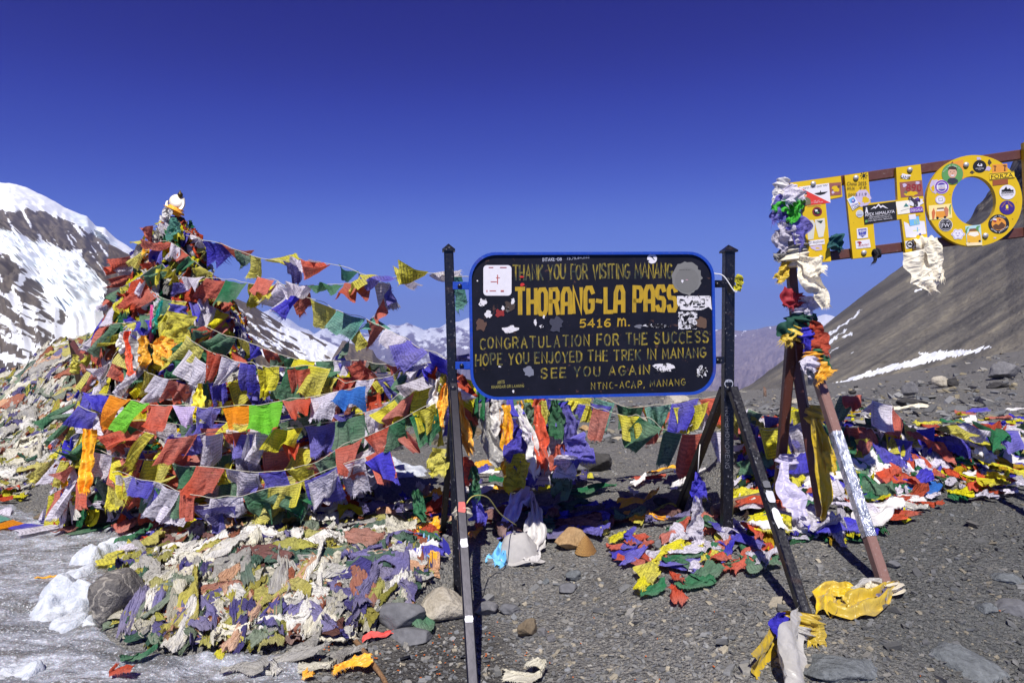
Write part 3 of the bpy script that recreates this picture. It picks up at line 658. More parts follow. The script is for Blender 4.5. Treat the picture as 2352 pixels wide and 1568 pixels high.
# ------------------------------------------------------------ lettering: brush strokes
def _arc(cx, cy, rx, ry, a0, a1, n=8):
    return [(cx + rx * math.cos(math.radians(a0 + (a1 - a0) * i / n)), cy + ry * math.sin(math.radians(a0 + (a1 - a0) * i / n))) for i in range(n + 1)]
_O = _arc(.3, .5, .3, .5, 90, 450, 14)
GL = {'A': [[(0, 0), (.3, 1), (.6, 0)], [(.12, .35), (.48, .35)]], 'B': [[(0, 0), (0, 1), (.35, 1), (.5, .85), (.5, .65), (.35, .52), (0, .52)], [(.35, .52), (.55, .38), (.55, .15), (.4, 0), (0, 0)]],
 'C': [_arc(.32, .5, .32, .5, 50, 310, 10)], 'D': [[(0, 0), (0, 1), (.3, 1), (.55, .75), (.55, .25), (.3, 0), (0, 0)]], 'E': [[(.5, 1), (0, 1), (0, 0), (.5, 0)], [(0, .52), (.42, .52)]],
 'F': [[(.5, 1), (0, 1), (0, 0)], [(0, .52), (.42, .52)]], 'G': [_arc(.32, .5, .32, .5, 50, 330, 11) + [(.6, .45), (.36, .45)]], 'H': [[(0, 0), (0, 1)], [(.55, 0), (.55, 1)], [(0, .5), (.55, .5)]],
 'I': [[(.1, 0), (.1, 1)]], 'J': [[(.4, 1), (.4, .2), (.28, 0), (.12, 0), (0, .15)]], 'K': [[(0, 0), (0, 1)], [(.52, 1), (0, .45)], [(.16, .58), (.55, 0)]], 'L': [[(0, 1), (0, 0), (.48, 0)]],
 'M': [[(0, 0), (.05, 1), (.35, .25), (.65, 1), (.7, 0)]], 'N': [[(0, 0), (0, 1), (.55, 0), (.55, 1)]], 'O': [_O], 'P': [[(0, 0), (0, 1), (.36, 1), (.52, .85), (.52, .6), (.36, .45), (0, .45)]],
 'Q': [_O, [(.35, .25), (.62, -.05)]], 'R': [[(0, 0), (0, 1), (.36, 1), (.52, .85), (.52, .62), (.36, .48), (0, .48)], [(.26, .48), (.56, 0)]],
 'S': [[(.52, .82), (.4, .98), (.15, .98), (.02, .82), (.04, .65), (.25, .52), (.48, .4), (.54, .2), (.4, .02), (.14, .02), (0, .18)]], 'T': [[(0, 1), (.58, 1)], [(.29, 1), (.29, 0)]],
 'U': [[(0, 1), (0, .25), (.14, .02), (.4, .02), (.55, .25), (.55, 1)]], 'V': [[(0, 1), (.28, 0), (.56, 1)]], 'W': [[(0, 1), (.18, 0), (.36, .8), (.54, 0), (.72, 1)]], 'X': [[(0, 0), (.55, 1)], [(0, 1), (.55, 0)]],
 'Y': [[(0, 1), (.28, .45), (.56, 1)], [(.28, .45), (.28, 0)]], 'Z': [[(0, 1), (.52, 1), (0, 0), (.52, 0)]], '5': [[(.5, 1), (.06, 1), (.04, .58), (.35, .62), (.52, .42), (.5, .15), (.3, 0), (0, .06)]],
 '4': [[(.42, 0), (.42, 1), (0, .32), (.6, .32)]], '1': [[(.02, .8), (.2, 1), (.2, 0)], [(0, 0), (.42, 0)]], '6': [[(.5, .95), (.25, .98), (.04, .6), (.04, .2), (.2, .02), (.4, .02), (.54, .2), (.5, .42), (.3, .52), (.06, .36)]],
 '0': [_O], '8': [_arc(.28, .74, .22, .25, -90, 270, 10), _arc(.28, .25, .28, .25, 90, 450, 10)], '7': [[(0, 1), (.52, 1), (.15, 0)]], '3': [[(.02, .9), (.25, 1), (.48, .85), (.45, .6), (.2, .52)], [(.2, .52), (.5, .4), (.5, .12), (.25, 0), (0, .1)]],
 '2': [[(.02, .8), (.2, 1), (.45, .9), (.48, .65), (0, 0), (.52, 0)]], '9': [[(.5, .6), (.3, .48), (.06, .6), (.06, .85), (.3, 1), (.5, .85), (.5, .4), (.3, 0)]], 'm': [[(0, 0), (.03, 1), (.1, 1)], [(.04, .7), (.2, 1), (.36, .8), (.36, 0)], [(.36, .7), (.54, 1), (.7, .8), (.72, 0)]],
 '.': [[(.05, .02), (.16, .02)]], ',': [[(.14, .08), (.04, -.18)]], '-': [[(.02, .48), (.34, .48)]], '/': [[(0, 0), (.4, 1)]], ' ': []}
# squarer heavy capitals for the big line
GB = dict(GL)
_sq = [(0.02, .15), (.02, .85), (.14, 1), (.44, 1), (.56, .85), (.56, .15), (.44, 0), (.14, 0), (.02, .15)]
GB.update({'O': [_sq], 'A': [[(0, 0), (.02, .8), (.16, 1), (.42, 1), (.56, .8), (.58, 0)], [(.02, .38), (.56, .38)]], 'G': [[(.56, .78), (.44, 1), (.14, 1), (.02, .85), (.02, .15), (.14, 0), (.44, 0), (.56, .14), (.56, .45), (.34, .45)]],
 'R': [[(.02, 0), (.02, 1), (.42, 1), (.54, .88), (.54, .6), (.42, .5), (.02, .5)], [(.4, .5), (.58, 0)]], 'P': [[(.02, 0), (.02, 1), (.42, 1), (.54, .88), (.54, .55), (.42, .44), (.02, .44)]],
 'S': [[(.54, .8), (.44, 1), (.12, 1), (.02, .86), (.02, .62), (.12, .52), (.44, .5), (.54, .38), (.54, .14), (.44, 0), (.12, 0), (.02, .16)]]})
def stroke_text(s, quad, plane, lift, wd, font=GL, seed=1, gap=.22, space=.42, jit=.02, rag=0.0):
    """painted letters filling the picture quad (tl, tr, br, bl) as it lies on the sign's plane"""
    rg = np.random.default_rng(seed); x = 0; strokes = []; wi = 0; wof = []
    for ch in s:
        if ch == ' ': x += space; wi += 1; continue
        g = font[ch]; w = max([p[0] for st in g for p in st])
        dx, dy = rg.normal(0, jit, 2)
        for st in g: strokes.append([(x + p[0] + dx + rg.normal(0, jit * .4), p[1] + dy + rg.normal(0, jit * .4)) for p in st]); wof.append(wi)
        x += w + gap
    x -= gap; tl, tr, br, bl = [np.array(q, float) for q in quad]
    c = [plane.hit(*q) for q in (tl, tr, br, bl)]; asp = np.linalg.norm(c[2] - c[3]) / np.linalg.norm(c[0] - c[3]); k = asp / x
    v, f, li = [], [], 0
    def P(px_, py_, l):
        a, b = px_ / asp, py_; q = bl * (1 - a) * (1 - b) + br * a * (1 - b) + tr * a * b + tl * (1 - a) * b
        return plane.hit(q[0], q[1], lift + l)
    words = {}
    for st, wid in zip(strokes, wof):
        pts = [np.array((p[0] * k, p[1])) for p in st]; n = len(pts); L, R = [], []
        li += 1; l = (li % 9) * .00012
        closed = np.allclose(pts[0], pts[-1], atol=.08) and n > 4
        ww = wd * (1 + rg.normal(0, .06))
        for i in range(n):
            if closed and i in (0, n - 1): d0, d1 = nz(pts[-1] - pts[-2]), nz(pts[1] - pts[0])
            else: d0 = nz(pts[i] - pts[i - 1]) if i else nz(pts[1] - pts[0]); d1 = nz(pts[i + 1] - pts[i]) if i < n - 1 else d0
            t = nz(d0 + d1); nn = np.array((-t[1], t[0])); m = ww / 2 / max(.45, abs(np.dot(nn, (-d0[1], d0[0]))))
            q = pts[i].copy()
            if not closed and i == 0: q = q - d1 * ww * .3
            if not closed and i == n - 1: q = q + d0 * ww * .3
            e0, e1 = (rg.normal(0, .1, 2) * ww if rag else (0, 0))
            L.append(q + nn * m + t * e0); R.append(q - nn * m + t * e1)
        b = len(v)
        for a_, c_ in zip(L, R): v += [P(*a_, l), P(*c_, l)]
        words.setdefault(wid, []).append((b, len(v)))
        f += [(b + 2 * i, b + 2 * i + 1, b + 2 * i + 3, b + 2 * i + 2) for i in range(n - 1)]
    return np.array(v), f, words
def words_on(parent, m_, *a, **k):
    v, f, words = stroke_text(*a, **k)
    for rs in words.values():
        lo, hi = rs[0][0], rs[-1][1]
        mk('lettering', v[lo:hi], [tuple(i - lo for i in q) for q in f if lo <= q[0] < hi], m_, parent, smooth=False)
_DG = []
def font_text(s, quad, plane, lift, rtl=False, shear=0.0):
    cu = bpy.data.curves.new('t', 'FONT'); cu.body = s[::-1] if rtl else s; cu.size = 1; cu.resolution_u = 2
    o = bpy.data.objects.new('t', cu); COL.objects.link(o)
    dg = bpy.context.evaluated_depsgraph_get(); me = bpy.data.meshes.new_from_object(o.evaluated_get(dg))
    v = np.array([q.co[:] for q in me.vertices]); f = [tuple(p.vertices) for p in me.polygons]
    bpy.data.objects.remove(o); bpy.data.meshes.remove(me); bpy.data.curves.remove(cu)
    if len(v) == 0: return np.zeros((0, 3)), []
    lo, hi = v.min(0), v.max(0); a = (v[:, 0] - lo[0]) / max(1e-6, hi[0] - lo[0]); b = (v[:, 1] - lo[1]) / max(1e-6, hi[1] - lo[1])
    tl, tr, br, bl = [np.array(q, float) for q in quad]
    q = bl * ((1 - a) * (1 - b))[:, None] + br * (a * (1 - b))[:, None] + tr * (a * b)[:, None] + tl * ((1 - a) * b)[:, None]
    return np.array([plane.hit(x, y, lift) for x, y in q]), f
def poly_on(plane, pts, lift, th=.0006):
    """a thin sheet (sticker, scrap of paper) of thickness th on the plane, outline in picture points"""
    n = len(pts); a = [plane.hit(*p, lift) for p in pts]; b = [plane.hit(*p, lift + th) for p in pts]
    return np.array(a + b), [tuple(range(n, 2 * n)), tuple(range(n))[::-1]] + [(i, (i + 1) % n, n + (i + 1) % n, n + i) for i in range(n)]
def fixwind(vf, plane):
    v, f = vf; out = []
    for q in f: out.append(q)
    return v, out
def disc(cx, cy, rx, ry=None, n=28, rot=0.0, jit=0.0, seed=0):
    ry = ry or rx; rg = np.random.default_rng(seed); r = []
    for i in range(n):
        a = 2 * math.pi * i / n; k = 1 + rg.normal(0, jit)
        x, y = rx * k * math.cos(a), ry * k * math.sin(a); r.append((cx + x * math.cos(rot) - y * math.sin(rot), cy + x * math.sin(rot) + y * math.cos(rot)))
    return r
def rrect(u0, v0, u1, v1, r, n=9):
    o = []
    for cx, cy, a in ((u1 - r, v0 + r, -90), (u1 - r, v1 - r, 0), (u0 + r, v1 - r, 90), (u0 + r, v0 + r, 180)):
        o += [(cx + r * math.cos(math.radians(a + 90 * i / n)), cy + r * math.sin(math.radians(a + 90 * i / n))) for i in range(n + 1)]
    return o
def torn(cx, cy, w, h, seed, n=14):
    rg = np.random.default_rng(seed); r = []
    for i in range(n):
        a = 2 * math.pi * i / n; k = rg.uniform(.55, 1.1); r.append((cx + w * k * math.cos(a), cy + h * k * math.sin(a)))
    return r
# ------------------------------------------------------------ the black pass sign
def ZB(x, y): return 1004.9 + x * .30517, 545.5 + y * .30517
_L, _R = at(1078, 750, 4.13), at(1640, 742, 4.29)
BP = Plane(_L, _R - _L)
sign = thing('information_sign', 'black painted pass sign with yellow hand lettering and blue rim on two black posts', 'sign', gp(1360, 1300))
cs = [BP.uv(BP.hit(*ZB(*q))) for q in ((232, 118), (2084, 103), (2086, 1180), (250, 1222))]
u0, u1 = (cs[0][0] + cs[3][0]) / 2, (cs[1][0] + cs[2][0]) / 2; v1, v0 = (cs[0][1] + cs[1][1]) / 2, (cs[2][1] + cs[3][1]) / 2
ro, ri = rrect(u0, v0, u1, v1, .165), rrect(u0 + .017, v0 + .017, u1 - .017, v1 - .017, .15)
def ringex(po, pi, plane, l0, l1):
    n = len(po); v = [plane.pt(*p, l) for l, P in ((l0, po), (l1, po), (l1, pi), (l0, pi)) for p in P]; f = []
    for k in range(4):
        for i in range(n): f.append((k * n + i, k * n + (i + 1) % n, ((k + 1) % 4) * n + (i + 1) % n, ((k + 1) % 4) * n + i))
    return np.array(v), f
def platex(po, plane, l0, l1):
    n = len(po); v = [plane.pt(*p, l0) for p in po] + [plane.pt(*p, l1) for p in po]
    return np.array(v), [tuple(range(n, 2 * n)), tuple(range(n))[::-1]] + [(i, (i + 1) % n, n + (i + 1) % n, n + i) for i in range(n)]
mk('panel', *platex(rrect(u0 + .0172, v0 + .0172, u1 - .0172, v1 - .0172, .15), BP, -.01, 0.0), PANELM, sign, smooth=False)
mk('rim', *ringex(ro, ri, BP, -.022, .014), BLUEM, sign, smooth=False)
def quadz(x0, x1, tl, bl, tr, br): return [ZB(x0, tl), ZB(x1, tr), ZB(x1, br), ZB(x0, bl)]
LINES = [('THANK YOU FOR VISITING MANANG', quadz(572, 1765, 208, 318, 196, 300), .115, GL, .2, BRUSH), ('THORANG-LA PASS', quadz(592, 1790, 392, 575, 368, 545), .172, GB, .3, BRUSH2),
         ('5416 m.', quadz(1074, 1446, 620, 676, 608, 662), .2, GL, .28, BRUSH2), ('CONGRATULATION FOR THE SUCCESS', quadz(318, 2036, 758, 836, 704, 786), .145, GL, .34, BRUSH),
         ('HOPE YOU ENJOYED THE TREK IN MANANG', quadz(288, 2018, 880, 962, 828, 898), .145, GL, .3, BRUSH), ('SEE YOU AGAIN', quadz(784, 1596, 984, 1056, 958, 1024), .16, GL, .36, BRUSH),
         ('NTNC-ACAP, MANANG', quadz(1158, 1864, 1094, 1142, 1064, 1110), .15, GL, .36, BRUSH)]
for i, (s, q, w, fnt, gap, m_) in enumerate(LINES):
    words_on(sign, m_, s, q, BP, .0012, w, fnt, 10 + i, gap, .5, .025)
PENW = flat(S(190, 192, 205))
words_on(sign, PENW, 'INTAKE-08', quadz(790, 934, 154, 180, 150, 172), BP, .0012, .13, GL, 31, .25)
words_on(sign, PENW, '73,75,84,862', quadz(972, 1143, 150, 168, 140, 154), BP, .0012, .13, GL, 32, .25)
DULLY = flat(S(150, 140, 70))
words_on(sign, DULLY, 'ARTS', quadz(452, 504, 1078, 1100, 1074, 1096), BP, .0012, .14, GL, 33, .3)
words_on(sign, DULLY, 'KHARDAR GR LAMUNG', quadz(408, 650, 1114, 1134, 1104, 1124), BP, .0012, .14, GL, 34, .3)
WHITE, REDP, GREYP, BLACKP = flat(S(226, 222, 226)), flat(S(196, 44, 36)), flat(S(120, 119, 116), .7), flat(S(14, 13, 15))
def sticker(parent, plane, pts, m_, lift=.0022, name='sticker', zf=ZB, prints=(), label=None):
    o = mk(name, *poly_on(plane, [zf(*p) for p in pts], lift), m_, parent, smooth=False)
    if label: o['label'] = label
    for i, (nm, ppts, mm) in enumerate(prints):
        if isinstance(ppts, tuple):
            s, q, rtl = ppts; vf = font_text(s, [zf(*a) for a in q], plane, lift + .0012, rtl); mk(nm, *vf, mm, o, smooth=False)
        else: mk(nm, *poly_on(plane, [zf(*a) for a in ppts], lift + .0007 + .00022 * i, .0003), mm, o, smooth=False)
    return o
def bx_(x0, y0, x1, y1, t=0.0, r=0.0):
    """rectangle sheared so that its right end is t lower"""
    return [(x0, y0), (x1, y0 + t), (x1, y1 + t), (x0, y1)]
RED2 = flat(S(176, 90, 84))
sticker(sign, BP, rrect(345, 208, 557, 437, 28, 5), WHITE, label='white rounded square sticker with faint red marks', prints=[('print', bx_(448, 280, 456, 350), RED2), ('print', bx_(440, 300, 470, 306), RED2), ('print', bx_(368, 395, 376, 410), RED2), ('print', bx_(400, 330, 446, 336), RED2), ('print', bx_(392, 398, 440, 404), RED2), ('print', bx_(475, 396, 500, 408), RED2), ('print', bx_(385, 222, 420, 228), RED2), ('print', bx_(470, 222, 520, 228), RED2)])
sticker(sign, BP, disc(1878, 305, 112, 122, 40, 0, .035, 3), GREYP, label='scraped grey round sticker patch')
sticker(sign, BP, disc(1878, 318, 90, 92, 36), flat(S(112, 111, 108), .7), .0029, 'sticker_ring', prints=[('lettering', ('ראשון ירידה להרים, החופש', ((1820, 240), (1905, 238), (1905, 248), (1820, 250)), True), BLACKP), ('print', torn(1842, 328, 10, 14, 4, 9), WHITE), ('print', torn(1876, 318, 12, 5, 5, 9), flat(S(190, 150, 160)))])
sticker(sign, BP, disc(1615, 159, 37), WHITE, label='white round sticker at the top edge', prints=[('print', [(1598, 140), (1628, 145), (1622, 150), (1636, 168), (1630, 170), (1614, 152), (1600, 146)], BLACKP), ('print', [(1580, 168), (1594, 172), (1590, 180), (1580, 178)], BLACKP)])
for i, (cx, cy, w, h, m_) in enumerate([(1930, 494, 128, 46, WHITE), (1884, 628, 70, 62, WHITE), (1990, 640, 48, 52, flat(S(98, 74, 56))), (548, 692, 66, 34, WHITE), (1650, 664, 100, 26, WHITE), (1700, 980, 84, 38, WHITE), (1992, 1008, 42, 46, WHITE),
        (690, 1004, 46, 44, flat(S(120, 122, 134))), (340, 488, 32, 34, WHITE), (470, 570, 42, 34, flat(S(140, 36, 30))), (382, 580, 32, 32, WHITE), (568, 478, 18, 26, WHITE), (330, 660, 46, 52, flat(S(92, 66, 52))), (540, 520, 46, 46, flat(S(70, 56, 46))), (895, 652, 62, 62, flat(S(62, 62, 74))),
        (1510, 668, 32, 18, flat(S(110, 110, 118))), (636, 354, 20, 14, REDP), (634, 296, 18, 8, REDP), (735, 640, 12, 30, WHITE), (782, 668, 20, 14, WHITE), (800, 596, 8, 16, WHITE), (468, 970, 14, 7, WHITE), (570, 1155, 9, 14, WHITE), (300, 326, 7, 7, WHITE), (494, 530, 16, 20, WHITE), (530, 540, 14, 24, WHITE)]):
    if i in (0, 1):
        pts = [(cx - w, cy - h), (cx + w * .2, cy - h - 4), (cx + w, cy - h + 6), (cx + w * .9, cy - 4), (cx + w, cy + h * .9), (cx + w * .3, cy + h), (cx - w * .2, cy + h * (.7 if i else .9)), (cx - w * .5, cy + h), (cx - w * .9, cy + h), (cx - w, cy)]
        if i == 0: pts = [(1802, 440), (2056, 438), (2060, 500), (2066, 546), (2040, 520), (1990, 545), (1900, 548), (1830, 542), (1804, 500)]
        else: pts = [(1812, 560), (1850, 556), (1954, 560), (1958, 690), (1812, 690)]
    else: pts = torn(cx, cy, w, h, 200 + i, 16)
    o = sticker(sign, BP, pts, (TORN2 if i in (1, 4, 6, 15) else TORN) if m_ is WHITE else m_, .0022 + .0009 * (i % 3), 'torn_sticker')
    if i in (0, 1, 5, 6):
        rg = np.random.default_rng(i); 
        for k in range(9 if i == 0 else 4):
            a, b = cx + rg.uniform(-.75, .75) * w, cy + rg.uniform(-.7, .7) * h
            mk('scratch', *poly_on(BP, [ZB(*q) for q in torn(a, b, rg.uniform(8, 30 if i == 0 else 14), rg.uniform(5, 12), 300 + 20 * i + k, 9)], .0022 + .0009 * (i % 3) + .0008 + .0001 * k, .0003), BLACKP if k % 3 else GREYP, o, smooth=False)
UP = np.array((0, 0, 1.0)); EU, EN = BP.u, BP.n
def bolt(parent, c, nrm, r=.013, name='bolt', m_=None):
    return mk(name, *lathe([(r * .2, 0), (r, .001), (r, .006), (r * .75, .011), (r * .2, .013)], c, 10, nrm), m_ or BOLT, parent)
def post_cap(c, w, tilt):
    a = w * .68; v = [c + EU * i * a + EN * j * a for i, j in ((-1, -1), (1, -1), (1, 1), (-1, 1))]
    v = v + [p + UP * .012 for p in v] + [c + UP * .05]
    return np.array(v), [(3, 2, 1, 0)] + [(i, (i + 1) % 4, 4 + (i + 1) % 4, 4 + i) for i in range(4)] + [(4 + i, 4 + (i + 1) % 4, 8) for i in range(4)]
PW = .058
# left post
pl_t, pl_b = at(1030.5, 578, 4.2), at(1054, 1384, 4.18)
mk('post', *beam(pl_b - UP * .06, pl_t, PW, PW, EN), BLACKM, sign, smooth=False); mk('post_cap', *post_cap(pl_t, PW, 0), BLACKM, sign, smooth=False)
pr_t, pr_b = at(1673.5, 580, 4.34), at(1668, 1250, 4.36)
mk('post', *beam(pr_b - UP * .06, pr_t, PW * 1.12, PW * 1.12, EN), BLACKM, sign, smooth=False); mk('post_cap', *post_cap(pr_t, PW * 1.12, 0), BLACKM, sign, smooth=False)
# splayed legs
fl = gp(1176, 1568); ft = at(1086, 1592, 3.02); ft[2] = gz(ft[0], ft[1])
ft = at(1090, 1600, 3.0); ft[2] = float(gz(ft[0], ft[1])) - .04
lt = at(1041.5, 885, 4.09)
mk('leg', *beam(ft, lt, .05, .05, UP), plain('worn_black_steel', S(40, 38, 46), .3, .6, .35, 30, .08), sign, smooth=False)
lg2 = gp(1016, 1222); mk('leg', *beam(lg2 - UP * .04, at(1044, 892, 4.27), .04, .04, UP), BLACKM, sign, smooth=False)
rg1 = gp(1860, 1436); mk('leg', *beam(rg1 - UP * .03, at(1683, 893, 4.27), .055, .055, UP), BLACKM, sign, smooth=False)
rg2 = gp(1556, 1172); mk('leg', *beam(rg2 - UP * .03, at(1664, 893, 4.43), .055, .055, UP), BLACKM, sign, smooth=False)
for (x, y, d) in ((1041, 893, 4.05), (1673, 893, 4.27)): bolt(sign, at(x, y, d), EN, .02, 'bolt', BLACKM)
for y, side, x0, x1 in ((656, 0, 1040, 1080), (839, 0, 1046, 1082), (652, 1, 1637, 1664), (827, 1, 1639, 1663)):
    a, b = BP.hit(x0, y, -.02), BP.hit(x1, y, -.02)
    mk('bracket', *beam(a, b, .012, .046, UP), BLACKM if side else BLUEM, sign, smooth=False); bolt(sign, BP.hit((x0 * .6 + x1 * .4), y + 1, -.012), EN, .014, 'bolt', BLACKM)
def wrapband(P0, P1, w, t0, t1, parent, name, m_, over=.004, up=EN, label=None):
    a, b = P0 + (P1 - P0) * t0, P0 + (P1 - P0) * t1
    o = mk(name, *beam(a, b, w + over, w + over, up), m_, parent, smooth=False)
    if label: o['label'] = label
def patch_on_leg(P0, P1, w, t0, t1, parent, seed, m_, name='paper_scrap', face=1, lab=None):
    """torn paper stuck on the viewer's side of a square leg"""
    t = nz(P1 - P0); ex = nz(np.cross(t, UP)); nrm = np.cross(ex, t); nrm = nrm if nrm[1] < 0 else -nrm; rg = np.random.default_rng(seed); L = np.linalg.norm(P1 - P0)
    c = P0 + (P1 - P0) * (t0 + t1) / 2 + nrm * (w / 2 + .0012); h = (t1 - t0) * L / 2; pts = []
    for i in range(16):
        a = 2 * math.pi * i / 16; k = rg.uniform(.78, 1.0); sx = math.copysign(abs(math.cos(a)) ** .5, math.cos(a)); sy = math.copysign(abs(math.sin(a)) ** .5, math.sin(a))
        pts.append(c + ex * sx * w * .43 * k + t * sy * h * k)
    v = np.array(pts + [p + nrm * .0008 for p in pts]); n = 16
    o = mk(name, v, [tuple(range(n, 2 * n)), tuple(range(n))[::-1]] + [(i, (i + 1) % n, n + (i + 1) % n, n + i) for i in range(n)], m_, parent, smooth=False)
    if lab: o['label'] = lab
patch_on_leg(ft, lt, .05, .43, .46, sign, 3, WHITE); patch_on_leg(ft, lt, .05, .225, .245, sign, 4, WHITE)
patch_on_leg(ft, lt, .05, .535, .575, sign, 5, flat(S(186, 60, 54)), 'red_tape')
patch_on_leg(rg1, at(1683, 893, 4.27), .055, .335, .425, sign, 6, WHITE); patch_on_leg(rg1, at(1683, 893, 4.27), .055, .44, .50, sign, 7, flat(S(190, 190, 196)))
patch_on_leg(rg1, at(1683, 893, 4.27), .055, .505, .54, sign, 8, flat(S(90, 90, 96)))
RP = Plane(pr_b - EN * 0 + EN * (PW * .56 + .0015), EU, pr_t - pr_b)
words_on(sign, flat(S(120, 120, 128)), 'NORBHONORENG', [(1675, 936), (1675, 1076), (1666, 1076), (1666, 936)], RP, .0006, .09, GL, 41, .25)
_rg = [RP.hit(*p, .001) for p in disc(1674, 881, 10, 10, 20)]; _ri = [RP.hit(*p, .001) for p in disc(1674, 881, 8.6, 8.6, 20)]
mk('emblem', np.array(_rg + _ri), [(i, (i + 1) % 20, 20 + (i + 1) % 20, 20 + i) for i in range(20)], PENW, sign, smooth=False)
words_on(sign, PENW, 'SMALL PLANET', [(1667, 873), (1681, 873), (1681, 877), (1667, 877)], RP, .0006, .16, GL, 42, .25)
# ------------------------------------------------------------ the yellow letter sign on a brown frame
def ZT(x, y): return 1722.6 + x * .26757, 315.8 + y * .26757
_ta, _tb = at(*ZT(1130, 720), 4.25), at(*ZT(2300, 560), 4.25)
_th = math.radians(9); _dx = _tb[0] - _ta[0]; _u = nz((math.cos(_th), -math.sin(_th), (_tb[2] - _ta[2]) / _dx * .93))
TP = Plane(_ta, _u); LT = .034
letters = thing('letter_sign', 'large yellow letters THO covered in stickers, bolted to a brown steel frame on splayed legs', 'sign', gp(1890, 1230))
def letter_mesh(pts, nholes=None):
    """front outline in picture points on TP; extruded LT towards the viewer's far side"""
    n = len(pts); a = [TP.hit(*ZT(*p), 0) for p in pts]; b = [p - TP.n * LT for p in a]
    return np.array(a + b), [tuple(range(n)), tuple(range(n, 2 * n))[::-1]] + [(i, n + i, n + (i + 1) % n, (i + 1) % n) for i in range(n)]
Tp = [(276, 398), (780, 330), (794, 508), (648, 538), (697, 1062), (506, 1076), (440, 566), (292, 586)]
Hp = [(812, 326), (1014, 296), (1036, 562), (1268, 536), (1254, 258), (1464, 230), (1533, 962), (1334, 986), (1300, 700), (1060, 734), (1084, 1018), (884, 1040)]
Lt = {}
for ch, p in (('T', Tp), ('H', Hp)): Lt[ch] = mk('letter', *letter_mesh(p), YELM, letters, smooth=False); Lt[ch]['label'] = 'yellow letter ' + ch
n = 56; oo = disc(1926, 543, 412, 392, n, -.06); oi = disc(1922, 543, 190, 212, n, -.1)
A = [TP.hit(*ZT(*p)) for p in oo] + [TP.hit(*ZT(*p)) for p in oi]; B = [p - TP.n * LT for p in A]; V = np.array(A + B); fo = []
for i in range(n):
    j = (i + 1) % n; fo += [(i, j, n + j, n + i), (2 * n + j, 2 * n + i, 3 * n + i, 3 * n + j), (j, i, 2 * n + i, 2 * n + j), (n + i, n + j, 3 * n + j, 3 * n + i)]
Lt['O'] = mk('letter', V, fo, YELM, letters, smooth=False); Lt['O']['label'] = 'yellow ring letter O'
Rp = [(2352, 40), (2640, 20), (2740, 130), (2720, 300), (2640, 380), (2800, 760), (2600, 780), (2470, 420), (2530, 800), (2384, 830)]
Lt['R'] = mk('letter', *letter_mesh(Rp), YELM, letters, smooth=False); Lt['R']['label'] = 'yellow letter cut by the right edge of the photo'
def TPb(x, y, l=-LT - .022): return TP.hit(*ZT(x, y), l)
RW = .06
rt0, rt1 = TPb(330, 436), TPb(2900, 68); rb0, rb1 = TPb(480, 1042), TPb(2900, 748)
for a, b in ((rt0, rt1), (rb0, rb1)): mk('rail', *beam(a, b, .04, RW, UP), BROWNM, letters, smooth=False)
pk_t, pk_b = at(1806, 432, 4.36), at(1839, 800, 4.36)
post_off = np.array((0, .03, 0))
mk('post', *beam(pk_b + post_off - UP * .08, pk_t + post_off, .056, .05, EN), BROWNM, letters, smooth=False)
apex = at(1838, 792, 4.36) + post_off
TL = [gp(1783, 1175), gp(1897, 1222), gp(2045, 1366)]
legtop = [apex + np.array((-.045, .01, .0)), apex + np.array((-.005, .06, -.02)), apex + np.array((.045, -.05, -.03))]
for i, (a, b) in enumerate(zip(TL, legtop)): mk('leg', *beam(a - UP * .05, b, .058, .058, UP), BROWNL if i == 2 else BROWNM, letters, smooth=False)
FOIL = G('crinkled_foil'); _n = FOIL.noise(22, 5, .7); FOIL = FOIL.fin(FOIL.ramp(FOIL.noise(30, 4), [(.4, S(170, 176, 184)), (.6, S(240, 242, 246))]), .22, FOIL.bump(_n, .8, .012), .7)
wrapband(TL[2] - UP * .05, legtop[2], .058, .225, .63, letters, 'foil_wrap', FOIL, .005, UP)
wrapband(TL[2] - UP * .05, legtop[2], .058, .915, .965, letters, 'foil_wrap', FOIL, .005, UP)
# second support of the same frame, outside the picture to the right
pk2t, pk2b = TPb(2860, 60, -LT - .07), TPb(2960, 900, -LT - .07); mk('post', *beam(pk2b, pk2t, .056, .05, EN), BROWNM, letters, smooth=False)
for dx, dy in ((-.25, .1), (.1, .45), (.3, -.5)):
    q = pk2b + np.array((dx, dy, 0)); q[2] = float(gz(q[0], q[1])) - .05; mk('leg', *beam(q, pk2b + np.array((dx, dy, 0)) * .12, .058, .058, UP), BROWNM, letters, smooth=False)
for x, y in ((542, 398), (606, 1032), (908, 347), (977, 988), (1371, 278), (1440, 932), (1853, 236), (2019, 842)): bolt(letters, TP.hit(*ZT(x, y), .001), TP.n, .0165)
def st(pts, m_, prints=(), lift=.0012, parent='T', label=None): return sticker(Lt[parent], TP, pts, m_, lift, 'sticker', ZT, [], label) if False else _st(parent, pts, m_, prints, lift, label)
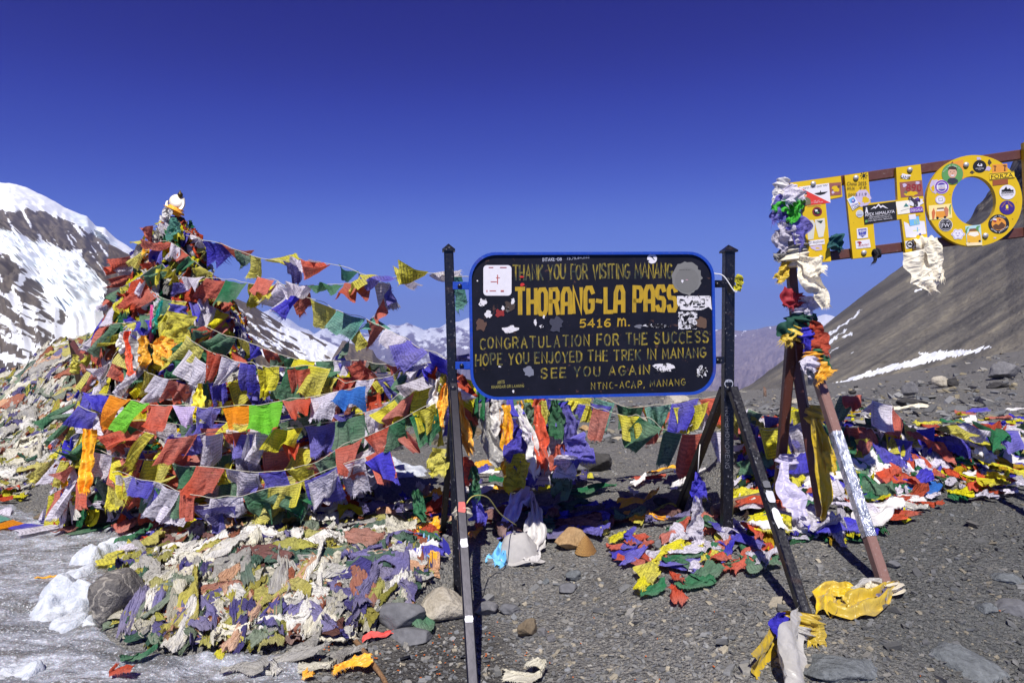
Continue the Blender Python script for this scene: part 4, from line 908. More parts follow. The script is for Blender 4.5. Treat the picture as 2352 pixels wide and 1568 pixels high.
def _st(par, pts, m_, prints, lift, label):
    o = mk('sticker', *poly_on(TP, [ZT(*p) for p in pts], lift), m_, Lt[par], smooth=False)
    if label: o['label'] = label
    # prints are thin inks in the same sticker mesh, one material slot each
    v = [np.array([w.co[:] for w in o.data.vertices]) + ORI[o.name]]; f = [tuple(p.vertices) for p in o.data.polygons]; mi = [0] * len(f); nb = len(v[0]); mats = [m_]
    for i, (pp, mm) in enumerate(prints):
        if isinstance(pp, tuple): s, q, rtl = pp; vv, ff = font_text(s, [ZT(*a) for a in q], TP, lift + .0014 + .0002 * i, rtl)
        else: vv, ff = poly_on(TP, [ZT(*a) for a in pp], lift + .0008 + .0002 * i, .0001)
        if len(vv) == 0: continue
        if mm not in mats: mats.append(mm)
        v.append(vv); f += [tuple(int(k) + nb for k in q) for q in ff]; mi += [mats.index(mm)] * len(ff); nb += len(vv)
    if len(v) > 1:
        nm = o['label'] if 'label' in o else None; bpy.data.objects.remove(o)
        o = mk('sticker', np.concatenate(v), f, mats, Lt[par], smooth=False, mi=mi)
        if nm: o['label'] = nm
    return o
def qd(x0, y0, x1, y1, sl=-.13):
    """text box: left x0, right x1, top y0, bottom y1 at the left end, rising with slope sl"""
    d = (x1 - x0) * sl; return ((x0, y0), (x1, y0 + d), (x1, y1 + d), (x0, y1))
ST_W, ST_K, ST_R = WHITE, BLACKP, flat(S(214, 52, 40)); ORG, PUR, GRN, SKIN, TANP, LIL = flat(S(226, 150, 50)), flat(S(86, 44, 150)), flat(S(92, 150, 80)), flat(S(214, 168, 138)), flat(S(110, 106, 76)), flat(S(196, 180, 206))
BLU, LBL, CRM, DRED, VIO, RUSTP = flat(S(60, 66, 160)), flat(S(110, 180, 224)), flat(S(238, 232, 214)), flat(S(150, 30, 40)), flat(S(120, 70, 170)), flat(S(146, 86, 76))
# T
st([(417, 425), (678, 392), (692, 560), (430, 592)], ST_W, [([(417, 425), (692, 560), (430, 592)], ST_R), (('אמור מעט ועשה הרבה', qd(455, 432, 668, 446, -.14), True), ST_K), (disc(472, 492, 17, 19), SKIN), ([(452, 478), (474, 470), (492, 482), (488, 488), (455, 490)], ST_K), ([(434, 590), (440, 545), (462, 515), (490, 512), (520, 530), (524, 576)], TANP),
   ([(552, 480), (600, 470), (606, 452), (612, 470), (668, 464), (640, 484), (606, 494), (580, 492)], ST_K), (('לזכר סרן', qd(548, 540, 598, 552, -.08), True), ST_W), (('הראל אשינגר ז"ל', qd(528, 554, 624, 566, -.08), True), ST_W)], label='red and white diagonal sticker with a uniformed figure')
st([(680, 392), (780, 384), (786, 490), (690, 500)], RUSTP, [(torn(735, 440, 34, 36, 7), YELM), (torn(712, 470, 16, 14, 8), LIL), (torn(762, 420, 12, 16, 9), flat(S(96, 62, 50)))], .001)
st(disc(577, 636, 42, 40), ST_K, [(disc(577, 636, 39, 37), DRED), (disc(577, 636, 31, 29), ST_K), (torn(570, 628, 16, 12, 11), ST_W), (torn(585, 645, 14, 9, 12), GRN)])
st([(486, 712), (540, 708), (560, 742), (545, 872), (500, 878), (490, 790)], flat(S(206, 204, 190)), [([(502, 728), (522, 722), (520, 776), (506, 776)], ST_K)])
st([(556, 706), (640, 692), (646, 760), (630, 852), (590, 858), (566, 770)], flat(S(216, 212, 196)), [([(570, 716), (628, 712), (610, 740)], flat(S(44, 62, 52)))])
st([(503, 888), (638, 870), (642, 914), (506, 930)], ST_W, [(('① ชัยภูมิเทรค', qd(512, 894, 632, 918, -.11), False), ST_K)])
st([(515, 935), (616, 922), (620, 965), (570, 972), (530, 955)], LIL, [(torn(580, 950, 20, 9, 13), YELM)])
st([(487, 580), (612, 566), (612, 588), (490, 598)], flat(S(214, 170, 60)), [(('www.summittreks.com', qd(498, 586, 604, 594, -.1), False), flat(S(90, 62, 20)))], .0006)
# H, handwriting and stickers
for s, q in (('China 2025', qd(832, 382, 1000, 412, -.03)), ('阿丛 · 子木', qd(836, 424, 1004, 452, -.06)), ('2025.11.9', qd(842, 480, 1002, 504, -.04))):
    mk('handwriting', *font_text(s, [ZT(*a) for a in q], TP, .0042), ST_K, Lt['H'], smooth=False)
sun_ = MB(); sun_.add(poly_on(TP, [ZT(*p) for p in disc(978, 326, 13)], .003))
for k in range(8):
    a = k * math.pi / 4; c, s_ = math.cos(a), math.sin(a); sun_.add(poly_on(TP, [ZT(978 + c * r - s_ * w, 326 + s_ * r + c * w) for r, w in ((19, -2.5), (32, -2.5), (32, 2.5), (19, 2.5))], .003))
sun_.build('sun_doodle', ST_K, Lt['H'], smooth=False)
st(disc(966, 524, 70, 74, 26, 0, .06, 3), LIL, [(torn(990, 540, 34, 34, 15), YELM), (torn(930, 570, 22, 20, 16), YELM)], .0006)
st([(834, 530), (892, 498), (944, 586), (882, 626)], ST_W, [([(846, 532), (890, 508), (910, 546), (866, 566)], LBL), (disc(886, 544, 16, 18), BLU), (disc(884, 540, 10, 9), LIL), (('CRUISIN', ((866, 582), (926, 560), (932, 572), (872, 596)), False), BLU), (('LOUIS', ((880, 600), (938, 574), (944, 588), (886, 616)), False), ST_K)], .0028)
st(disc(942, 654, 32), ST_W, [(disc(942, 654, 28), flat(S(186, 190, 196))), (('XANAX', qd(920, 660, 966, 674, -.1), False), BLU)], .0022)
st([(968, 588), (1252, 548), (1262, 704), (984, 746)], ST_K, [([(1034, 618), (1068, 590), (1078, 598), (1104, 568), (1124, 590), (1140, 580), (1190, 612), (1160, 604), (1140, 594), (1120, 606), (1106, 584), (1076, 612), (1066, 604)], ST_W), (disc(1000, 606, 6, 7), ST_W), ([(994, 614), (1006, 612), (1012, 632), (1014, 650), (1006, 650), (1002, 634), (996, 650), (988, 650), (992, 632)], ST_W),
   (('APEX HIMALAYA', ((984, 652), (1240, 620), (1243, 646), (987, 680)), False), ST_W), (('TREKS & EXPEDITION PVT. LTD.', ((1020, 682), (1208, 658), (1209, 669), (1021, 693)), False), ST_W), (('Email: apexhimalayatreks@gmail.com', ((1016, 698), (1220, 672), (1221, 682), (1017, 708)), False), ST_W), ([(988, 710), (1010, 707), (1010, 728), (988, 731)], GRN),
   (('(+977) 9851139945 / 9803476700', ((1014, 713), (1222, 688), (1223, 700), (1015, 726)), False), ST_W)], .0034, 'H', 'black company sticker with white peaks and hiker')
st([(916, 782), (1008, 772), (1014, 860), (922, 870)], ST_W, [([(928, 788), (1000, 780), (998, 830), (966, 858), (934, 836)], BLU), ([(936, 796), (992, 790), (992, 806), (936, 810)], ST_W), (('1950', qd(940, 796, 988, 806, -.1), False), BLU), (('F.C.', qd(948, 812, 976, 826, -.1), False), ST_W), (('ARNSBERG', qd(938, 836, 992, 848, -.15), False), ST_W)], .0016, 'H')
st([(905, 888), (1026, 872), (1038, 942), (912, 956)], ST_W, [(torn(942, 902, 26, 14, 20), DRED), ([(938, 908), (946, 906), (948, 930), (938, 932)], DRED), (('Chautari', qd(926, 914, 1022, 934, -.1), False), RED2), (('Coffee · Tea · Food', qd(932, 938, 1014, 944, -.08), False), RED2)], .0016, 'H')
st([(1284, 386), (1476, 366), (1490, 500), (1296, 516)], RUSTP, [(torn(1390, 480, 70, 26, 22), YELM), (torn(1330, 410, 26, 20, 23), LIL), (torn(1440, 390, 24, 14, 24), LIL), (torn(1340, 470, 20, 18, 25), TANP), (('890', qd(1340, 400, 1474, 466, -.03), False), DRED)], .0008, 'H')
st(torn(1334, 334, 52, 26, 26, 18), ST_W, [(('SANB', qd(1292, 326, 1376, 352, .08), False), ST_K)], .0014, 'H')
st([(1250, 552), (1368, 538), (1378, 648), (1268, 662)], CRM, [([(1318, 596), (1340, 562), (1364, 594)], flat(S(60, 120, 112))), ([(1292, 628), (1366, 606), (1366, 612), (1294, 634)], flat(S(180, 180, 170)))], .0016, 'H')
st(torn(1424, 560, 74, 56, 27, 20), ST_W, [([(1362, 524), (1384, 508), (1410, 530), (1440, 514), (1462, 530), (1462, 556), (1440, 550), (1444, 590), (1418, 592), (1400, 556)], flat(S(58, 44, 66))), (disc(1374, 522, 15, 15), ST_K), (disc(1374, 522, 9, 9), GREYP), (disc(1420, 584, 15, 15), ST_K), (disc(1420, 584, 9, 9), GREYP), (disc(1438, 528, 12, 12), PUR)], .0026, 'H')
st([(1370, 606), (1478, 590), (1490, 636), (1376, 646)], VIO, [(('DEEGALA', qd(1380, 616, 1482, 638, -.1), False), ST_W)], .0034, 'H')
st([(1362, 664), (1420, 656), (1428, 700), (1368, 706)], ST_W, [(('HOM', qd(1424, 664, 1462, 678, -.1), False), DRED)], .003, 'H')
st([(1364, 696), (1448, 672), (1458, 744), (1374, 760)], LBL, [(('Al Ob', ((1406, 706), (1446, 700), (1450, 740), (1410, 748)), False), flat(S(190, 220, 120)))], .0022, 'H')
st([(1320, 722), (1360, 740), (1372, 764), (1450, 742), (1456, 716), (1498, 718), (1514, 826), (1432, 838), (1424, 858), (1340, 858)], ST_W, [([(1400, 800), (1460, 790), (1460, 796), (1400, 806)], flat(S(220, 224, 90))), ([(1452, 824), (1468, 822), (1468, 836), (1452, 838)], BLU), ([(1432, 770), (1440, 769), (1444, 806), (1436, 808)], LBL)], .001, 'H')
st([(1332, 890), (1408, 880), (1416, 946), (1340, 956)], ST_W, [(disc(1374, 918, 33), ST_K), (disc(1374, 918, 22), ST_W), (torn(1374, 918, 18, 14, 28), ST_K)], .0016, 'H')
# O
st([(1706, 220), (1832, 188), (1834, 360), (1770, 330), (1720, 270)], ORG, [([(1712, 236), (1740, 206), (1746, 214), (1722, 242)], flat(S(120, 70, 40)))], .0006, 'O')
st(disc(1738, 314, 92, 90, 36), GRN, [(disc(1738, 300, 38, 50), SKIN), ([(1698, 290), (1704, 256), (1736, 246), (1772, 258), (1778, 296), (1766, 276), (1712, 274)], flat(S(60, 44, 36))), ([(1692, 386), (1700, 360), (1722, 346), (1756, 346), (1786, 366), (1784, 386), (1740, 402)], flat(S(46, 52, 64))), (disc(1722, 296, 4, 3, 8), ST_K), (disc(1752, 295, 4, 3, 8), ST_K), ([(1722, 322), (1756, 320), (1748, 332), (1730, 333)], ST_W), ([(1735, 300), (1742, 300), (1746, 314), (1732, 315)], flat(S(196, 146, 118))),
   (('תמיד עם החיוך', ((1654, 296), (1716, 236), (1722, 244), (1662, 302)), True), ST_W), (('הכי מושלם', ((1740, 232), (1806, 262), (1802, 272), (1738, 242)), True), ST_W)], .0018, 'O', 'round portrait sticker of a smiling person on green')
st(disc(1600, 420, 54, 58, 26, 0, .1, 30), LIL, [(torn(1570, 440, 20, 30, 31), YELM)], .0006, 'O')
st(disc(1646, 424, 62, 61, 32), ST_W, [(disc(1646, 424, 58, 57, 32), VIO), (disc(1646, 424, 43, 42, 28), ST_W), (disc(1646, 424, 38, 37, 24), flat(S(80, 60, 150))), ([(1602, 412), (1690, 404), (1692, 440), (1604, 446)], ST_W), (('URBAN', qd(1618, 416, 1676, 426, -.06), False), BLU), (('RADIO', qd(1620, 430, 1676, 442, -.06), False), DRED)], .0018, 'O')
st(disc(1634, 534, 43, 38, 26), LIL, [(disc(1634, 534, 36, 31, 24), ST_W), ([(1618, 520), (1654, 518), (1656, 546), (1620, 548)], GREYP), ([(1622, 524), (1651, 522), (1652, 542), (1624, 544)], ST_W)], .0016, 'O')
st([(1534, 586), (1728, 568), (1736, 690), (1542, 708)], flat(S(244, 224, 150)), [([(1594, 694), (1596, 632), (1612, 612), (1668, 608), (1684, 630), (1690, 686)], ORG), ([(1598, 634), (1612, 614), (1668, 610), (1680, 628)], CRM), (disc(1610, 690, 11, 11, 12), ST_K), (disc(1674, 684, 11, 11, 12), ST_K), ([(1560, 640), (1578, 604), (1592, 644), (1582, 700), (1566, 702)], flat(S(206, 110, 60))), ([(1664, 612), (1682, 590), (1706, 618), (1698, 676), (1684, 680)], flat(S(196, 120, 84))), ([(1606, 606), (1664, 600), (1664, 612), (1606, 616)], flat(S(120, 84, 60))), ([(1710, 600), (1716, 580), (1730, 574), (1722, 602), (1722, 660), (1716, 660)], GRN)], .0014, 'O', 'cream picture sticker of two people and a yellow van')
st(disc(1680, 750, 59, 55, 30), ST_W, [(disc(1680, 750, 55, 51, 28), ST_K), (disc(1680, 750, 47, 43, 28), ST_W), (disc(1680, 750, 45, 41, 28), ST_K), (('FW', qd(1646, 738, 1716, 772, -.04), False), ST_W), (('EST. 1985', qd(1652, 722, 1706, 730, -.04), False), ST_W), (('NEPAL', qd(1660, 782, 1704, 790, -.04), False), ST_W)], .0018, 'O')
cl = [(1786 + (54 + 6 * math.cos(6 * a)) * math.cos(a), 830 + (44 + 5 * math.cos(6 * a)) * math.sin(a)) for a in np.linspace(0, 2 * math.pi, 48, endpoint=False)]; cl2 = [(1786 + (x - 1786) * .88, 830 + (y - 830) * .88) for x, y in cl]; cl3 = [(1786 + (x - 1786) * .82, 830 + (y - 830) * .82) for x, y in cl]
st(cl, ST_W, [(cl2, VIO), (cl3, ST_W), (disc(1770, 822, 5, 5, 10), VIO), (disc(1796, 822, 5, 5, 10), VIO), ([(1774, 838), (1784, 844), (1794, 838), (1794, 842), (1784, 849), (1774, 842)], VIO)], .0016, 'O', 'white cloud sticker with a small smile')
st([(1848, 762), (1980, 748), (1994, 924), (1864, 930)], flat(S(176, 212, 214)), [([(1864, 900), (1862, 830), (1882, 806), (1960, 800), (1980, 836), (1988, 888), (1930, 912)], flat(S(232, 178, 50))), ([(1872, 836), (1888, 812), (1954, 808), (1968, 836), (1930, 852)], CRM), (disc(1884, 912, 13, 14, 14), ST_K), (disc(1972, 892, 10, 13, 14), ST_K), ([(1880, 804), (1884, 784), (1948, 778), (1956, 800)], flat(S(130, 84, 54))), ([(1850, 800), (1862, 772), (1884, 766), (1866, 786), (1862, 830)], GRN), ([(1936, 782), (1950, 760), (1980, 758), (1962, 774), (1964, 812)], GRN), ([(1852, 905), (1992, 898), (1994, 924), (1864, 930)], flat(S(240, 220, 170)))], .0014, 'O', 'picture sticker of a yellow camper van under palms')
st(disc(2136, 742, 90, 82, 34, 0, 0), flat(S(30, 30, 34)), [(disc(2136, 742, 62, 55, 28), ORG), ([(2082, 762), (2110, 740), (2134, 752), (2160, 724), (2194, 750), (2180, 778), (2140, 794), (2100, 786)], flat(S(96, 60, 34))), ([(2086, 694), (2118, 698), (2116, 712), (2088, 708)], ST_W), ([(2088, 710), (2116, 714), (2114, 728), (2090, 724)], DRED), ([(2136, 696), (2158, 708), (2140, 714)], DRED),
   (('ANNAPURNA', ((2060, 712), (2114, 668), (2120, 678), (2068, 722)), False), ST_W), (('CIRCUIT', ((2134, 664), (2196, 684), (2192, 696), (2132, 676)), False), ST_W), (('2025 ANIA', ((2074, 776), (2124, 806), (2120, 818), (2066, 786)), False), ST_W), (('& PIOTR TREK', ((2134, 808), (2214, 756), (2222, 766), (2140, 820)), False), ST_W)], .0018, 'O', 'round dark sticker with an orange mountain scene')
st(disc(2208, 602, 66, 60, 34), flat(S(58, 34, 128)), [([(2196, 580), (2216, 578), (2218, 610), (2198, 612)], flat(S(236, 214, 70))), (('KAS SKAITYS', ((2154, 596), (2190, 554), (2198, 560), (2164, 600)), False), ORG), (('TAS GAIDYS', ((2218, 552), (2258, 592), (2250, 600), (2210, 562)), False), ORG), (('MALEK', qd(2190, 618, 2222, 625, -.04), False), ORG)], .0018, 'O')
st(disc(2210, 470, 69, 63, 34), ST_W, [([(2156, 484), (2160, 450), (2180, 446), (2200, 420), (2210, 444), (2232, 436), (2240, 450), (2262, 448), (2264, 480)], ST_K), (('Kasthamandap', qd(2158, 462, 2262, 484, -.02), False), ST_W), (('RESTAURANT & BAR', qd(2160, 492, 2258, 500, -.04), False), ST_K)], .0018, 'O')
st([(2078, 232), (2208, 226), (2216, 400), (2084, 414)], ORG, [([(2096, 290), (2100, 256), (2084, 246), (2104, 240), (2118, 250), (2108, 258), (2110, 290)], flat(S(110, 60, 30))), ([(2180, 290), (2184, 250), (2168, 240), (2190, 234), (2206, 246), (2192, 254), (2194, 290)], flat(S(110, 60, 30))), ([(2082, 360), (2214, 348), (2216, 400), (2084, 414)], flat(S(150, 80, 40)))], .0006, 'O')
st([(2054, 308), (2268, 290), (2274, 348), (2058, 368)], flat(S(238, 200, 30)), [([(2056, 312), (2268, 294), (2268, 299), (2056, 317)], ST_K), ([(2058, 360), (2272, 341), (2272, 346), (2058, 365)], ST_K), (('FORZA', ((2070, 322), (2256, 304), (2258, 338), (2072, 356)), False), ST_K)], .0022, 'O')
st(disc(1972, 248, 58, 53, 30), ST_K, [(torn(1974, 234, 26, 18, 33), ST_W), (torn(1974, 230, 12, 10, 34), ST_K), (('GHUMFHIR', qd(1936, 262, 2008, 272, -.02), False), ST_W), (('NEPAL', qd(1960, 276, 1986, 281, -.02), False), ST_W)], .0018, 'O')
for cx, cy, w, h, k in ((1964, 180, 22, 16, 40), (2056, 214, 18, 26, 41), (2040, 268, 30, 22, 42), (1908, 300, 26, 14, 43), (2102, 862, 16, 7, 44)): st(torn(cx, cy, w, h, k), flat(S(70, 60, 40)) if k % 2 else LIL, [], .0006, 'O')
# ------------------------------------------------------------ cloth: flags on strings, scarves, rags
RNG = np.random.default_rng(77)
def fringe(edge, dirs, length, rg, wid=.004, dens=2):
    """loose threads along an edge (N x 3) : slim triangles"""
    v, f, u = [], [], []; n = len(edge); cl = vn(np.arange(n) * .45 + rg.uniform(0, 99), 0.5, rg.uniform(0, 99), 3)
    for i in range((n - 1) * dens):
        t = (i + rg.uniform(0, 1)) / dens; k = min(int(t), n - 2); a = t - k
        p = edge[k] * (1 - a) + edge[k + 1] * a; d = dirs[k] * (1 - a) + dirs[k + 1] * a; e = nz(edge[k + 1] - edge[k])
        L = length * rg.uniform(.2, 1.3) * max(0.0, 1.7 * float(cl[min(n - 2, k)]) - .45); w = wid * rg.uniform(.7, 1.4); q = p + d * L + e * rg.normal(0, .35) * L + rg.normal(0, .12, 3) * L
        b = len(v); v += [p - e * w, p + e * w, q]; f.append((b, b + 1, b + 2)); u += [(t / (n - 1), 0.0)] * 3
    return v, f, u
def flag_mesh(a, b, D, H, rg, amp=.02, nx=11, ny=9, skew=0.0, curl=None, fr=.035, gather=.0):
    """a,b = tied top corners, D = direction in which it falls or flies, H = its length"""
    a, b, D = np.asarray(a, float), np.asarray(b, float), nz(D); e = b - a; Wd = np.linalg.norm(e); e = e / (Wd + 1e-9); N = nz(np.cross(e, D))
    u = np.linspace(0, 1, nx)[:, None]; v = np.linspace(0, 1, ny)[None, :]
    ph = rg.uniform(0, 6.3, 4); k1, k2 = rg.uniform(.7, 1.9), rg.uniform(1.5, 3.2)
    rip = amp * (np.sin(u * 2 * math.pi * k1 + ph[0] + v * rg.uniform(-2.5, 2.5)) * (.25 + v) + .45 * np.sin(u * 2 * math.pi * k2 + ph[1] + v * 3) * v)
    bend = rg.normal(0, .10) * Wd * v ** 2 * (u - .5) * 2 + (rg.normal(0, .12) if curl is None else curl) * H * v ** 2
    uc = .5 + (u - .5) * (1 - gather * v) + skew * v * H / max(Wd, .05)
    sag = -.035 * Wd * 4 * u * (1 - u)
    Hs = H * (1 + rg.normal(0, .04) * (u - .5) * 4 + .05 * np.sin(u * 7 + ph[2]))
    # a dog-eared lower corner
    cu = rg.integers(0, 3); corner = np.zeros((nx, ny))
    if cu: corner = np.clip((v - .45) * 1.6, 0, 1) * np.clip(((u if cu == 1 else 1 - u) - .5) * 2, 0, 1) * rg.uniform(.05, .3) * Wd
    P = a + e * (uc * Wd)[..., None] + D * (v * Hs)[..., None] + N * (rip + bend + corner * (1 if rg.random() < .6 else -1))[..., None] + np.array((0, 0, 1.0)) * (sag * np.ones_like(v))[..., None] - D * (corner * .5)[..., None]
    V = P.reshape(-1, 3); UV = np.stack([np.broadcast_to(u, (nx, ny)), np.broadcast_to(1 - v, (nx, ny))], -1).reshape(-1, 2); Fc = grid_f(nx, ny)
    fv, ff, fu = fringe(P[:, -1], nz_rows(P[:, -1] - P[:, -2]), fr * H / .2, rg, .0026, 5)
    fv2, ff2, fu2 = fringe(P[-1, :], np.tile(e, (ny, 1)), fr * .45, rg, .003, 1)
    n0 = len(V); n1 = n0 + len(fv)
    V = np.concatenate([V, np.array(fv), np.array(fv2)]); UV = np.concatenate([UV, np.array(fu), np.array(fu2)])
    return V, Fc + [tuple(i + n0 for i in q) for q in ff] + [tuple(i + n1 for i in q) for q in ff2], UV
def crease(q): return (1 - np.abs(2 * (q - np.floor(q)) - 1)) ** 1.6
def nz_rows(A): return A / (np.linalg.norm(A, axis=1)[:, None] + 1e-9)
def flag_string(label, pts, cols, H=.2, lean=(.15, .5), az=None, amp=.022, seed=1, group='prayer flag strings at the pass', fill=.97, toward=.0, name='prayer_flag_string', mats=None, world=False, cordr=.0025, skip=(), fr=.04, surf=None, ground=False, double=None):
    double = (0 if ground or world or seed in (101, 102, 103, 104, 108, 116) else .5) if double is None else double
    """pts: (px, py, depth) along the cord (or world points); cols: one colour letter per flag, '-' leaves a gap"""
    rg = np.random.default_rng(seed); mats = mats or FLAG
    P = spline([p if world else at(*p) for p in pts], 120)
    if not world: q_ = np.arange(120) * .09; P[1:-1] += ((np.stack([fbm(q_, q_ * 0 + 3.3 * k, seed * .7, 2, seed) for k in range(3)], 1) - .5) * np.array((.03, .12, .10)))[1:-1]
    s = arclen(P); L = s[-1]; n = len(cols)
    t = thing(name, label, 'flag string', P[np.argmin(P[:, 2])], group)
    mk('cord', *tube(P[::2], cordr, 5), CORDM, t)
    w = rg.uniform(.8, 1.2, n); w = w / w.sum() * L; x = 0
    for i, c in enumerate(cols):
        x0, x1 = x, x + w[i]; x = x1
        if c == '-': continue
        m = (x0 + x1) / 2; h = (x1 - x0) * fill / 2
        a, b = along(P, s, m - h), along(P, s, m + h); a, b = a + rg.normal(0, .004, 3), b + rg.normal(0, .004, 3)
        ang = rg.uniform(*lean) * math.pi / 2; A = (az if az is not None else rg.uniform(-math.pi, math.pi)) + rg.normal(0, .5)
        if surf is not None:
            D = surf((a + b) / 2); D = nz(D + rg.normal(0, .24, 3))
        else: D = np.array((math.cos(A) * math.sin(ang), math.sin(A) * math.sin(ang), -math.cos(ang)))
        D = D - nz(b - a) * np.dot(D, nz(b - a)) * .85
        D[1] -= toward
        odd = rg.random(); gt = rg.uniform(-.1, .25) if odd > .2 else rg.uniform(.4, .85)
        if .2 < odd < .34: b = b - (b - a) * rg.uniform(.25, .5)                    # slipped together on the cord
        v, f, uv = flag_mesh(a, b, D, H * rg.uniform(.68, 1.32), rg, amp * rg.uniform(.6, 2.0), skew=rg.normal(-.08, .28), fr=fr * rg.uniform(.5, 1.5), gather=gt, curl=rg.normal(0, .3) if odd > .8 else None)
        if ground: g_ = gz(v[:, 0], v[:, 1]); v[:, 2] = np.where(v[:, 2] < g_ + .05, g_ + .032 + np.clip(v[:, 2] - g_ + .1, 0, .2) * .12, v[:, 2])
        o = mk('flag', v, f, mats[c], t, uv=uv); o['label'] = CN[c] + ' flag'
        if double and rg.random() < double:                              # another flag tied over the same place
            c2 = 'wrgyb'[rg.integers(5)]; e_ = (b - a) * rg.uniform(-.4, .4); dz = np.array((rg.normal(0, .02), rg.uniform(-.05, .05), -rg.uniform(.0, .09))); D2 = nz(D + rg.normal(0, .35, 3))
            v, f, uv = flag_mesh(a + e_ + dz, b + e_ + dz + rg.normal(0, .025, 3), D2, H * rg.uniform(.6, 1.15), rg, amp * rg.uniform(.8, 2.2), skew=rg.normal(0, .35), fr=fr, gather=rg.uniform(0, .6), curl=rg.normal(0, .3))
            o = mk('flag', v, f, FLAG[c2], t, uv=uv); o['label'] = CN[c2] + ' flag tied over the row'
    return t
def ribbon(path, width, fold, nf, rg, nw=13, face=(0, -1, 0), ny=None, uvr=1.0, twist=0.0, fr=.05):
    """a hanging or lying strip of cloth folded lengthwise"""
    P = np.asarray(path, float); n = len(P); T = nz_rows(np.gradient(P, axis=0)); w = np.broadcast_to(np.asarray(width, float), (n,)); face = np.asarray(face, float)
    s = np.linspace(0, 1, n); t = np.linspace(-.5, .5, nw); V = np.zeros((n, nw, 3)); ph = rg.uniform(0, 6.3, 3); w = w * (1 + .16 * np.sin(s * 9 + ph[0]) + .1 * np.sin(s * 21 + ph[1]))
    for i in range(n):
        x = nz(np.cross(T[i], face)); z = np.cross(x, T[i]); tw = twist * s[i]
        x, z = x * math.cos(tw) + z * math.sin(tw), z * math.cos(tw) - x * math.sin(tw)
        h = fold * 1.5 * (np.sin(t * 2 * math.pi * nf + ph[0] + 1.9 * math.sin(s[i] * 5 + ph[1])) * (.6 + .4 * math.sin(s[i] * 6 + ph[2])) + .7 * (crease(t * nf * 1.3 + s[i] * 2.2 + ph[2]) - .5) + 1.0 * (fbm(t * 5 + 5 + ph[1], s[i] * 9 + ph[0], 0, 3, 5) - .5))
        V[i] = P[i] + np.outer(t * w[i], x) + np.outer(h, z)
    uv = np.stack([np.broadcast_to(t + .5, (n, nw)), np.broadcast_to((1 - s)[:, None], (n, nw))], -1).reshape(-1, 2)
    fv, ff, fu = fringe(V[-1], np.tile(T[-1], (nw, 1)), fr, rg, .003, 4)
    n0 = n * nw
    return np.concatenate([V.reshape(-1, 3), np.array(fv)]), grid_f(n, nw) + [tuple(i + n0 for i in q) for q in ff], np.concatenate([uv, np.array(fu)])
def scarf(label, pts, w, mat, seed, fold=.018, nf=1.6, group=None, name='scarf', twist=.0, fr=.05, knot=None, cat='scarf', face=(0, -1, 0), world=False, nw=17):
    """pts: (px, py, depth) down the strip; w: widths in metres"""
    rg = np.random.default_rng(seed); P = spline([p if world else at(*p) for p in pts], 26)
    P = P + (np.stack([fbm(np.arange(26) * .3, k * 9.0, seed, 2, seed) for k in range(3)], 1) - .5) * .04 * np.linspace(0, 1, 26)[:, None]
    ww = np.interp(np.linspace(0, 1, 26), np.linspace(0, 1, len(w)), w)
    v, f, uv = ribbon(P, ww, fold, nf, rg, nw, face, twist=twist, fr=fr)
    if knot:
        c, r = P[0], knot; nv, nf_ = ico(2); nn = 1 + .35 * (fbm(nv[:, 0] * 3, nv[:, 1] * 3, nv[:, 2] * 3, 3, seed) - .5)
        b = len(v); v = np.concatenate([v, c + nv * nn[:, None] * np.array((r * 1.1, r, r * .85))]); f = f + [tuple(i + b for i in q) for q in nf_]; uv = np.concatenate([uv, np.zeros((len(nv), 2))])
    return mk(name, v, f, mat, uv=uv, label=label, cat=cat, group=group)
def wrap_knot(c, ax, r0, r1, h, rg, seed):
    """cloth wound round a post: bulging rings"""
    n, m = 34, 22; ax = nz(ax); a = nz(np.cross(ax, (0, 1, .2))); b = np.cross(ax, a); v = []
    for j in range(m):
        t = j / (m - 1)
        for i in range(n):
            q = 2 * math.pi * i / n; r = r0 + (r1 - r0) * abs(math.sin(t * math.pi)) ** .6; r *= 1 + .22 * math.sin(t * 14 + 2 * math.sin(q + seed)) + .3 * (vn(math.cos(q) * 2 + 5, math.sin(q) * 2 + 5, t * 4 + seed, seed) - .5) + .3 * float(crease(np.float64(t * 4.2 + math.sin(q + seed) * .5 + q * .16 + seed * .37))) - .12
            v.append(c + ax * (t - .5) * h + (a * math.cos(q) + b * math.sin(q)) * r)
    f = [(j * n + i, j * n + (i + 1) % n, (j + 1) * n + (i + 1) % n, (j + 1) * n + i) for j in range(m - 1) for i in range(n)]
    return np.array(v), f
def crease(q): return (1 - np.abs(2 * (q - np.floor(q)) - 1)) ** 1.6
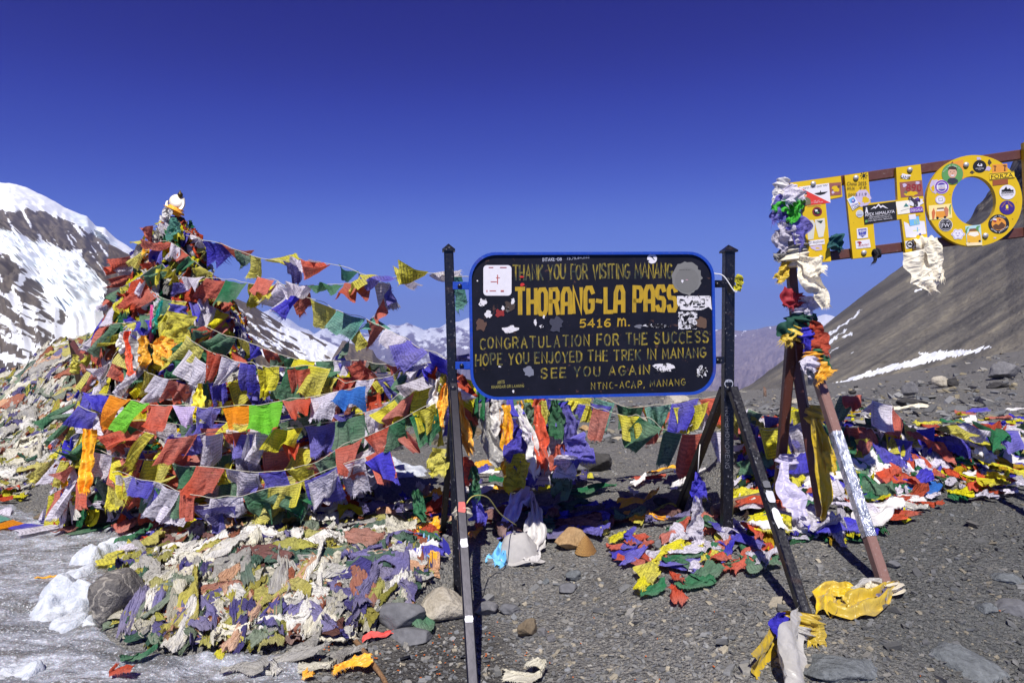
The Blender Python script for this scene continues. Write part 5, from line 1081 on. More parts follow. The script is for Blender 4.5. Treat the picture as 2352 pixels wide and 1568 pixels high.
def rag_local(L, Wd, rg, amp, nu=20, nv=14, folds=2.2, seed=0):
    """a dropped cloth: local x along its length, y across, z height; creased, pulled together in places"""
    s, t = np.meshgrid(np.linspace(-.5, .5, nu), np.linspace(-.5, .5, nv), indexing='ij'); ph = rg.uniform(0, 6.3, 6)
    g = .62 + .34 * np.sin(s * rg.uniform(2, 7) + ph[0]); bend = rg.normal(0, .4)
    w = fbm(s * 4 + ph[0] * 9, t * 3 + ph[1] * 9, seed, 3, seed) * 1.5; z = 0
    for k, (wt, th, fq) in enumerate(((1.0, rg.normal(0, .18), folds), (.55, rg.normal(0, .5), folds * 1.7), (.45, rg.normal(1.2, .5), 1.6))):
        z = z + wt * crease((t * math.cos(th) + s * math.sin(th) * L / Wd * .5) * fq + w * (.5 + .3 * k) + ph[k])
    z = amp * (z * .62 + 1.5 * (fbm(s * 2.2 + ph[2] * 9, t * 1.8, seed, 2, seed + 1) - .4) + .5 * (fbm(s * 9, t * 9, ph[3], 2, seed + 2) - .5))
    x = L * s * (1 + .06 * np.sin(t * 9 + ph[4])) + .04 * L * (fbm(s * 5, t * 5, ph[5], 2, seed + 3) - .5); y = Wd * t * g + bend * L * (s * s - .08) + .04 * L * np.sin(s * 8 + ph[2])
    edge = np.clip((np.abs(t) * 2 - .7) / .3, 0, 1); z = z * (1 - .45 * edge)
    for _ in range(int(rg.random() < .55) + int(rg.random() < .25)):                 # folded over on itself along a line
        th = rg.uniform(0, 6.3); nx_, ny_ = math.cos(th), math.sin(th); q = x * nx_ + y * ny_ - rg.uniform(.12, .3) * (L if abs(nx_) > .7 else Wd); m = np.maximum(q, 0)
        x = x - 2 * m * nx_ * .94; y = y - 2 * m * ny_ * .94; z = z + np.where(q > 0, .010 + .006 * np.sin(s * 9), 0)
    return x, y, z
def wad(L, Wd, h, rg, seed, sub=3):
    """a bundled cloth: deep folds running round a flattened lump"""
    v, f = ico(sub); o = rg.uniform(0, 50, 3); n = v
    r = fbm(v[:, 0] * 1.1 + o[0], v[:, 1] * 2.6 + o[1], v[:, 2] * 2.6 + o[2], 3, seed, True); c = crease(v[:, 1] * 1.4 + v[:, 2] * 1.1 + 1.3 * fbm(v[:, 0] * 1.5 + o[1], v[:, 1] * 1.5, v[:, 2] * 1.5, 2, seed + 1))
    k = .55 + .5 * r + .28 * c
    p = n * k[:, None] * np.array((L / 2, Wd / 2, h / 2)); p[:, 1] += .18 * L * np.sin(v[:, 0] * 1.8 + o[0]); p[:, 2] = np.maximum(p[:, 2], -.25 * h)
    return p, f
RAGS = []
def rag(px, py, cname, mat, zone, L=.22, Wd=.13, ang=0.0, amp=.028, lift=.0, seed=0, register=True, uv=True, fr=.03, nu=20, nv=14, pos=None, folds=2.2, name='cloth_rag', bundle=0.0):
    rg = np.random.default_rng(seed); c = gp(px, py) if pos is None else np.asarray(pos, float)
    bun = rg.random() < bundle; amp = min(amp, .3 * Wd)
    if bun: folds *= 1.5; amp *= 1.25
    x, y, z = rag_local(L, Wd, rg, amp, nu, nv, folds, seed); ca, sa = math.cos(ang), math.sin(ang)
    if bun: T_ = np.linspace(-1, 1, nv)[None, :]; y = y * .62; z = z * .8 + Wd * .30 * np.sqrt(1 - T_ ** 2 * .999) * (.7 + .5 * np.sin(np.linspace(0, 5, nu) + seed)[:, None]) - .012
    z = z + (x / L + .5) * max(0, rg.normal(.005, .022)) + (y / Wd + .5) * max(0, rg.normal(.0, .02))
    X, Y = c[0] + x * ca - y * sa, c[1] + x * sa + y * ca
    Z = gz(X, Y) + .008 + lift + np.maximum(z, -.004) + .004
    P = np.stack([X, Y, Z], -1); U = np.stack([(x / L) + .5, np.clip(y / Wd + .5, 0, 1)], -1).reshape(-1, 2); V = P.reshape(-1, 3); f = grid_f(nu, nv)
    if fr:
        for e, d in ((P[-1], P[-1] - P[-2]), (P[0], P[0] - P[1]), (P[:, 0], P[:, 0] - P[:, 1])):
            fv, ff, fu = fringe(e, nz_rows(d), fr * .8, rg, .0014, 3); b = len(V); V = np.concatenate([V, np.array(fv)]); U = np.concatenate([U, np.array(fu)]); f = f + [tuple(i + b for i in q) for q in ff]
    if not register: return V, f, U
    o = mk(name, V, f, mat, uv=U, cat='cloth rag' if name == 'cloth_rag' else 'flag')
    RAGS.append((o, px, py, cname, zone, name)); return o
def rag_on(c, ex, ey, nrm, L, Wd, rg, seed, amp=.03, nu=9, nv=7):
    x, y, z = rag_local(L, Wd, rg, amp, nu, nv, 2.0, seed)
    U = np.stack([x / L + .5, np.broadcast_to(np.linspace(0, 1, nv), (nu, nv))], -1).reshape(-1, 2)
    return ((np.asarray(c) + x[..., None] * ex + y[..., None] * ey + (z + .01)[..., None] * nrm).reshape(-1, 3), grid_f(nu, nv)), U
def sample_poly(poly, n, rg):
    xs, ys = [p[0] for p in poly], [p[1] for p in poly]; r = []
    while len(r) < n:
        q = (rg.uniform(min(xs), max(xs)), rg.uniform(min(ys), max(ys)))
        if inpoly(np.array([q[0]]), np.array([q[1]]), poly)[0]: r.append(q)
    return r
# ------------------------------------------------------------ the shrine mast and its cone of flags
CX, CY = at(407, 800, 6.2)[0], 6.2
_rz = np.array([(at(407, y, 6.2)[2], r / F * 6.2) for y, r in ((1180, 250), (1100, 245), (1050, 238), (950, 205), (850, 165), (750, 146), (700, 118), (650, 92), (600, 70), (560, 54), (520, 34), (490, 19))])
def conR(z): return np.interp(z, _rz[:, 0], _rz[:, 1])
def cone(phi, z, off=0.0):
    """phi = 0 faces the viewer, positive to the right"""
    r = conR(z) + off; return np.array((CX + r * math.sin(phi), CY - r * math.cos(phi) * .85, z))
def yz(y): return float(at(407, y, 6.2)[2])
shrine = thing('shrine_mast', 'tall stone shrine mast topped with a gilt sun disc and crescent, buried under prayer flags', 'shrine', (CX, CY, float(gz(CX, CY))))
nq, nh = 40, 34; zc = np.linspace(yz(1200), yz(500), nh); V = []
for z in zc:
    for i in range(nq):
        a = 2 * math.pi * i / nq; r = conR(z) * .82; r *= 1 + .25 * (fbm(math.cos(a) * 3 + 9, math.sin(a) * 3 + 9, z * 4, 3, 7, True) - .5); V.append((CX + r * math.sin(a), CY - r * math.cos(a) * .85, z))
mk('stone_core', V, [(j * nq + i, j * nq + (i + 1) % nq, (j + 1) * nq + (i + 1) % nq, (j + 1) * nq + i) for j in range(nh - 1) for i in range(nq)] + [tuple(range((nh - 1) * nq, nh * nq))], ROCK['dark'], shrine)
MASTM = plain('dark_bronze', S(86, 72, 40), .4, .6)
mk('mast', *tube([(CX + .04, CY + .02, yz(640)), (CX + .02, CY, yz(478))], [.03, .015], 10), MASTM, shrine)
for k, y in enumerate((645, 632, 619, 606, 594, 583, 573)): mk('ring', *lathe([(.02, -.009), (.105 - k * .008, -.012), (.11 - k * .008, 0), (.105 - k * .008, .012), (.02, .009)], (CX + .13 - k * .012, CY - .02, yz(y)), 20), MASTM, shrine)
for sx, px_ in ((1, 428), (-1, 374)):
    p = [at(px_ - sx * 5, 535, 6.18), at(px_ - sx * 1, 522, 6.18), at(px_ + sx * 2, 508, 6.18)]; mk('horn', *tube(spline(p, 8), np.linspace(.02, .004, 8), 8), MASTM, shrine)
fd = at(407, 462, 6.15); dn = nz((.0, -.82, .57)); pxm = 6.15 / F
dtilt = nz(np.array(sunvec) * 1.0 + nz(np.array((0, 0, EYE)) - fd)); dn = nz(dtilt)
disc_o = mk('sun_disc', *lathe([(.001, -.012), (16.2 * pxm, -.012), (16.8 * pxm, -.006), (16.8 * pxm, .006), (16.2 * pxm, .012), (.001, .013)], fd, 40, dn), GOLD, shrine); disc_o['label'] = 'shining gilt disc'
cpts = []; cc = at(403, 469, 6.15); ex, ey = np.array((1.0, 0, 0)), nz((0, .25, 1))
outer = [(cc + ex * math.cos(a) * 21.5 * pxm + ey * math.sin(a) * 21.5 * pxm) for a in np.linspace(math.radians(160), math.radians(380), 28)]
inner = [(cc + ey * 3.5 * pxm + ex * math.cos(a) * 19 * pxm * (.93) + ey * math.sin(a) * 17 * pxm) for a in np.linspace(math.radians(160), math.radians(380), 28)]
fr_, bk_ = np.array((0, -.012, 0)), np.array((0, .012, 0)); v = np.array([p + fr_ for p in outer] + [p + fr_ for p in inner] + [p + bk_ for p in outer] + [p + bk_ for p in inner]); f = []
for i in range(27): f += [(i, i + 1, 29 + i, 28 + i), (57 + i, 56 + i, 84 + i, 85 + i), (i + 1, i, 56 + i, 57 + i), (28 + i, 29 + i, 85 + i, 84 + i)]
f += [(0, 28, 84, 56), (55, 27, 83, 111)]
mk('crescent', v, f, GOLD, shrine, smooth=False)
mk('jewel', *lathe([(.003, -.02), (.016, -.012), (.024, .005), (.018, .022), (.006, .03), (.008, .038), (.001, .048)], at(414, 449, 6.15), 14), MASTM, shrine)
mk('finial_wrap', *wrap_knot(at(400, 484, 6.13), (.5, 0, 1), .045, .075, .075, RNG, 3), SILK['gold silk'], shrine)
# weathered layers between the strings: nobody could count these
mb = MB(); rg = np.random.default_rng(5)
COLS = [FC[k] for k in 'bwrgywry'] * 2 + [S(234, 230, 222)] * 2 + [S(226, 222, 212), S(248, 176, 16), S(150, 147, 142), S(98, 90, 152), S(176, 170, 62), S(172, 92, 62)]
for k in range(760):
    q = rg.uniform(0, 1) ** .75; z = yz(505 + q * 660); phi = rg.uniform(-2.0, 2.0); c = cone(phi, z, rg.uniform(-.07, .0)); c2 = cone(phi, z - .05, 0); dn_ = nz(c2 - cone(phi, z, 0)); nr = nz(np.array((math.sin(phi), -math.cos(phi), .3))); ex = nz(np.cross(dn_, nr)); a = rg.normal(0, .45)
    e1 = dn_ * math.cos(a) + ex * math.sin(a); e2 = np.cross(nr, e1); sc = .45 + .55 * min(1, q * 2.2)
    vf, U = rag_on(c, e1, e2, nr, rg.uniform(.16, .34) * sc, rg.uniform(.09, .2) * sc, rg, k, .04, 12, 9); mb.add(vf, COLS[rg.integers(len(COLS))], U)
mb.build('layered_rags', STUFF, kind='stuff', label='dense layers of coloured cloth covering the stone shrine mast', cat='cloth layers')
def downslope(p):
    phi = math.atan2(p[0] - CX, -(p[1] - CY) / .85); z = p[2]; d = cone(phi, z - .12, .03) - cone(phi, z, .0); return nz(d)
rg = np.random.default_rng(12); cyc = 'wrgybwyr'
SPN = ['near its top', 'below the dark rings', 'at its upper third', 'at mid height', 'round its wide lower part', 'just above its foot']
k = 0
for ring, (y0, y1, n, H) in enumerate(((520, 560, 5, .14), (560, 620, 6, .17), (610, 680, 7, .19), (660, 740, 8, .21), (720, 800, 9, .22), (780, 870, 9, .22), (840, 920, 10, .22), (900, 980, 10, .22), (970, 1060, 10, .22), (1040, 1110, 10, .22))):
    for side in (0, 1):
        A, B = (-1.75, .1) if side == 0 else (-.1, 1.5); fl_ = side == 0
        pts = []
        for t in np.linspace(0, 1, 6):
            y = y0 + (y1 - y0) * 1.25 * (t if not fl_ else 1 - t) + 16 * math.sin(t * 6 + k) * min(1, y0 / 700); pts.append(cone(A + (B - A) * t, yz(y), .05 + .02 * math.sin(t * 3.1)))
        st0 = rg.integers(0, 8); cols = ''.join(cyc[(st0 + i) % 8] for i in range(max(4, n)))
        flag_string('worn flag string round the %s side of the shrine mast %s' % (('left', 'right')[side], SPN[min(5, int(ring * .62))] if ring < 9 else 'at its foot'), pts, cols, H, world=True, seed=40 + k, surf=downslope, group='flag strings wrapped round the shrine mast', amp=.024, name='prayer_flag_string'); k += 1
# ------------------------------------------------------------ the long strings
AZ = math.radians(200)
flag_string('long high string of ragged flags blowing across the sky from shrine top to post', [(393,532,6.15),(445,551,6.0),(490,560,5.9),(540,578,5.8),(600,592,5.6),(690,603,5.4),(785,614,5.2),(835,628,5.1),(900,640,4.95),(960,634,4.75),(1034,632,4.5),(1082,634,4.4)],
            'rwbrgyybwrtybwywt', .175, (.45, .98), None, .03, 101, fr=.05)
flag_string('sagging second string of faded flags against the sky beneath the highest string', [(440,640,5.9),(500,640,5.8),(560,648,5.7),(620,655,5.6),(666,653,5.5),(740,655,5.3),(835,646,5.1),(896,650,5.0)], 'wrgyyrwgrw', .195, (.3, .85), None, .03, 102, fr=.05)
flag_string('slanting string dropping from the sky flags down to the sign post past white peaks', [(590,633,5.5),(640,648,5.4),(690,680,5.3),(745,702,5.2),(800,722,5.1),(870,748,5.0),(920,778,4.9),(980,806,4.75),(1030,826,4.55)], 'rwbytrwbb', .175, (.3, .9), None, .03, 103, fr=.05)
flag_string('thin twisted strand of rolled flags hanging steeply from the sky strings to the lower rows', [(896,652,5.0),(868,712,5.05),(830,755,5.1),(795,792,5.2),(757,832,5.3)], 'brtygb', .12, (.0, .3), None, .02, 104, fr=.03)
flag_string('upper row of crowded flags leading from the shrine shoulder to the sign post', [(470,748,5.6),(520,772,5.5),(560,787,5.45),(600,797,5.4),(650,816,5.35),(720,830,5.3),(800,832,5.2),(870,838,5.1),(930,842,5.0),(990,832,4.8),(1036,818,4.6)], 'rgybrgygwrgrbwrb', .15, (.1, .7), None, .03, 105)
flag_string('row of large printed flags hanging square below the upper row', [(428,772,5.35),(480,800,5.25),(540,826,5.2),(590,838,5.15),(640,840,5.1),(700,836,5.1),(760,846,5.1)], 'yrwbygy', .24, (.0, .25), None, .025, 106)
flag_string('row of mixed flags right of the large ones, hanging in front of the dark stones', [(700,858,5.2),(760,868,5.15),(810,872,5.1),(870,866,5.05),(930,850,4.95),(985,842,4.85),(1035,846,4.7)], 'ryrwbybwy', .2, (.0, .45), None, .03, 107)
flag_string('bright new string with orange, lime and sky blue flags crossing the middle rows', [(190,902,5.15),(240,904,5.1),(300,918,5.05),(345,930,5.0),(420,932,4.95),(490,937,4.95),(560,931,4.95),(630,924,4.95),(680,917,4.95),(750,903,4.95),(840,884,4.95)], 'bolrpbolrwk', .18, (.15, .55), math.radians(250), .028, 108)
flag_string('long sagging row of printed flags just below the bright new string', [(180,930,5.2),(250,962,5.1),(300,985,5.05),(360,1000,5.0),(430,1002,5.0),(500,998,5.0),(560,990,5.0),(630,987,5.0),(710,980,5.0),(780,968,4.95),(830,953,4.9),(870,935,4.9),(940,890,4.8),(985,868,4.75)], 'brgybwrwybgwgy', .2, (.0, .4), None, .028, 109)
flag_string('row of printed flags rising steeply to the right above gravel beside the post', [(212,1034,5.25),(270,1050,5.15),(330,1057,5.1),(385,1058,5.05),(450,1066,5.0),(520,1074,5.0),(590,1077,4.95),(640,1074,4.9),(700,1058,4.9),(760,1036,4.85),(815,1008,4.8),(870,980,4.75),(920,960,4.7),(1000,925,4.6)], 'wrygrwbygrrgy', .2, (.0, .35), None, .026, 110)
flag_string('lowest hanging row of printed flags rising to the right above the near rag heap', [(258,1084,5.05),(335,1100,4.95),(400,1124,4.9),(470,1140,4.85),(540,1140,4.8),(600,1130,4.8),(680,1110,4.8),(750,1084,4.75),(840,1050,4.7),(892,1018,4.7)], 'ybwrwgybwr', .18, (.0, .3), None, .024, 111)
flag_string('short inner row of printed flags behind the lowest hanging row', [(410,1080,5.2),(480,1092,5.15),(550,1099,5.1),(620,1084,5.1),(705,1062,5.1)], 'rwbyg', .18, (.0, .3), None, .024, 112)
flag_string('inner row of torn flags under the bright new string near the dark stones', [(440,965,5.3),(500,972,5.3),(570,965,5.3),(650,950,5.3),(720,945,5.3),(800,930,5.25),(860,905,5.2),(930,885,5.1)], 'gyrwbgryrg', .16, (.05, .6), None, .03, 113)
flag_string('left row of tangled flags between the shrine foot and the fallen rag heap', [(150,1010,5.6),(190,985,5.5),(240,1000,5.4),(300,1030,5.3),(360,1040,5.2)], 'bwygr', .2, (.0, .4), None, .03, 114)
flag_string('row of crowded flags passing behind the left sign post towards the hanging scarves', [(985,842,5.0),(1045,850,5.1),(1100,880,5.25),(1180,905,5.4),(1250,912,5.5),(1330,922,5.6)], 'bwrygbwgyrbgy', .2, (.0, .35), None, .035, 115)
flag_string('loose string of large faded flags flying over gravel below the right part of the sign', [(1320,926,5.6),(1380,940,5.5),(1440,950,5.4),(1475,960,5.3),(1530,982,5.2),(1600,995,5.05),(1670,988,4.9)], 'bryggrw', .28, (.05, .3), math.radians(190), .03, 116)
flag_string('slack sheer string of pale green and blue flags just under the sign board', [(1300,912,5.9),(1380,918,5.8),(1450,935,5.7),(1520,930,5.6),(1590,918,5.5),(1650,912,5.4),(1720,902,5.5)], 'ytgtbry', .2, (.1, .5), None, .035, 117)
flag_string('string of small flags crossing the gravel behind the right post legs', [(1500,950,5.9),(1560,945,5.8),(1620,935,5.7),(1690,930,5.6),(1740,945,5.6),(1800,960,5.5)], 'rrwwygb', .2, (.1, .4), None, .035, 118)
flag_string('string of printed flags strung along the top of the right cloth bank', [(1800,945,5.4),(1870,932,5.35),(1925,918,5.3),(2030,922,5.3),(2060,960,5.35),(2110,985,5.4)], 'ybgwry', .17, (.05, .45), math.radians(270), .025, 119)
flag_string('string of blown flags lying along the far right of the cloth bank', [(2080,985,5.5),(2140,975,5.5),(2200,980,5.5),(2260,972,5.5),(2330,985,5.5),(2420,990,5.5)], 'bywbby', .2, (.3, .8), math.radians(280), .03, 120)
flag_string('string of new flags lying across the ice in front of the concrete block', [tuple(gp(a, b, .02)) for a, b in ((0, 1196), (60, 1216), (105, 1216), (150, 1222), (195, 1216), (250, 1208), (300, 1200), (345, 1195))], 'tobwrgy', .19, (.86, .98), math.radians(262), .012, 121, world=True, ground=True)
flag_string('string of flags trailing down the left end of the near rag heap', [tuple(gp(a, b, .05)) for a, b in ((420, 1165), (385, 1195), (355, 1230), (330, 1268), (295, 1300))], 'bwrgy', .2, (.7, .95), math.radians(250), .025, 122, world=True, ground=True)
mb = MB(); rg = np.random.default_rng(15)
WALLP = [(420,850),(560,862),(700,850),(900,862),(1000,870),(940,940),(880,1000),(840,1080),(820,1150),(800,1185),(340,1190),(300,1120),(380,1000)]
for k, (x, y) in enumerate(sample_poly(WALLP, 470, rg)):
    c = at(x, y, 5.62 - (y - 860) * .0012 + rg.uniform(-.06, .06)); a = rg.normal(0, .7); nr = nz((rg.normal(0, .3), -1, .45 + rg.normal(0, .2))); ex = nz(np.cross((0, 0, 1.0), nr)); ey = np.cross(nr, ex); e1 = ex * math.cos(a) + ey * math.sin(a); e2 = np.cross(nr, e1)
    vf, U = rag_on(c, e1, e2, nr, rg.uniform(.16, .3), rg.uniform(.09, .18), rg, 900 + k, .045, 12, 9); mb.add(vf, COLS[rg.integers(len(COLS))], U)
mb.build('draped_rags', STUFF, kind='stuff', label='tangled cloth draped over the low cairn wall behind the flag rows', cat='cloth layers')
for i, (lb, pts, cols, H) in enumerate([('backing row of flags between the bright new string and the large printed ones', [(420,880,5.35),(500,895,5.35),(600,885,5.35),(700,872,5.35),(800,865,5.3),(900,880,5.2),(990,885,5.0)], 'wrybgwyrbgyw', .17),
        ('backing row of flags right under the bright new string', [(230,945,5.3),(330,965,5.25),(430,975,5.25),(540,970,5.2),(660,960,5.2),(780,948,5.2),(880,920,5.1),(970,905,4.95)], 'yrwgbyrwgbrwy', .17), ('backing row of flags between the two long sagging printed rows', [(200,1000,5.35),(290,1028,5.3),(400,1040,5.2),(520,1042,5.15),(640,1035,5.1),(740,1020,5.05),(830,992,5.0),(900,962,4.9)], 'gwbyrgwrybgr', .17),
        ('backing row of torn flags above the lowest hanging row', [(230,1065,5.3),(330,1085,5.2),(440,1095,5.15),(560,1100,5.1),(680,1090,5.0),(770,1060,4.95),(860,1020,4.85)], 'bryrwgbyrgw', .16), ('bottom tangle of flags where the hanging rows touch the near rag heap', [(250,1110,5.1),(330,1135,5.0),(430,1150,4.95),(540,1158,4.9),(640,1148,4.9),(730,1125,4.9)], 'yrgwbryg', .14),
        ('slanting row of flags down the left flank of the shrine', [(300,760,5.7),(260,830,5.6),(225,900,5.5),(200,970,5.5),(185,1050,5.5)], 'gyrwbgyr', .2), ('row of flags from the shrine front to the cairn wall crest', [(330,850,5.4),(400,872,5.3),(470,880,5.3),(540,868,5.35),(620,850,5.4)], 'ywrgbyr', .17),
        ('crowded flags over the cairn wall crest beside the post', [(830,862,5.3),(890,858,5.2),(950,866,5.05),(1010,880,4.9),(1040,895,4.8)], 'wbygrwb', .18), ('hanging flags behind the left post above the gravel', [(900,905,5.3),(960,915,5.2),(1020,930,5.1),(1080,925,5.2),(1150,930,5.4)], 'rwgybrwg', .2),
        ('second row of flags along the top of the right cloth bank', [(1700,965,5.3),(1760,985,5.2),(1830,970,5.25),(1900,975,5.3),(1980,985,5.3),(2070,1000,5.3)], 'bywbgrwy', .2)]):
    flag_string(lb, pts, cols, H, (.0, .5), None, .032, 500 + i, cordr=.002)
# ------------------------------------------------------------ hanging scarves
SG = 'scarves hanging in the middle bundle'
def hs(label, x0, y0, x1, y1, d, w, m_, seed, **k): return scarf(label, [(x0, y0, d), ((x0 + x1) / 2 + k.pop('bow', 0), (y0 + y1) / 2, d), (x1, y1, d - .03)], w, SILK[m_] if m_ in SILK else m_, seed, group=k.pop('group', SG), **k)
hs('broad white silk scarf hanging folded at the left of the middle bundle', 1142, 915, 1128, 985, 5.3, [.09, .12, .14], 'white silk', 1, bow=4)
hs('long pale scarf with fringed end slanting down left part of the middle bundle', 1108, 925, 1148, 1065, 5.25, [.08, .1, .13], 'grey-white', 2, bow=-8)
hs('bright gold scarf hanging full length in the middle bundle', 1160, 930, 1168, 1085, 5.3, [.07, .12, .1], 'gold silk', 3)
hs('narrow gold scarf beside the long white one in the middle bundle', 1192, 920, 1206, 1000, 5.35, [.05, .06, .06], 'gold silk', 4)
hs('long twisted white scarf in the centre of the middle bundle', 1186, 930, 1232, 1090, 5.3, [.05, .1, .12], 'white silk', 5, bow=10, twist=1.2)
hs('shiny orange-red scarf hanging right of the long white one', 1234, 930, 1246, 1075, 5.32, [.06, .12, .1], 'orange-red silk', 6)
hs('second orange-red scarf half hidden behind its shinier neighbour', 1222, 950, 1226, 1040, 5.42, [.06, .1, .1], 'orange-red silk', 7)
hs('purple flag cloth knotted at its top over the gold scarf', 1196, 985, 1172, 1060, 5.22, [.02, .1, .17], FLAG['b'], 8, nf=.8)
hs('yellow printed cloth bunched at the foot of the gold scarf', 1190, 1040, 1182, 1118, 5.2, [.1, .2, .12], FLAG['y'], 9)
hs('dark green cloth hanging at the right of the middle bundle', 1206, 925, 1216, 985, 5.36, [.08, .12, .12], FLAG['g'], 10)
hs('white rolled printed flag leaning at the right of the middle bundle', 1190, 960, 1212, 1005, 5.3, [.05, .06, .06], FLAG['w'], 11)
hs('lilac printed flag flying from the right edge of the middle bundle', 1318, 1000, 1338, 1060, 5.35, [.15, .18, .2], FLAG['b'], 12, nf=.6)
hs('white printed flag hanging low at the right edge of the middle bundle', 1300, 1045, 1298, 1095, 5.3, [.16, .18, .15], FLAG['w'], 13, nf=.7)
hs('dark green cloth at the foot of the right edge of the middle bundle', 1290, 1080, 1288, 1128, 5.33, [.14, .17, .15], FLAG['g'], 14, nf=.7)
hs('tall olive printed cloth hanging from the bundle line by the sign', 1248, 920, 1240, 985, 5.4, [.06, .1, .1], FLAG['y'], 15)
hs('deep green printed cloth hanging under the sign board middle', 1272, 918, 1278, 1000, 5.4, [.06, .13, .13], FLAG['g'], 16)
hs('blue cloth hanging behind the right side of the middle bundle', 1300, 930, 1316, 1040, 5.45, [.06, .12, .16], FLAG['b'], 17)
hs('red cloth hanging low behind the lilac flag of the middle bundle', 1288, 1020, 1282, 1090, 5.4, [.06, .14, .12], FLAG['r'], 18)
hs('white fringed cloth in the back of the middle bundle', 1264, 990, 1262, 1110, 5.55, [.2, .3, .3], FLAG['w'], 19)
hs('dark blue cloth filling the back of the middle bundle', 1210, 960, 1214, 1100, 5.6, [.25, .35, .3], FLAG['b'], 20)
hs('rust cloth hanging left of the gold scarf under the sign', 1140, 925, 1138, 975, 5.36, [.16, .2, .18], FLAG['r'], 21)
hs('white fringed scarf tied beside the left sign post', 1000, 870, 990, 958, 4.75, [.05, .07, .08], 'white silk', 22)
hs('gold fringed scarf hanging just left of the left sign post', 1024, 880, 1006, 975, 4.7, [.03, .07, .09], 'gold silk', 23)
hs('gold fringed scarf hanging just right of the left sign post', 1052, 900, 1078, 1040, 4.6, [.03, .07, .07], 'gold silk', 24)
hs('green and yellow printed cloth pulled tight near the left sign post', 955, 1125, 972, 1195, 4.7, [.04, .1, .04], FLAG['g'], 25)
hs('olive printed flag hanging left of the left sign post', 1010, 1030, 1000, 1090, 4.6, [.1, .13, .13], FLAG['y'], 26, nf=.7)
hs('rust tasselled cloth right of the left sign post', 1062, 1050, 1072, 1110, 4.75, [.1, .14, .14], FLAG['r'], 27)
hs('twisted green cloth hanging down to a purple one right of the post', 1088, 1070, 1092, 1140, 4.7, [.04, .08, .07], FLAG['g'], 28)
hs('purple cloth cone standing below the twisted green one', 1092, 1138, 1096, 1190, 4.68, [.03, .08, .13], FLAG['b'], 29)
hs('blue flag dangling on a white string from the right rear leg', 1602, 1085, 1606, 1140, 4.3, [.01, .08, .1], FLAG['b'], 30, nf=.8, group=None)
hs('white fringed flag dangling below the blue one at the rear leg', 1604, 1138, 1596, 1228, 4.28, [.04, .08, .09], FLAG['w'], 31, nf=.8, group=None)
mk('tie_string', *tube([at(1608, 1020, 4.32), at(1605, 1050, 4.3), at(1603, 1088, 4.3)], .003, 6), flat(S(226, 222, 214)), label='white string tied round the right rear leg of the sign', cat='string')
hs('orange silk scarf hanging at the left foot of the shrine', 205, 985, 195, 1130, 5.15, [.09, .1, .1], 'gold silk', 32, group=None, nf=2.2, name='scarf')
for i, (x0, y0, x1, y1, d, w, m_, lb) in enumerate([(372, 585, 350, 690, 5.98, [.05, .16, .1], 'gold silk', 'shiny gold scarf draped high on the left of the shrine mast'), (352, 562, 345, 595, 5.98, [.08, .14, .08], 'gold silk', 'gold silk bunch under the top of the shrine mast'),
        (300, 755, 275, 800, 5.6, [.06, .1, .1], 'white silk', 'white silk scarf on the left shoulder of the shrine'), (350, 690, 325, 745, 5.75, [.1, .16, .16], 'white silk', 'white silk scarf draped across the upper shrine cone'), (310, 760, 322, 850, 5.5, [.06, .12, .1], 'grey-white', 'fringed grey-white scarf down the front of the shrine'),
        (330, 770, 328, 835, 5.45, [.06, .1, .08], 'gold silk', 'gold fringed scarf in the middle of the shrine front'), (296, 760, 300, 860, 5.55, [.05, .08, .08], 'orange-red silk', 'narrow orange scarf down the left front of the shrine'), (350, 700, 342, 815, 5.65, [.025, .03, .03], flat(S(236, 110, 170)), 'pink ribbon hanging down the shrine front'),
        (372, 690, 352, 760, 5.65, [.02, .03, .03], flat(S(60, 196, 180)), 'turquoise ribbon beside the pink one on the shrine'), (385, 775, 370, 820, 5.45, [.12, .18, .15], 'gold silk', 'mustard gold cloth on the right front of the shrine'), (460, 880, 452, 950, 5.1, [.03, .09, .07], flat(S(228, 212, 60)), 'yellow strip of printed ribbon hanging before the dark stones'),
        (425, 640, 432, 700, 5.85, [.1, .2, .2], FLAGB['r'], 'plain red cloth blown out at the right of the upper shrine'), (340, 640, 300, 700, 5.8, [.1, .22, .22], FLAGB['r'], 'plain red cloth blown out at the left of the upper shrine'), (410, 700, 398, 775, 5.7, [.16, .2, .2], FLAG['b'], 'large blue cloth in the middle of the shrine front'),
        (440, 790, 425, 870, 5.4, [.2, .3, .34], FLAGB['g'], 'large green tasselled cloth on the right front of the shrine'), (418, 720, 402, 800, 5.55, [.2, .26, .2], FLAG['y'], 'large yellow printed cloth right of the blue one on the shrine'), (400, 500, 398, 540, 6.0, [.06, .12, .12], FLAG['t'], 'green cloth tied right under the gilt crescent'), (388, 478, 380, 498, 6.05, [.04, .09, .1], 'white silk', 'white cloth scrap tied under the gilt crescent')]):
    hs(lb, x0, y0, x1, y1, d, w, m_, 60 + i, group='cloths tied to the shrine mast', nf=1.4)
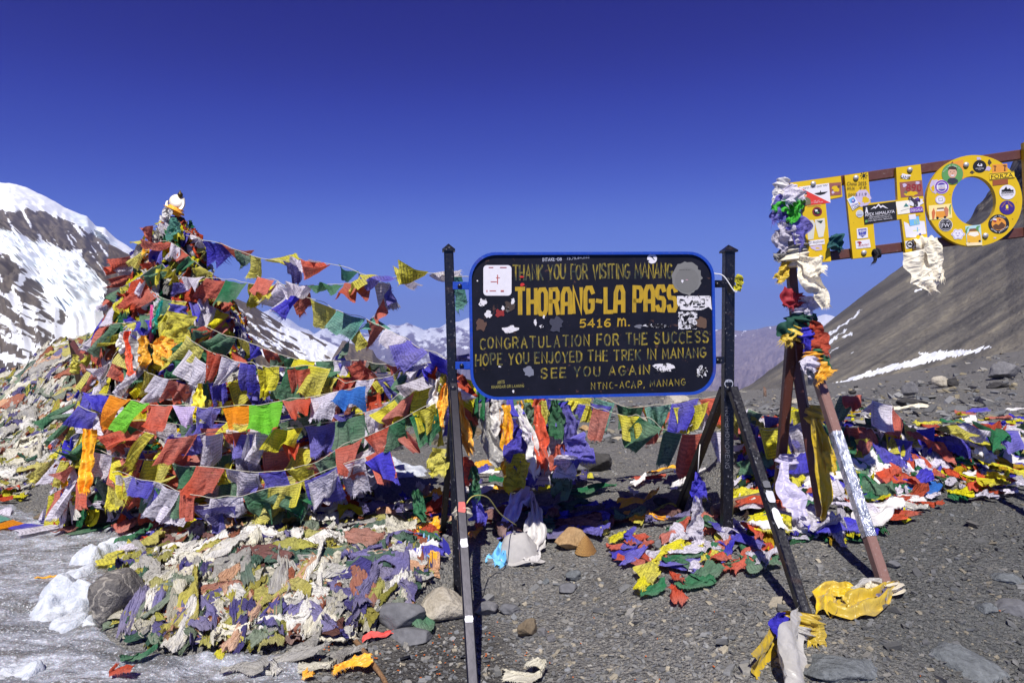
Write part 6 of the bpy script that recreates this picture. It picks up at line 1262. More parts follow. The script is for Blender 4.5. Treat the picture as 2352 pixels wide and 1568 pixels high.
# ------------------------------------------------------------ cloths tied to the yellow letter sign frame
def wrapped(label, px, py, d, ax, r0, r1, h, m_, seed, tail=None, cat='scarf'):
    mb = MB(); c = at(px, py, d); v, f = wrap_knot(c, ax, r0, r1, h, RNG, seed); mb.add((v, f), uv=np.zeros((len(v), 2))); rg = np.random.default_rng(seed)
    for tl, w in (tail or []):
        P = spline([at(*q) if q[2] > 0 else gp(q[0], q[1], -q[2]) for q in tl], 22); v, f, u = ribbon(P, np.interp(np.linspace(0, 1, 22), np.linspace(0, 1, len(w)), w), .014, 1.3, rg, 11); mb.add((v, f), uv=u)
    return mb.build('scarf', m_, label=label, cat=cat, group='cloths tied to the letter sign frame')
pax = pk_t - pk_b
wrapped('large white silk scarf knotted on the letter sign post with two tails blowing right', 1822, 592, 4.34, pax, .04, .085, .13, SILK['cream silk'], 1, [([(1835, 592, 4.25), (1868, 612, 4.2), (1888, 622, 4.18)], [.05, .13, .09]), ([(1838, 606, 4.24), (1858, 645, 4.2), (1885, 668, 4.18), (1896, 704, 4.18)], [.05, .11, .1, .05])])
wrapped('grey-brown fringed cloth wound round the post above the white knot', 1822, 570, 4.34, pax, .04, .075, .08, RAG['grey'], 2, [([(1806, 578, 4.3), (1792, 590, 4.29), (1786, 598, 4.29)], [.05, .08, .06])])
wrapped('gold scrap hanging left from the letter sign post', 1812, 598, 4.33, pax, .035, .05, .04, SILK['dirty gold'], 3, [([(1806, 600, 4.3), (1800, 625, 4.28), (1788, 642, 4.27)], [.04, .07, .06])])
wrapped('bright green frayed cloth tied to the top of the letter sign post', 1815, 468, 4.33, pax, .035, .075, .09, flat(S(64, 170, 50), .8), 4, [([(1812, 470, 4.26), (1792, 476, 4.25), (1782, 484, 4.25)], [.04, .08, .06]), ([(1816, 478, 4.26), (1824, 495, 4.24), (1818, 504, 4.23)], [.05, .08, .04]), ([(1818, 465, 4.26), (1832, 470, 4.24), (1834, 480, 4.23)], [.04, .07, .05])])
wrapped('white cloth draped over the top left corner of the letter T', 1796, 432, 4.33, (0, 0, 1), .03, .045, .12, SILK['white silk'], 5, [([(1793, 425, 4.3), (1787, 445, 4.29), (1786, 470, 4.29)], [.04, .06, .07])])
wrapped('blue printed cloth hanging down the letter sign post', 1816, 495, 4.33, pax, .035, .05, .06, FLAG['b'], 6, [([(1824, 490, 4.26), (1836, 520, 4.25), (1833, 562, 4.25)], [.08, .15, .06]), ([(1800, 450, 4.27), (1788, 480, 4.26), (1788, 505, 4.26)], [.06, .1, .08])])
wrapped('grey-white printed strip and white bow on the left of the post', 1803, 535, 4.32, pax, .035, .06, .05, FLAG['w'], 7, [([(1790, 510, 4.28), (1812, 535, 4.25), (1832, 548, 4.25)], [.04, .1, .06]), ([(1796, 538, 4.28), (1790, 550, 4.27), (1804, 572, 4.27)], [.1, .09, .07])])
wrapped('white note flag taped by the letter T', 1811, 445, 4.3, pax, .02, .03, .03, FLAG['w'], 8, [([(1812, 426, 4.24), (1822, 444, 4.22), (1828, 462, 4.22)], [.09, .14, .12])])
wrapped('red cloth balloon tied to the thin part of the post', 1831, 690, 4.34, pax, .036, .045, .09, flat(S(150, 36, 46), .7), 9, [([(1826, 672, 4.3), (1812, 685, 4.28), (1812, 703, 4.28)], [.07, .15, .05])])
wrapped('white gauze flag fluttering right of the post', 1836, 712, 4.34, pax, .036, .045, .05, FLAG['w'], 10, [([(1843, 708, 4.3), (1856, 700, 4.28), (1868, 712, 4.27)], [.07, .14, .08])])
wrapped('dark green sheer cloth wound round the leg joint', 1838, 738, 4.36, (0, 0, 1), .045, .09, .12, flat(S(16, 66, 52), .8), 11, [([(1830, 740, 4.28), (1812, 755, 4.26), (1812, 772, 4.26)], [.07, .14, .12]), ([(1845, 728, 4.28), (1866, 738, 4.27), (1876, 746, 4.27)], [.05, .08, .03])])
wrapped('mustard silk bunch under the green cloth at the leg joint', 1830, 768, 4.33, (.4, 0, 1), .04, .085, .09, SILK['dirty gold'], 12, [([(1826, 770, 4.26), (1812, 776, 4.24), (1806, 786, 4.24)], [.05, .07, .08])])
wrapped('sheer red cloth flying right of the leg joint', 1850, 758, 4.34, (0, 0, 1), .03, .06, .12, FLAGB['r'], 13, [([(1852, 770, 4.26), (1876, 790, 4.22), (1880, 815, 4.22)], [.05, .2, .1]), ([(1858, 756, 4.26), (1872, 752, 4.24), (1880, 768, 4.24)], [.05, .1, .06])])
wrapped('blue cord and lilac ribbons knotted at the leg joint', 1852, 770, 4.27, (0, 0, 1), .02, .045, .1, FLAGB['b'], 14, [([(1850, 775, 4.22), (1856, 795, 4.2), (1852, 810, 4.2)], [.03, .05, .03])])
wrapped('yellow silk fringe hanging from the right leg of the letter sign', 1866, 818, 4.15, (0, 0, 1), .03, .05, .06, SILK['gold silk'], 15, [([(1866, 820, 4.12), (1880, 845, 4.1), (1898, 866, 4.08)], [.05, .11, .14])])
wrapped('green gauze beside the yellow fringe on the right leg', 1878, 808, 4.15, (0, 0, 1), .02, .03, .04, FLAGB['g'], 16, [([(1878, 808, 4.14), (1890, 830, 4.13), (1902, 850, 4.12)], [.03, .09, .05])])
wrapped('white and blue ribbon cluster on the front of the leg joint', 1860, 836, 4.1, (0, 0, 1), .02, .05, .1, FLAG['w'], 17, [([(1860, 828, 4.06), (1852, 845, 4.05), (1864, 858, 4.05)], [.05, .07, .05])])
wrapped('long yellow scarf knotted round the rear leg and hanging to the ground', 1873, 952, 4.36, (.1, .1, 1), .045, .06, .12, SILK['dirty gold'], 18, [([(1874, 960, 4.28), (1882, 1040, 4.27), (1896, 1130, 4.27), (1892, 1190, 4.27)], [.045, .085, .08, .05]), ([(1878, 965, 4.26), (1902, 1030, 4.24), (1912, 1080, 4.24)], [.03, .07, .075])])
wrapped('lilac-white silk scarf trailing from the left leg of the letter sign', 1808, 1060, 4.5, (0, .1, 1), .036, .06, .1, SILK['lilac-white'], 19, [([(1806, 1062, 4.4), (1800, 1110, 4.35), (1826, 1150, 4.3), (1840, 1185, 4.25)], [.06, .12, .14, .1])])
wrapped('crumpled white fringed cloth hanging under the letter H', 2122, 560, 4.2, (1, -.1, .1), .03, .04, .12, SILK['cream silk'], 20, [([(2108, 575, 4.16), (2118, 615, 4.15), (2132, 640, 4.14), (2140, 668, 4.14)], [.16, .2, .17, .07]), ([(2138, 548, 4.15), (2150, 600, 4.14), (2156, 640, 4.13)], [.08, .1, .07])])
wrapped('dark green cloth caught on the rail between T and H', 1915, 563, 4.28, (1, 0, .1), .008, .012, .03, flat(S(20, 74, 76), .8), 21, [([(1906, 545, 4.27), (1918, 556, 4.27), (1930, 572, 4.27)], [.04, .14, .03])])
wrapped('dark rag with white cord tied to the lower rail right of H', 2014, 582, 4.2, (1, 0, .1), .02, .026, .04, flat(S(40, 38, 44), .9), 22, [([(2012, 585, 4.17), (2012, 595, 4.16), (2008, 602, 4.16)], [.02, .02, .01])])
wrapped('dirty yellow cloth tied round the foot of the front post leg', 1853, 1430, 3.28, (.15, .3, 1), .04, .07, .09, SILK['dirty gold'], 23, [([(1838, 1432, 3.24), (1805, 1452, -.06), (1775, 1500, -.05), (1735, 1560, -.04)], [.06, .1, .11, .13]), ([(1862, 1428, 3.22), (1872, 1445, 3.2), (1878, 1478, 3.16)], [.06, .09, .09])])
wrapped('grey-white cloth hanging over a stone from the front post leg', 1838, 1452, 3.22, (.15, .3, 1), .03, .05, .06, SILK['grey-white'], 24, [([(1838, 1455, -.1), (1832, 1495, -.1), (1826, 1550, -.09), (1822, 1620, -.06)], [.06, .13, .19, .22])])
wrapped('blue rag tucked into the yellow cloth at the front post foot', 1808, 1465, 3.2, (.15, .3, 1), .02, .03, .03, FLAGB['b'], 25, [([(1808, 1464, -.09), (1794, 1480, -.09), (1796, 1508, -.07)], [.04, .12, .06])])
wrapped('cream cloth band wound low on the right leg of the letter sign', 2046, 1350, 3.58, (-.2, .3, 1), .045, .055, .06, SILK['cream silk'], 26, [([(2038, 1350, 3.55), (2010, 1346, 3.55), (1988, 1350, 3.55)], [.04, .05, .05])])
wrapped('white cords wound round the front leg of the black sign', 1063, 1178, 3.62, lt - ft, .034, .042, .05, SILK['cream silk'], 27)
# ------------------------------------------------------------ heaps of fallen cloth
rg = np.random.default_rng(2024)
NEAR = [(270,1320),(330,1265),(420,1205),(520,1165),(600,1148),(720,1140),(850,1145),(960,1180),(1000,1230),(985,1300),(950,1375),(880,1425),(800,1470),(650,1480),(500,1490),(330,1482),(290,1440)]
LEFTH = [(-60,890),(0,872),(60,848),(120,808),(160,770),(200,742),(262,745),(250,850),(205,950),(170,1000),(150,1060),(100,1100),(0,1140),(-80,1150)]
RIGHTH = [(1690,930),(1760,965),(1850,935),(1990,945),(2100,985),(2200,968),(2352,958),(2400,1000),(2380,1100),(2300,1150),(2080,1185),(2000,1245),(1850,1250),(1740,1262),(1690,1150),(1720,1050)]
MIDL = [(930,1150),(1010,1130),(1040,1200),(1020,1310),(960,1330),(930,1240)]
FCOL = list(RC.items()); FW = np.array([.2, .11, .11, .07, .09, .08, .05, .06, .05, .15, .03, .04]); FW = FW / FW.sum()
def heap_stuff(poly, n, pal, name, label, L=(.12, .26), seed=1, amp=.026, bun=.3):
    rg = np.random.default_rng(seed); mb = MB()
    for k, (x, y) in enumerate(sample_poly(poly, n, rg)):
        ang = rg.uniform(-.5, .5) + (math.pi / 2 if rg.random() < .35 else 0)
        v, f, u = rag(x, y, '', None, '', rg.uniform(*L), rg.uniform(.06, .13), ang, amp, rg.uniform(-.012, .035), seed * 1000 + k, False, fr=0, nu=12, nv=11, folds=rg.uniform(2.2, 4), bundle=bun); c = pal[rg.integers(len(pal))]
        mb.add((v, f), np.array(c) * rg.uniform(.7, 1.12), u)
    mb.build(name, STUFF, kind='stuff', label=label, cat='rags')
FPAL = [c for (k, c), w in zip(FCOL, FW) for _ in range(int(round(w * 40)))]
heap_stuff(NEAR, 900, FPAL, 'faded_rags', 'matted layer of faded rags under the near rag heap', seed=3, amp=.032)
heap_stuff(LEFTH, 1150, FPAL + [S(226, 222, 212)] * 8, 'weathered_rags', 'matted layer of weathered rags covering the far left bank', (.16, .4), 4, .06, .7)
BPAL = [FC[k] for k in 'bwrgywwy'] * 2 + [S(226, 222, 212), S(200, 160, 30), S(30, 60, 44), S(60, 40, 40)]
heap_stuff(RIGHTH, 420, BPAL, 'tangled_flags', 'tangled layer of newer flags along the right cloth bank', (.14, .3), 5, .035)
LEFT0 = [(0, 1010), (60, 1020), (160, 1060), (200, 1150), (120, 1110), (60, 1150), (0, 1160)]
heap_stuff(LEFT0, 60, BPAL + FPAL[::4], 'scattered_rags', 'scattered rags on the stony ground at the far left', (.1, .22), 6, .02)
def pick(r): return FCOL[r.choice(len(FCOL), p=FW)]
pts = sample_poly(NEAR, 150, rg); pts.sort(key=lambda q: q[1])
for k, (x, y) in enumerate(pts):
    nm, c = pick(rg); front = y > 1330
    ang = (math.pi / 2 + rg.normal(0, .35)) if front and rg.random() < .75 else rg.normal(0.1, .45)
    rag(x, y, nm, RAG[nm], 'near', rg.uniform(.19, .4) * (1.0 if front else .95), rg.uniform(.1, .2), ang, rg.uniform(.03, .055), rg.uniform(.005, .05), 5000 + k, fr=.028, folds=rg.uniform(2.2, 4.2), bundle=.4)
# the long ones that stand out
for x, y, nm, L, Wd, ang in ((446, 1420, 'mustard', .46, .2, 1.5), (722, 1330, 'off-white', .5, .12, 1.55), (520, 1290, 'off-white', .26, .2, .6), (660, 1390, 'peach', .34, .13, 1.3), (840, 1270, 'rust', .24, .17, .2), (880, 1330, 'dull purple', .26, .2, .4), (830, 1400, 'indigo', .3, .16, 1.1),
                             (560, 1310, 'grey', .3, .24, .2), (850, 1330, 'dark green', .28, .14, .4), (620, 1225, 'olive', .4, .16, .15), (700, 1190, 'maroon', .26, .2, .9), (640, 1440, 'indigo', .26, .18, 1.4), (420, 1460, 'indigo', .2, .12, 1.5), (380, 1420, 'pale green', .3, .2, 1.2), (470, 1330, 'cream', .34, .2, 1.1), (400, 1390, 'mustard', .22, .16, 1.3), (800, 1235, 'grey', .4, .1, .1)):
    rag(x, y, nm, RAG[nm], 'near', L, Wd, ang, .045, .055, int(x * 7 + y), fr=.03, folds=2.6)
for k, (x, y) in enumerate(sample_poly(LEFTH, 60, rg)):
    nm, c = pick(rg); rag(x, y, nm, RAG[nm], 'left', rg.uniform(.25, .55), rg.uniform(.12, .2), rg.normal(.2, .5), .07, rg.uniform(.01, .07), 6000 + k, fr=.03, bundle=.65, folds=3.2)
BN = list(BRC.items())
for k, (x, y) in enumerate(sample_poly(RIGHTH, 105, rg)):
    nm, c = BN[rg.integers(5)]; up = y < 1080
    if rg.random() < .2: nm, m_ = 'white silk', SILK['white silk']
    else: m_ = FLAG[c]
    rag(x, y, nm, m_, 'right', rg.uniform(.22, .38), rg.uniform(.16, .26), rg.normal(0, .6), rg.uniform(.025, .05), rg.uniform(.01, .09), 7000 + k, fr=.04, folds=rg.uniform(.8, 1.8), bundle=.12, name='fallen_flag' if nm != 'white silk' else 'cloth_rag')
for k, (x, y) in enumerate(sample_poly(MIDL, 26, rg)):
    nm, m_ = [('gold silk', SILK['gold silk']), ('white silk', SILK['white silk']), ('blue', FLAG['b']), ('red', FLAGB['r']), ('green', FLAG['g']), ('peach', RAG['peach'])][rg.integers(6)]
    rag(x, y, nm, m_, 'post', rg.uniform(.16, .3), rg.uniform(.08, .15), rg.uniform(0, 3.1), .035, rg.uniform(.005, .05), 8000 + k, fr=.03, bundle=.4)
FRONT = [(1420,1230),(1520,1240),(1600,1200),(1660,1215),(1720,1230),(1790,1250),(1790,1290),(1740,1310),(1650,1330),(1560,1330),(1470,1330),(1430,1290)]
for k, (x, y) in enumerate(sample_poly(FRONT, 46, rg)):
    nm, c = BN[rg.integers(5)]; rag(x, y, nm, FLAG[c], 'front', rg.uniform(.16, .27), rg.uniform(.12, .18), rg.uniform(0, 3.1), rg.uniform(.014, .03), rg.uniform(.003, .05), 9000 + k, fr=.03, folds=rg.uniform(.7, 1.6), bundle=.1, name='fallen_flag')
for k, (x, y, nm, L, Wd, ang) in enumerate(((1425, 1250, 'yellow', .17, .13, .3), (1435, 1282, 'blue', .17, .15, .1), (1480, 1270, 'red', .2, .1, 1.0), (1497, 1335, 'yellow', .26, .2, .9), (1470, 1370, 'yellow', .2, .09, 1.1), (1500, 1375, 'green', .16, .1, .4), (1545, 1350, 'red', .2, .1, 1.8), (1555, 1385, 'red', .14, .1, 1.6), (1600, 1350, 'green', .24, .16, .3), (1620, 1340, 'green', .2, .14, .5), (1690, 1310, 'red', .2, .13, .2), (1770, 1300, 'white', .2, .12, .5), (1640, 1290, 'white', .2, .14, .6), (1600, 1275, 'yellow', .2, .12, .5), (1715, 1240, 'blue', .24, .18, .2), (1620, 1230, 'red', .2, .1, .0),
      (1370, 1235, 'yellow', .22, .1, .5), (1265, 1126, 'yellow', .28, .12, .1), (1360, 1137, 'green', .4, .16, .05), (1175, 1128, 'gold silk', .4, .1, .15), (1490, 1108, 'red', .3, .12, .3), (1520, 1090, 'gold silk', .26, .14, .4), (1560, 1120, 'white silk', .4, .16, .1), (1470, 1120, 'white silk', .12, .2, .3), (1450, 1145, 'white silk', .2, .1, 1.3), (1580, 1090, 'white silk', .24, .14, .5), (1500, 1190, 'yellow', .4, .12, .6), (1620, 1160, 'yellow', .2, .12, 1.4), (1560, 1215, 'green', .2, .1, .1),
      (1140, 1180, 'green', .12, .05, .2), (1152, 1172, 'blue', .12, .05, .2), (1175, 1175, 'yellow', .14, .06, .1), (1250, 1190, 'gold silk', .22, .1, .6), (1330, 1180, 'blue', .3, .1, .2), (1120, 1215, 'red', .2, .1, .4), (1090, 1235, 'gold silk', .22, .1, 1.2), (1095, 1135, 'white silk', .3, .12, .1), (1060, 1130, 'white silk', .2, .1, .2),
      (1900, 1130, 'white silk', .3, .16, .2), (1990, 1090, 'white silk', .3, .2, .8), (2050, 1180, 'white silk', .34, .14, .1), (2120, 1140, 'sky blue', .34, .12, .25), (2230, 1130, 'red', .4, .1, .05), (2150, 1085, 'blue', .2, .14, .1), (2210, 1100, 'white silk', .34, .1, -.1), (1880, 1245, 'white silk', .5, .09, -.1), (1975, 1240, 'white silk', .2, .06, -.5), (2040, 1200, 'red', .36, .12, -.3), (2080, 1170, 'yellow', .16, .1, .2), (1780, 1200, 'white silk', .2, .16, .5), (2280, 1125, 'blue', .14, .08, .0), (2320, 1140, 'white', .2, .12, .4), (2230, 1045, 'mustard', .4, .14, .0), (2200, 1010, 'white', .4, .14, .2),
      (110, 1205, 'blue', .22, .1, .1), (10, 1185, 'white', .1, .16, .6), (30, 1130, 'red', .22, .1, .3), (20, 1150, 'yellow', .2, .08, .1), (60, 1090, 'white', .12, .16, .8), (130, 1020, 'green', .14, .1, .2), (90, 1030, 'yellow', .2, .06, .4), (105, 1340, 'gold silk', .12, .035, .3), (290, 1355, 'blue', .16, .05, .5), (508, 1520, 'yellow', .05, .05, 1.2), (320, 1532, 'green', .16, .06, .4), (270, 1567, 'red', .14, .06, .1), (810, 1550, 'gold silk', .18, .12, .3), (700, 1566, 'gold silk', .08, .05, .1), (970, 1440, 'green', .2, .12, -1.0), (1232, 1566, 'cream', .3, .2, .1), (722, 1500, 'grey', .26, .12, 1.0), (775, 1490, 'cream', .2, .1, .5), (690, 1530, 'grey', .26, .12, .3), (740, 1545, 'cream', .22, .1, .1), (620, 1552, 'off-white', .26, .11, .2), (560, 1560, 'grey', .22, .1, .0), (800, 1515, 'grey', .2, .1, .7), (1222, 1284, 'white silk', .26, .16, 1.2), (1242, 1262, 'white silk', .24, .14, 1.5), (1200, 1292, 'off-white', .16, .1, .2), (470, 1200, 'gold silk', .2, .09, .6), (400, 1180, 'blue', .18, .13, 1.0), (430, 1200, 'yellow', .24, .14, .2), (455, 1220, 'green', .22, .1, .1), (420, 1260, 'indigo', .22, .14, .4), (360, 1270, 'dark green', .34, .09, .9), (280, 1312, 'yellow', .14, .09, -.6),
      (980, 1275, 'sky blue', .12, .12, .2), (1000, 1260, 'blue', .1, .18, 1.4), (960, 1295, 'red', .3, .05, .1), (1965, 1180, 'yellow', .14, .1, .3), (1860, 1190, 'yellow', .2, .1, 1.2), (1820, 1120, 'white', .2, .24, .5), (1740, 1010, 'blue', .34, .22, .3), (1810, 1020, 'white', .36, .3, .1), (1770, 1210, 'lime green', .14, .14, .5), (1390, 1190, 'indigo', .5, .2, .1), (1250, 1210, 'blue', .3, .2, .3))):
    m_ = SILK.get(nm) or RAG.get(nm) or FLAG[{'blue': 'b', 'white': 'w', 'red': 'r', 'green': 'g', 'yellow': 'y', 'sky blue': 'k', 'lime green': 'l'}[nm]]
    silk = nm in SILK or nm in RAG
    rag(x, y, nm, m_, 'ground', L, Wd, ang, .026, .012, 11000 + k, fr=.025, folds=1.4 if not silk else 2.4, name='cloth_rag' if silk else 'fallen_flag')
scarf('dirty yellow scarf lying crumpled at the foot of the right frame leg', [tuple(gp(2056, 1366, .05)), tuple(gp(2020, 1392, .05)), tuple(gp(1985, 1412, .05)), tuple(gp(1945, 1414, .045)), tuple(gp(1925, 1402, .04))], [.05, .1, .15, .17, .15], SILK['dirty gold'], 401, .02, 2.0, world=True, face=(0, -.45, 1), group='scarves on the slope', fr=.012)
scarf('dirty yellow scarf end looped left of the crumpled one', [tuple(gp(1985, 1392, .04)), tuple(gp(1945, 1376, .05)), tuple(gp(1908, 1374, .05)), tuple(gp(1890, 1394, .045)), tuple(gp(1900, 1424, .03))], [.07, .09, .09, .1, .1], SILK['dirty gold'], 402, .02, 1.6, world=True, face=(0, -.45, 1), group='scarves on the slope', fr=.012)
rag(1990, 1370, 'grey-white', SILK['grey-white'], 'leg', .18, .07, .3, .03, .01, 12010); rag(2030, 1385, 'dull purple', RAG['dull purple'], 'leg', .12, .05, 1.0, .02, .02, 12011)
JOIN = [(230,1180),(330,1160),(470,1150),(620,1150),(560,1200),(430,1240),(330,1290),(290,1300),(310,1240)]
for k, (x, y) in enumerate(sample_poly(JOIN, 34, rg)):
    nm, c = BN[rg.integers(5)]; rag(x, y, nm, FLAG[c], 'near', rg.uniform(.18, .3), rg.uniform(.12, .18), rg.uniform(-.3, 1.0), rg.uniform(.02, .04), rg.uniform(.02, .07), 14300 + k, fr=.03, folds=1.4, bundle=.2, name='fallen_flag')
SHADE = [(1110,1195),(1300,1180),(1470,1165),(1560,1165),(1550,1225),(1400,1238),(1130,1245)]
DK = [('indigo', RAG['indigo']), ('maroon', RAG['maroon']), ('dark green', RAG['dark green']), ('dull purple', RAG['dull purple']), ('gold silk', SILK['gold silk']), ('blue', FLAG['b'])]
for k, (x, y) in enumerate(sample_poly(SHADE, 26, rg)): nm, m_ = DK[rg.integers(6)]; rag(x, y, nm, m_, 'ground', rg.uniform(.24, .42), rg.uniform(.12, .2), rg.normal(.1, .4), .05, rg.uniform(.005, .06), 14000 + k, fr=.03, folds=1.8, bundle=.3)
UNDER = [(1040,1075),(1180,1075),(1330,1085),(1340,1130),(1190,1140),(1060,1130)]
for k, (x, y) in enumerate(sample_poly(UNDER, 24, rg)):
    nm, m_ = [('gold silk', SILK['gold silk']), ('white silk', SILK['white silk']), ('blue', FLAG['b']), ('yellow', FLAG['y']), ('indigo', RAG['indigo']), ('green', FLAG['g'])][rg.integers(6)]
    rag(x, y, nm, m_, 'ground', rg.uniform(.2, .36), rg.uniform(.1, .18), rg.normal(0, .5), .045, rg.uniform(.005, .07), 14100 + k, fr=.03, folds=1.8, bundle=.3)
# every rag says which one it is: colour, place, and what lies next to it
def label_rags():
    P = np.array([(r[1], r[2]) for r in RAGS]); seen = {}
    LM = [((245, 1375), 'beside the veined grey boulder'), ((1010, 1385), 'near the pale rock'), ((450, 1480), 'at the front foot of the near heap'), ((650, 1470), 'at the front foot of the near heap, centre'), ((640, 1330), 'on the middle of the near heap'), ((640, 1190), 'along the back of the near heap'), ((860, 1200), 'on the back right of the near heap'),
          ((870, 1340), 'on the right shoulder of the near heap'), ((430, 1290), 'on the left shoulder of the near heap'), ((195, 745), 'near the sandstone boulder on the left bank'), ((60, 860), 'on the top of the left bank'), ((100, 960), 'on the slope of the left bank'), ((30, 1080), 'at the foot of the left bank'), ((155, 1120), 'near the concrete block'),
          ((1780, 960), 'on top of the right bank behind the leg joint'), ((1760, 1100), 'between the sign legs on the right bank'), ((1960, 1010), 'on the right bank behind the foil-wrapped leg'), ((1950, 1180), 'beside the foil-wrapped leg'), ((2120, 1100), 'on the low right bank'), ((2300, 1050), 'at the far right end of the bank'), ((1500, 1280), 'on the gravel before the sign'), ((1500, 1370), 'on the gravel tip of the front flag pile'),
          ((1650, 1260), 'at the foot of the right sign post'), ((990, 1250), 'beside the left sign legs'), ((1200, 1200), 'in the shadow of the sign'), ((1250, 1120), 'below the hanging scarf bundle'), ((1500, 1110), 'on the gravel behind the sign'), ((1950, 1400), 'at the foot of the right leg'), ((60, 1250), 'on the ice'), ((500, 1530), 'at the bottom edge of the ice'), ((800, 1540), 'by the wooden stick'), ((440, 1200), 'under the lowest flag row'), ((1360, 1130), 'flat on the gravel below the sign')]
    for i, (o, x, y, c, z, nm) in enumerate(RAGS):
        d = np.hypot((P[:, 0] - x), (P[:, 1] - y) * 1.6); d[i] = 1e9; nb = []
        for j in np.argsort(d)[:10]:
            if RAGS[j][3] not in nb and RAGS[j][3] != c: nb.append(RAGS[j][3])
            if len(nb) == 2: break
        lm = min(LM, key=lambda q: math.hypot(q[0][0] - x, q[0][1] - y))[1]
        kind = 'flag' if nm == 'fallen_flag' else 'rag'
        base = '%s %s %s' % (c, kind, lm)
        for extra in ('', ', next to a %s one' % nb[0], ', next to %s and %s ones' % (nb[0], nb[1]), ', nearer a %s than a %s one' % (nb[1], nb[0]), ', left of a %s one' % nb[0], ', behind a %s one' % nb[0], ', left of a %s one' % nb[1], ', behind a %s one' % nb[1]):
            if 'left of' in extra or 'behind' in extra:
                j = [q for q in np.argsort(d)[:10] if RAGS[q][3] == extra.split(' a ')[1][:-4]][0]
                if ('left of' in extra and P[j, 0] < x + 3) or ('behind' in extra and P[j, 1] < y + 3): continue
            l = base + extra; l = ' '.join(l.split()[:16])
            if l not in seen: break
        o['label'] = l; seen.setdefault(l, []).append(o)
        o['group'] = seen[l][0]['group'] if len(seen[l]) > 1 else 'fallen cloths ' + {'near': 'of the near heap', 'left': 'of the left bank', 'right': 'of the right bank', 'post': 'by the left sign post', 'front': 'before the sign', 'ground': 'scattered on the ground', 'leg': 'round the letter sign foot'}[z]
label_rags()
# ------------------------------------------------------------ rocks and small things
def rock(name, label, px, py, w, h, kind, seed, dep=1.0, sink=.2, rot=0.0, rough=.14, cuts=9, cat='rock', sub=4, flat_=.55, group=None, lift=0.0, d=None):
    """px,py: foot of the rock in the photo; w,h: its size in photo points"""
    c = gp(px, py) if d is None else at(px, py, d); s = c[1] / F; v, f = rockshape(seed, sub, rough, cuts, flat_); lo, hi = v.min(0), v.max(0); v = (v - (lo + hi) / 2) / ((hi - lo) / 2)
    a, b, e = w * s / 2, w * s / 2 * dep, h * s / 2; cr, sr = math.cos(rot), math.sin(rot)
    q = np.stack([v[:, 0] * a * cr - v[:, 1] * b * sr, v[:, 0] * a * sr + v[:, 1] * b * cr, v[:, 2] * e], 1)
    q += np.array((c[0], c[1] + b * .7, c[2] + e * (1 - 2 * sink) + lift))
    return mk(name, q, f, ROCK[kind], label=label, cat=cat, group=group)
rock('boulder', 'large grey boulder with white veins between ice and the near rag heap', 252, 1440, 125, 128, 'veined', 4, .9, .12, .3)
rock('boulder', 'pale cream rock at the right end of the near rag heap', 1015, 1430, 120, 75, 'pale', 7, .9, .2, .2)
rock('stone', 'smooth grey slab stone tilted against the right end of the near heap', 915, 1452, 125, 62, 'slate', 12, .6, .12, -.15, .06, 6)
rock('stone', 'flat dark slate plate lying before the smooth slab stone', 940, 1482, 105, 34, 'slate', 15, .8, .2, .2, .05, 6)
rock('stone', 'sandstone block with grey stains behind the wicker cone', 1313, 1268, 78, 54, 'tan', 21, .8, .08, 0, .07, 7)
rock('stone', 'tan stone with black handwriting lying on the gravel', 1212, 1470, 48, 50, 'brown', 23, .7, .1, .5, .08, 7)
rock('boulder', 'black rounded boulder in the sign shadow beside the grey cloth', 1190, 1236, 120, 60, 'dark', 27, .9, .2, 0, .06, 7)
rock('boulder', 'dark rock on the gravel right of the hanging scarf bundle', 1366, 1086, 84, 50, 'dark', 29, .8, .1, .1, .1, 9)
rock('stone', 'grey stone with white streaks beside the dark rock', 1326, 1096, 58, 34, 'slate', 31, .7, .1, .1)
rock('boulder', 'sandstone boulder on top of the left rag bank', 190, 775, 62, 42, 'tan', 33, .9, .1, .2)
rock('boulder', 'small brown boulder on the left rag bank below the sandstone one', 136, 806, 24, 28, 'brown', 35, .9, .1)
rock('stone', 'grey stone half covered by rags on the slope of the left bank', 208, 860, 40, 34, 'grey', 36, .9, .2)
rock('stone', 'white-streaked stone lying on the gravel centre', 1318, 1342, 40, 24, 'blue', 41, .8, .12, .2)
rock('stone', 'flat grey stone in front of the white-streaked stone', 1305, 1366, 52, 22, 'slate', 43, .8, .2, .6)
rock('stone', 'small bluish round stone left of the white-streaked stone', 1254, 1342, 17, 14, 'blue', 44)
rock('stone', 'grey angular stone by the front leg of the black sign', 1118, 1418, 58, 34, 'grey', 45, .8, .15, .2)
rock('stone', 'flat grey stone right of the angular stone by the leg', 1172, 1412, 56, 26, 'slate', 47, .8, .2, -.2)
rock('stone', 'slanted grey stone under the leg of the black sign', 1108, 1362, 60, 20, 'slate', 49, .8, .2, .3)
rock('stone', 'grey cobble touching the stone with handwriting', 1244, 1462, 28, 20, 'grey', 51); rock('stone', 'second grey cobble right of the stone with handwriting', 1266, 1476, 22, 18, 'grey', 53)
rock('stone', 'dark slate chip upright on the gravel before the sign', 1520, 1262, 34, 26, 'slate', 55, .5, .1, .4)
rock('stone', 'tan stone lying on the gravel behind the right sign legs', 1588, 1200, 36, 20, 'pale', 56); rock('stone', 'dark shaded stone behind the right sign legs', 1526, 1165, 44, 26, 'dark', 57)
rock('stone', 'grey-brown stone beside the front leg of the right post', 1748, 1292, 36, 24, 'brown', 58)
rock('bedrock', 'large bluish bedrock slab in the bottom right corner', 2250, 1568, 230, 84, 'blue', 61, .8, .42, -.2, .22, 10)
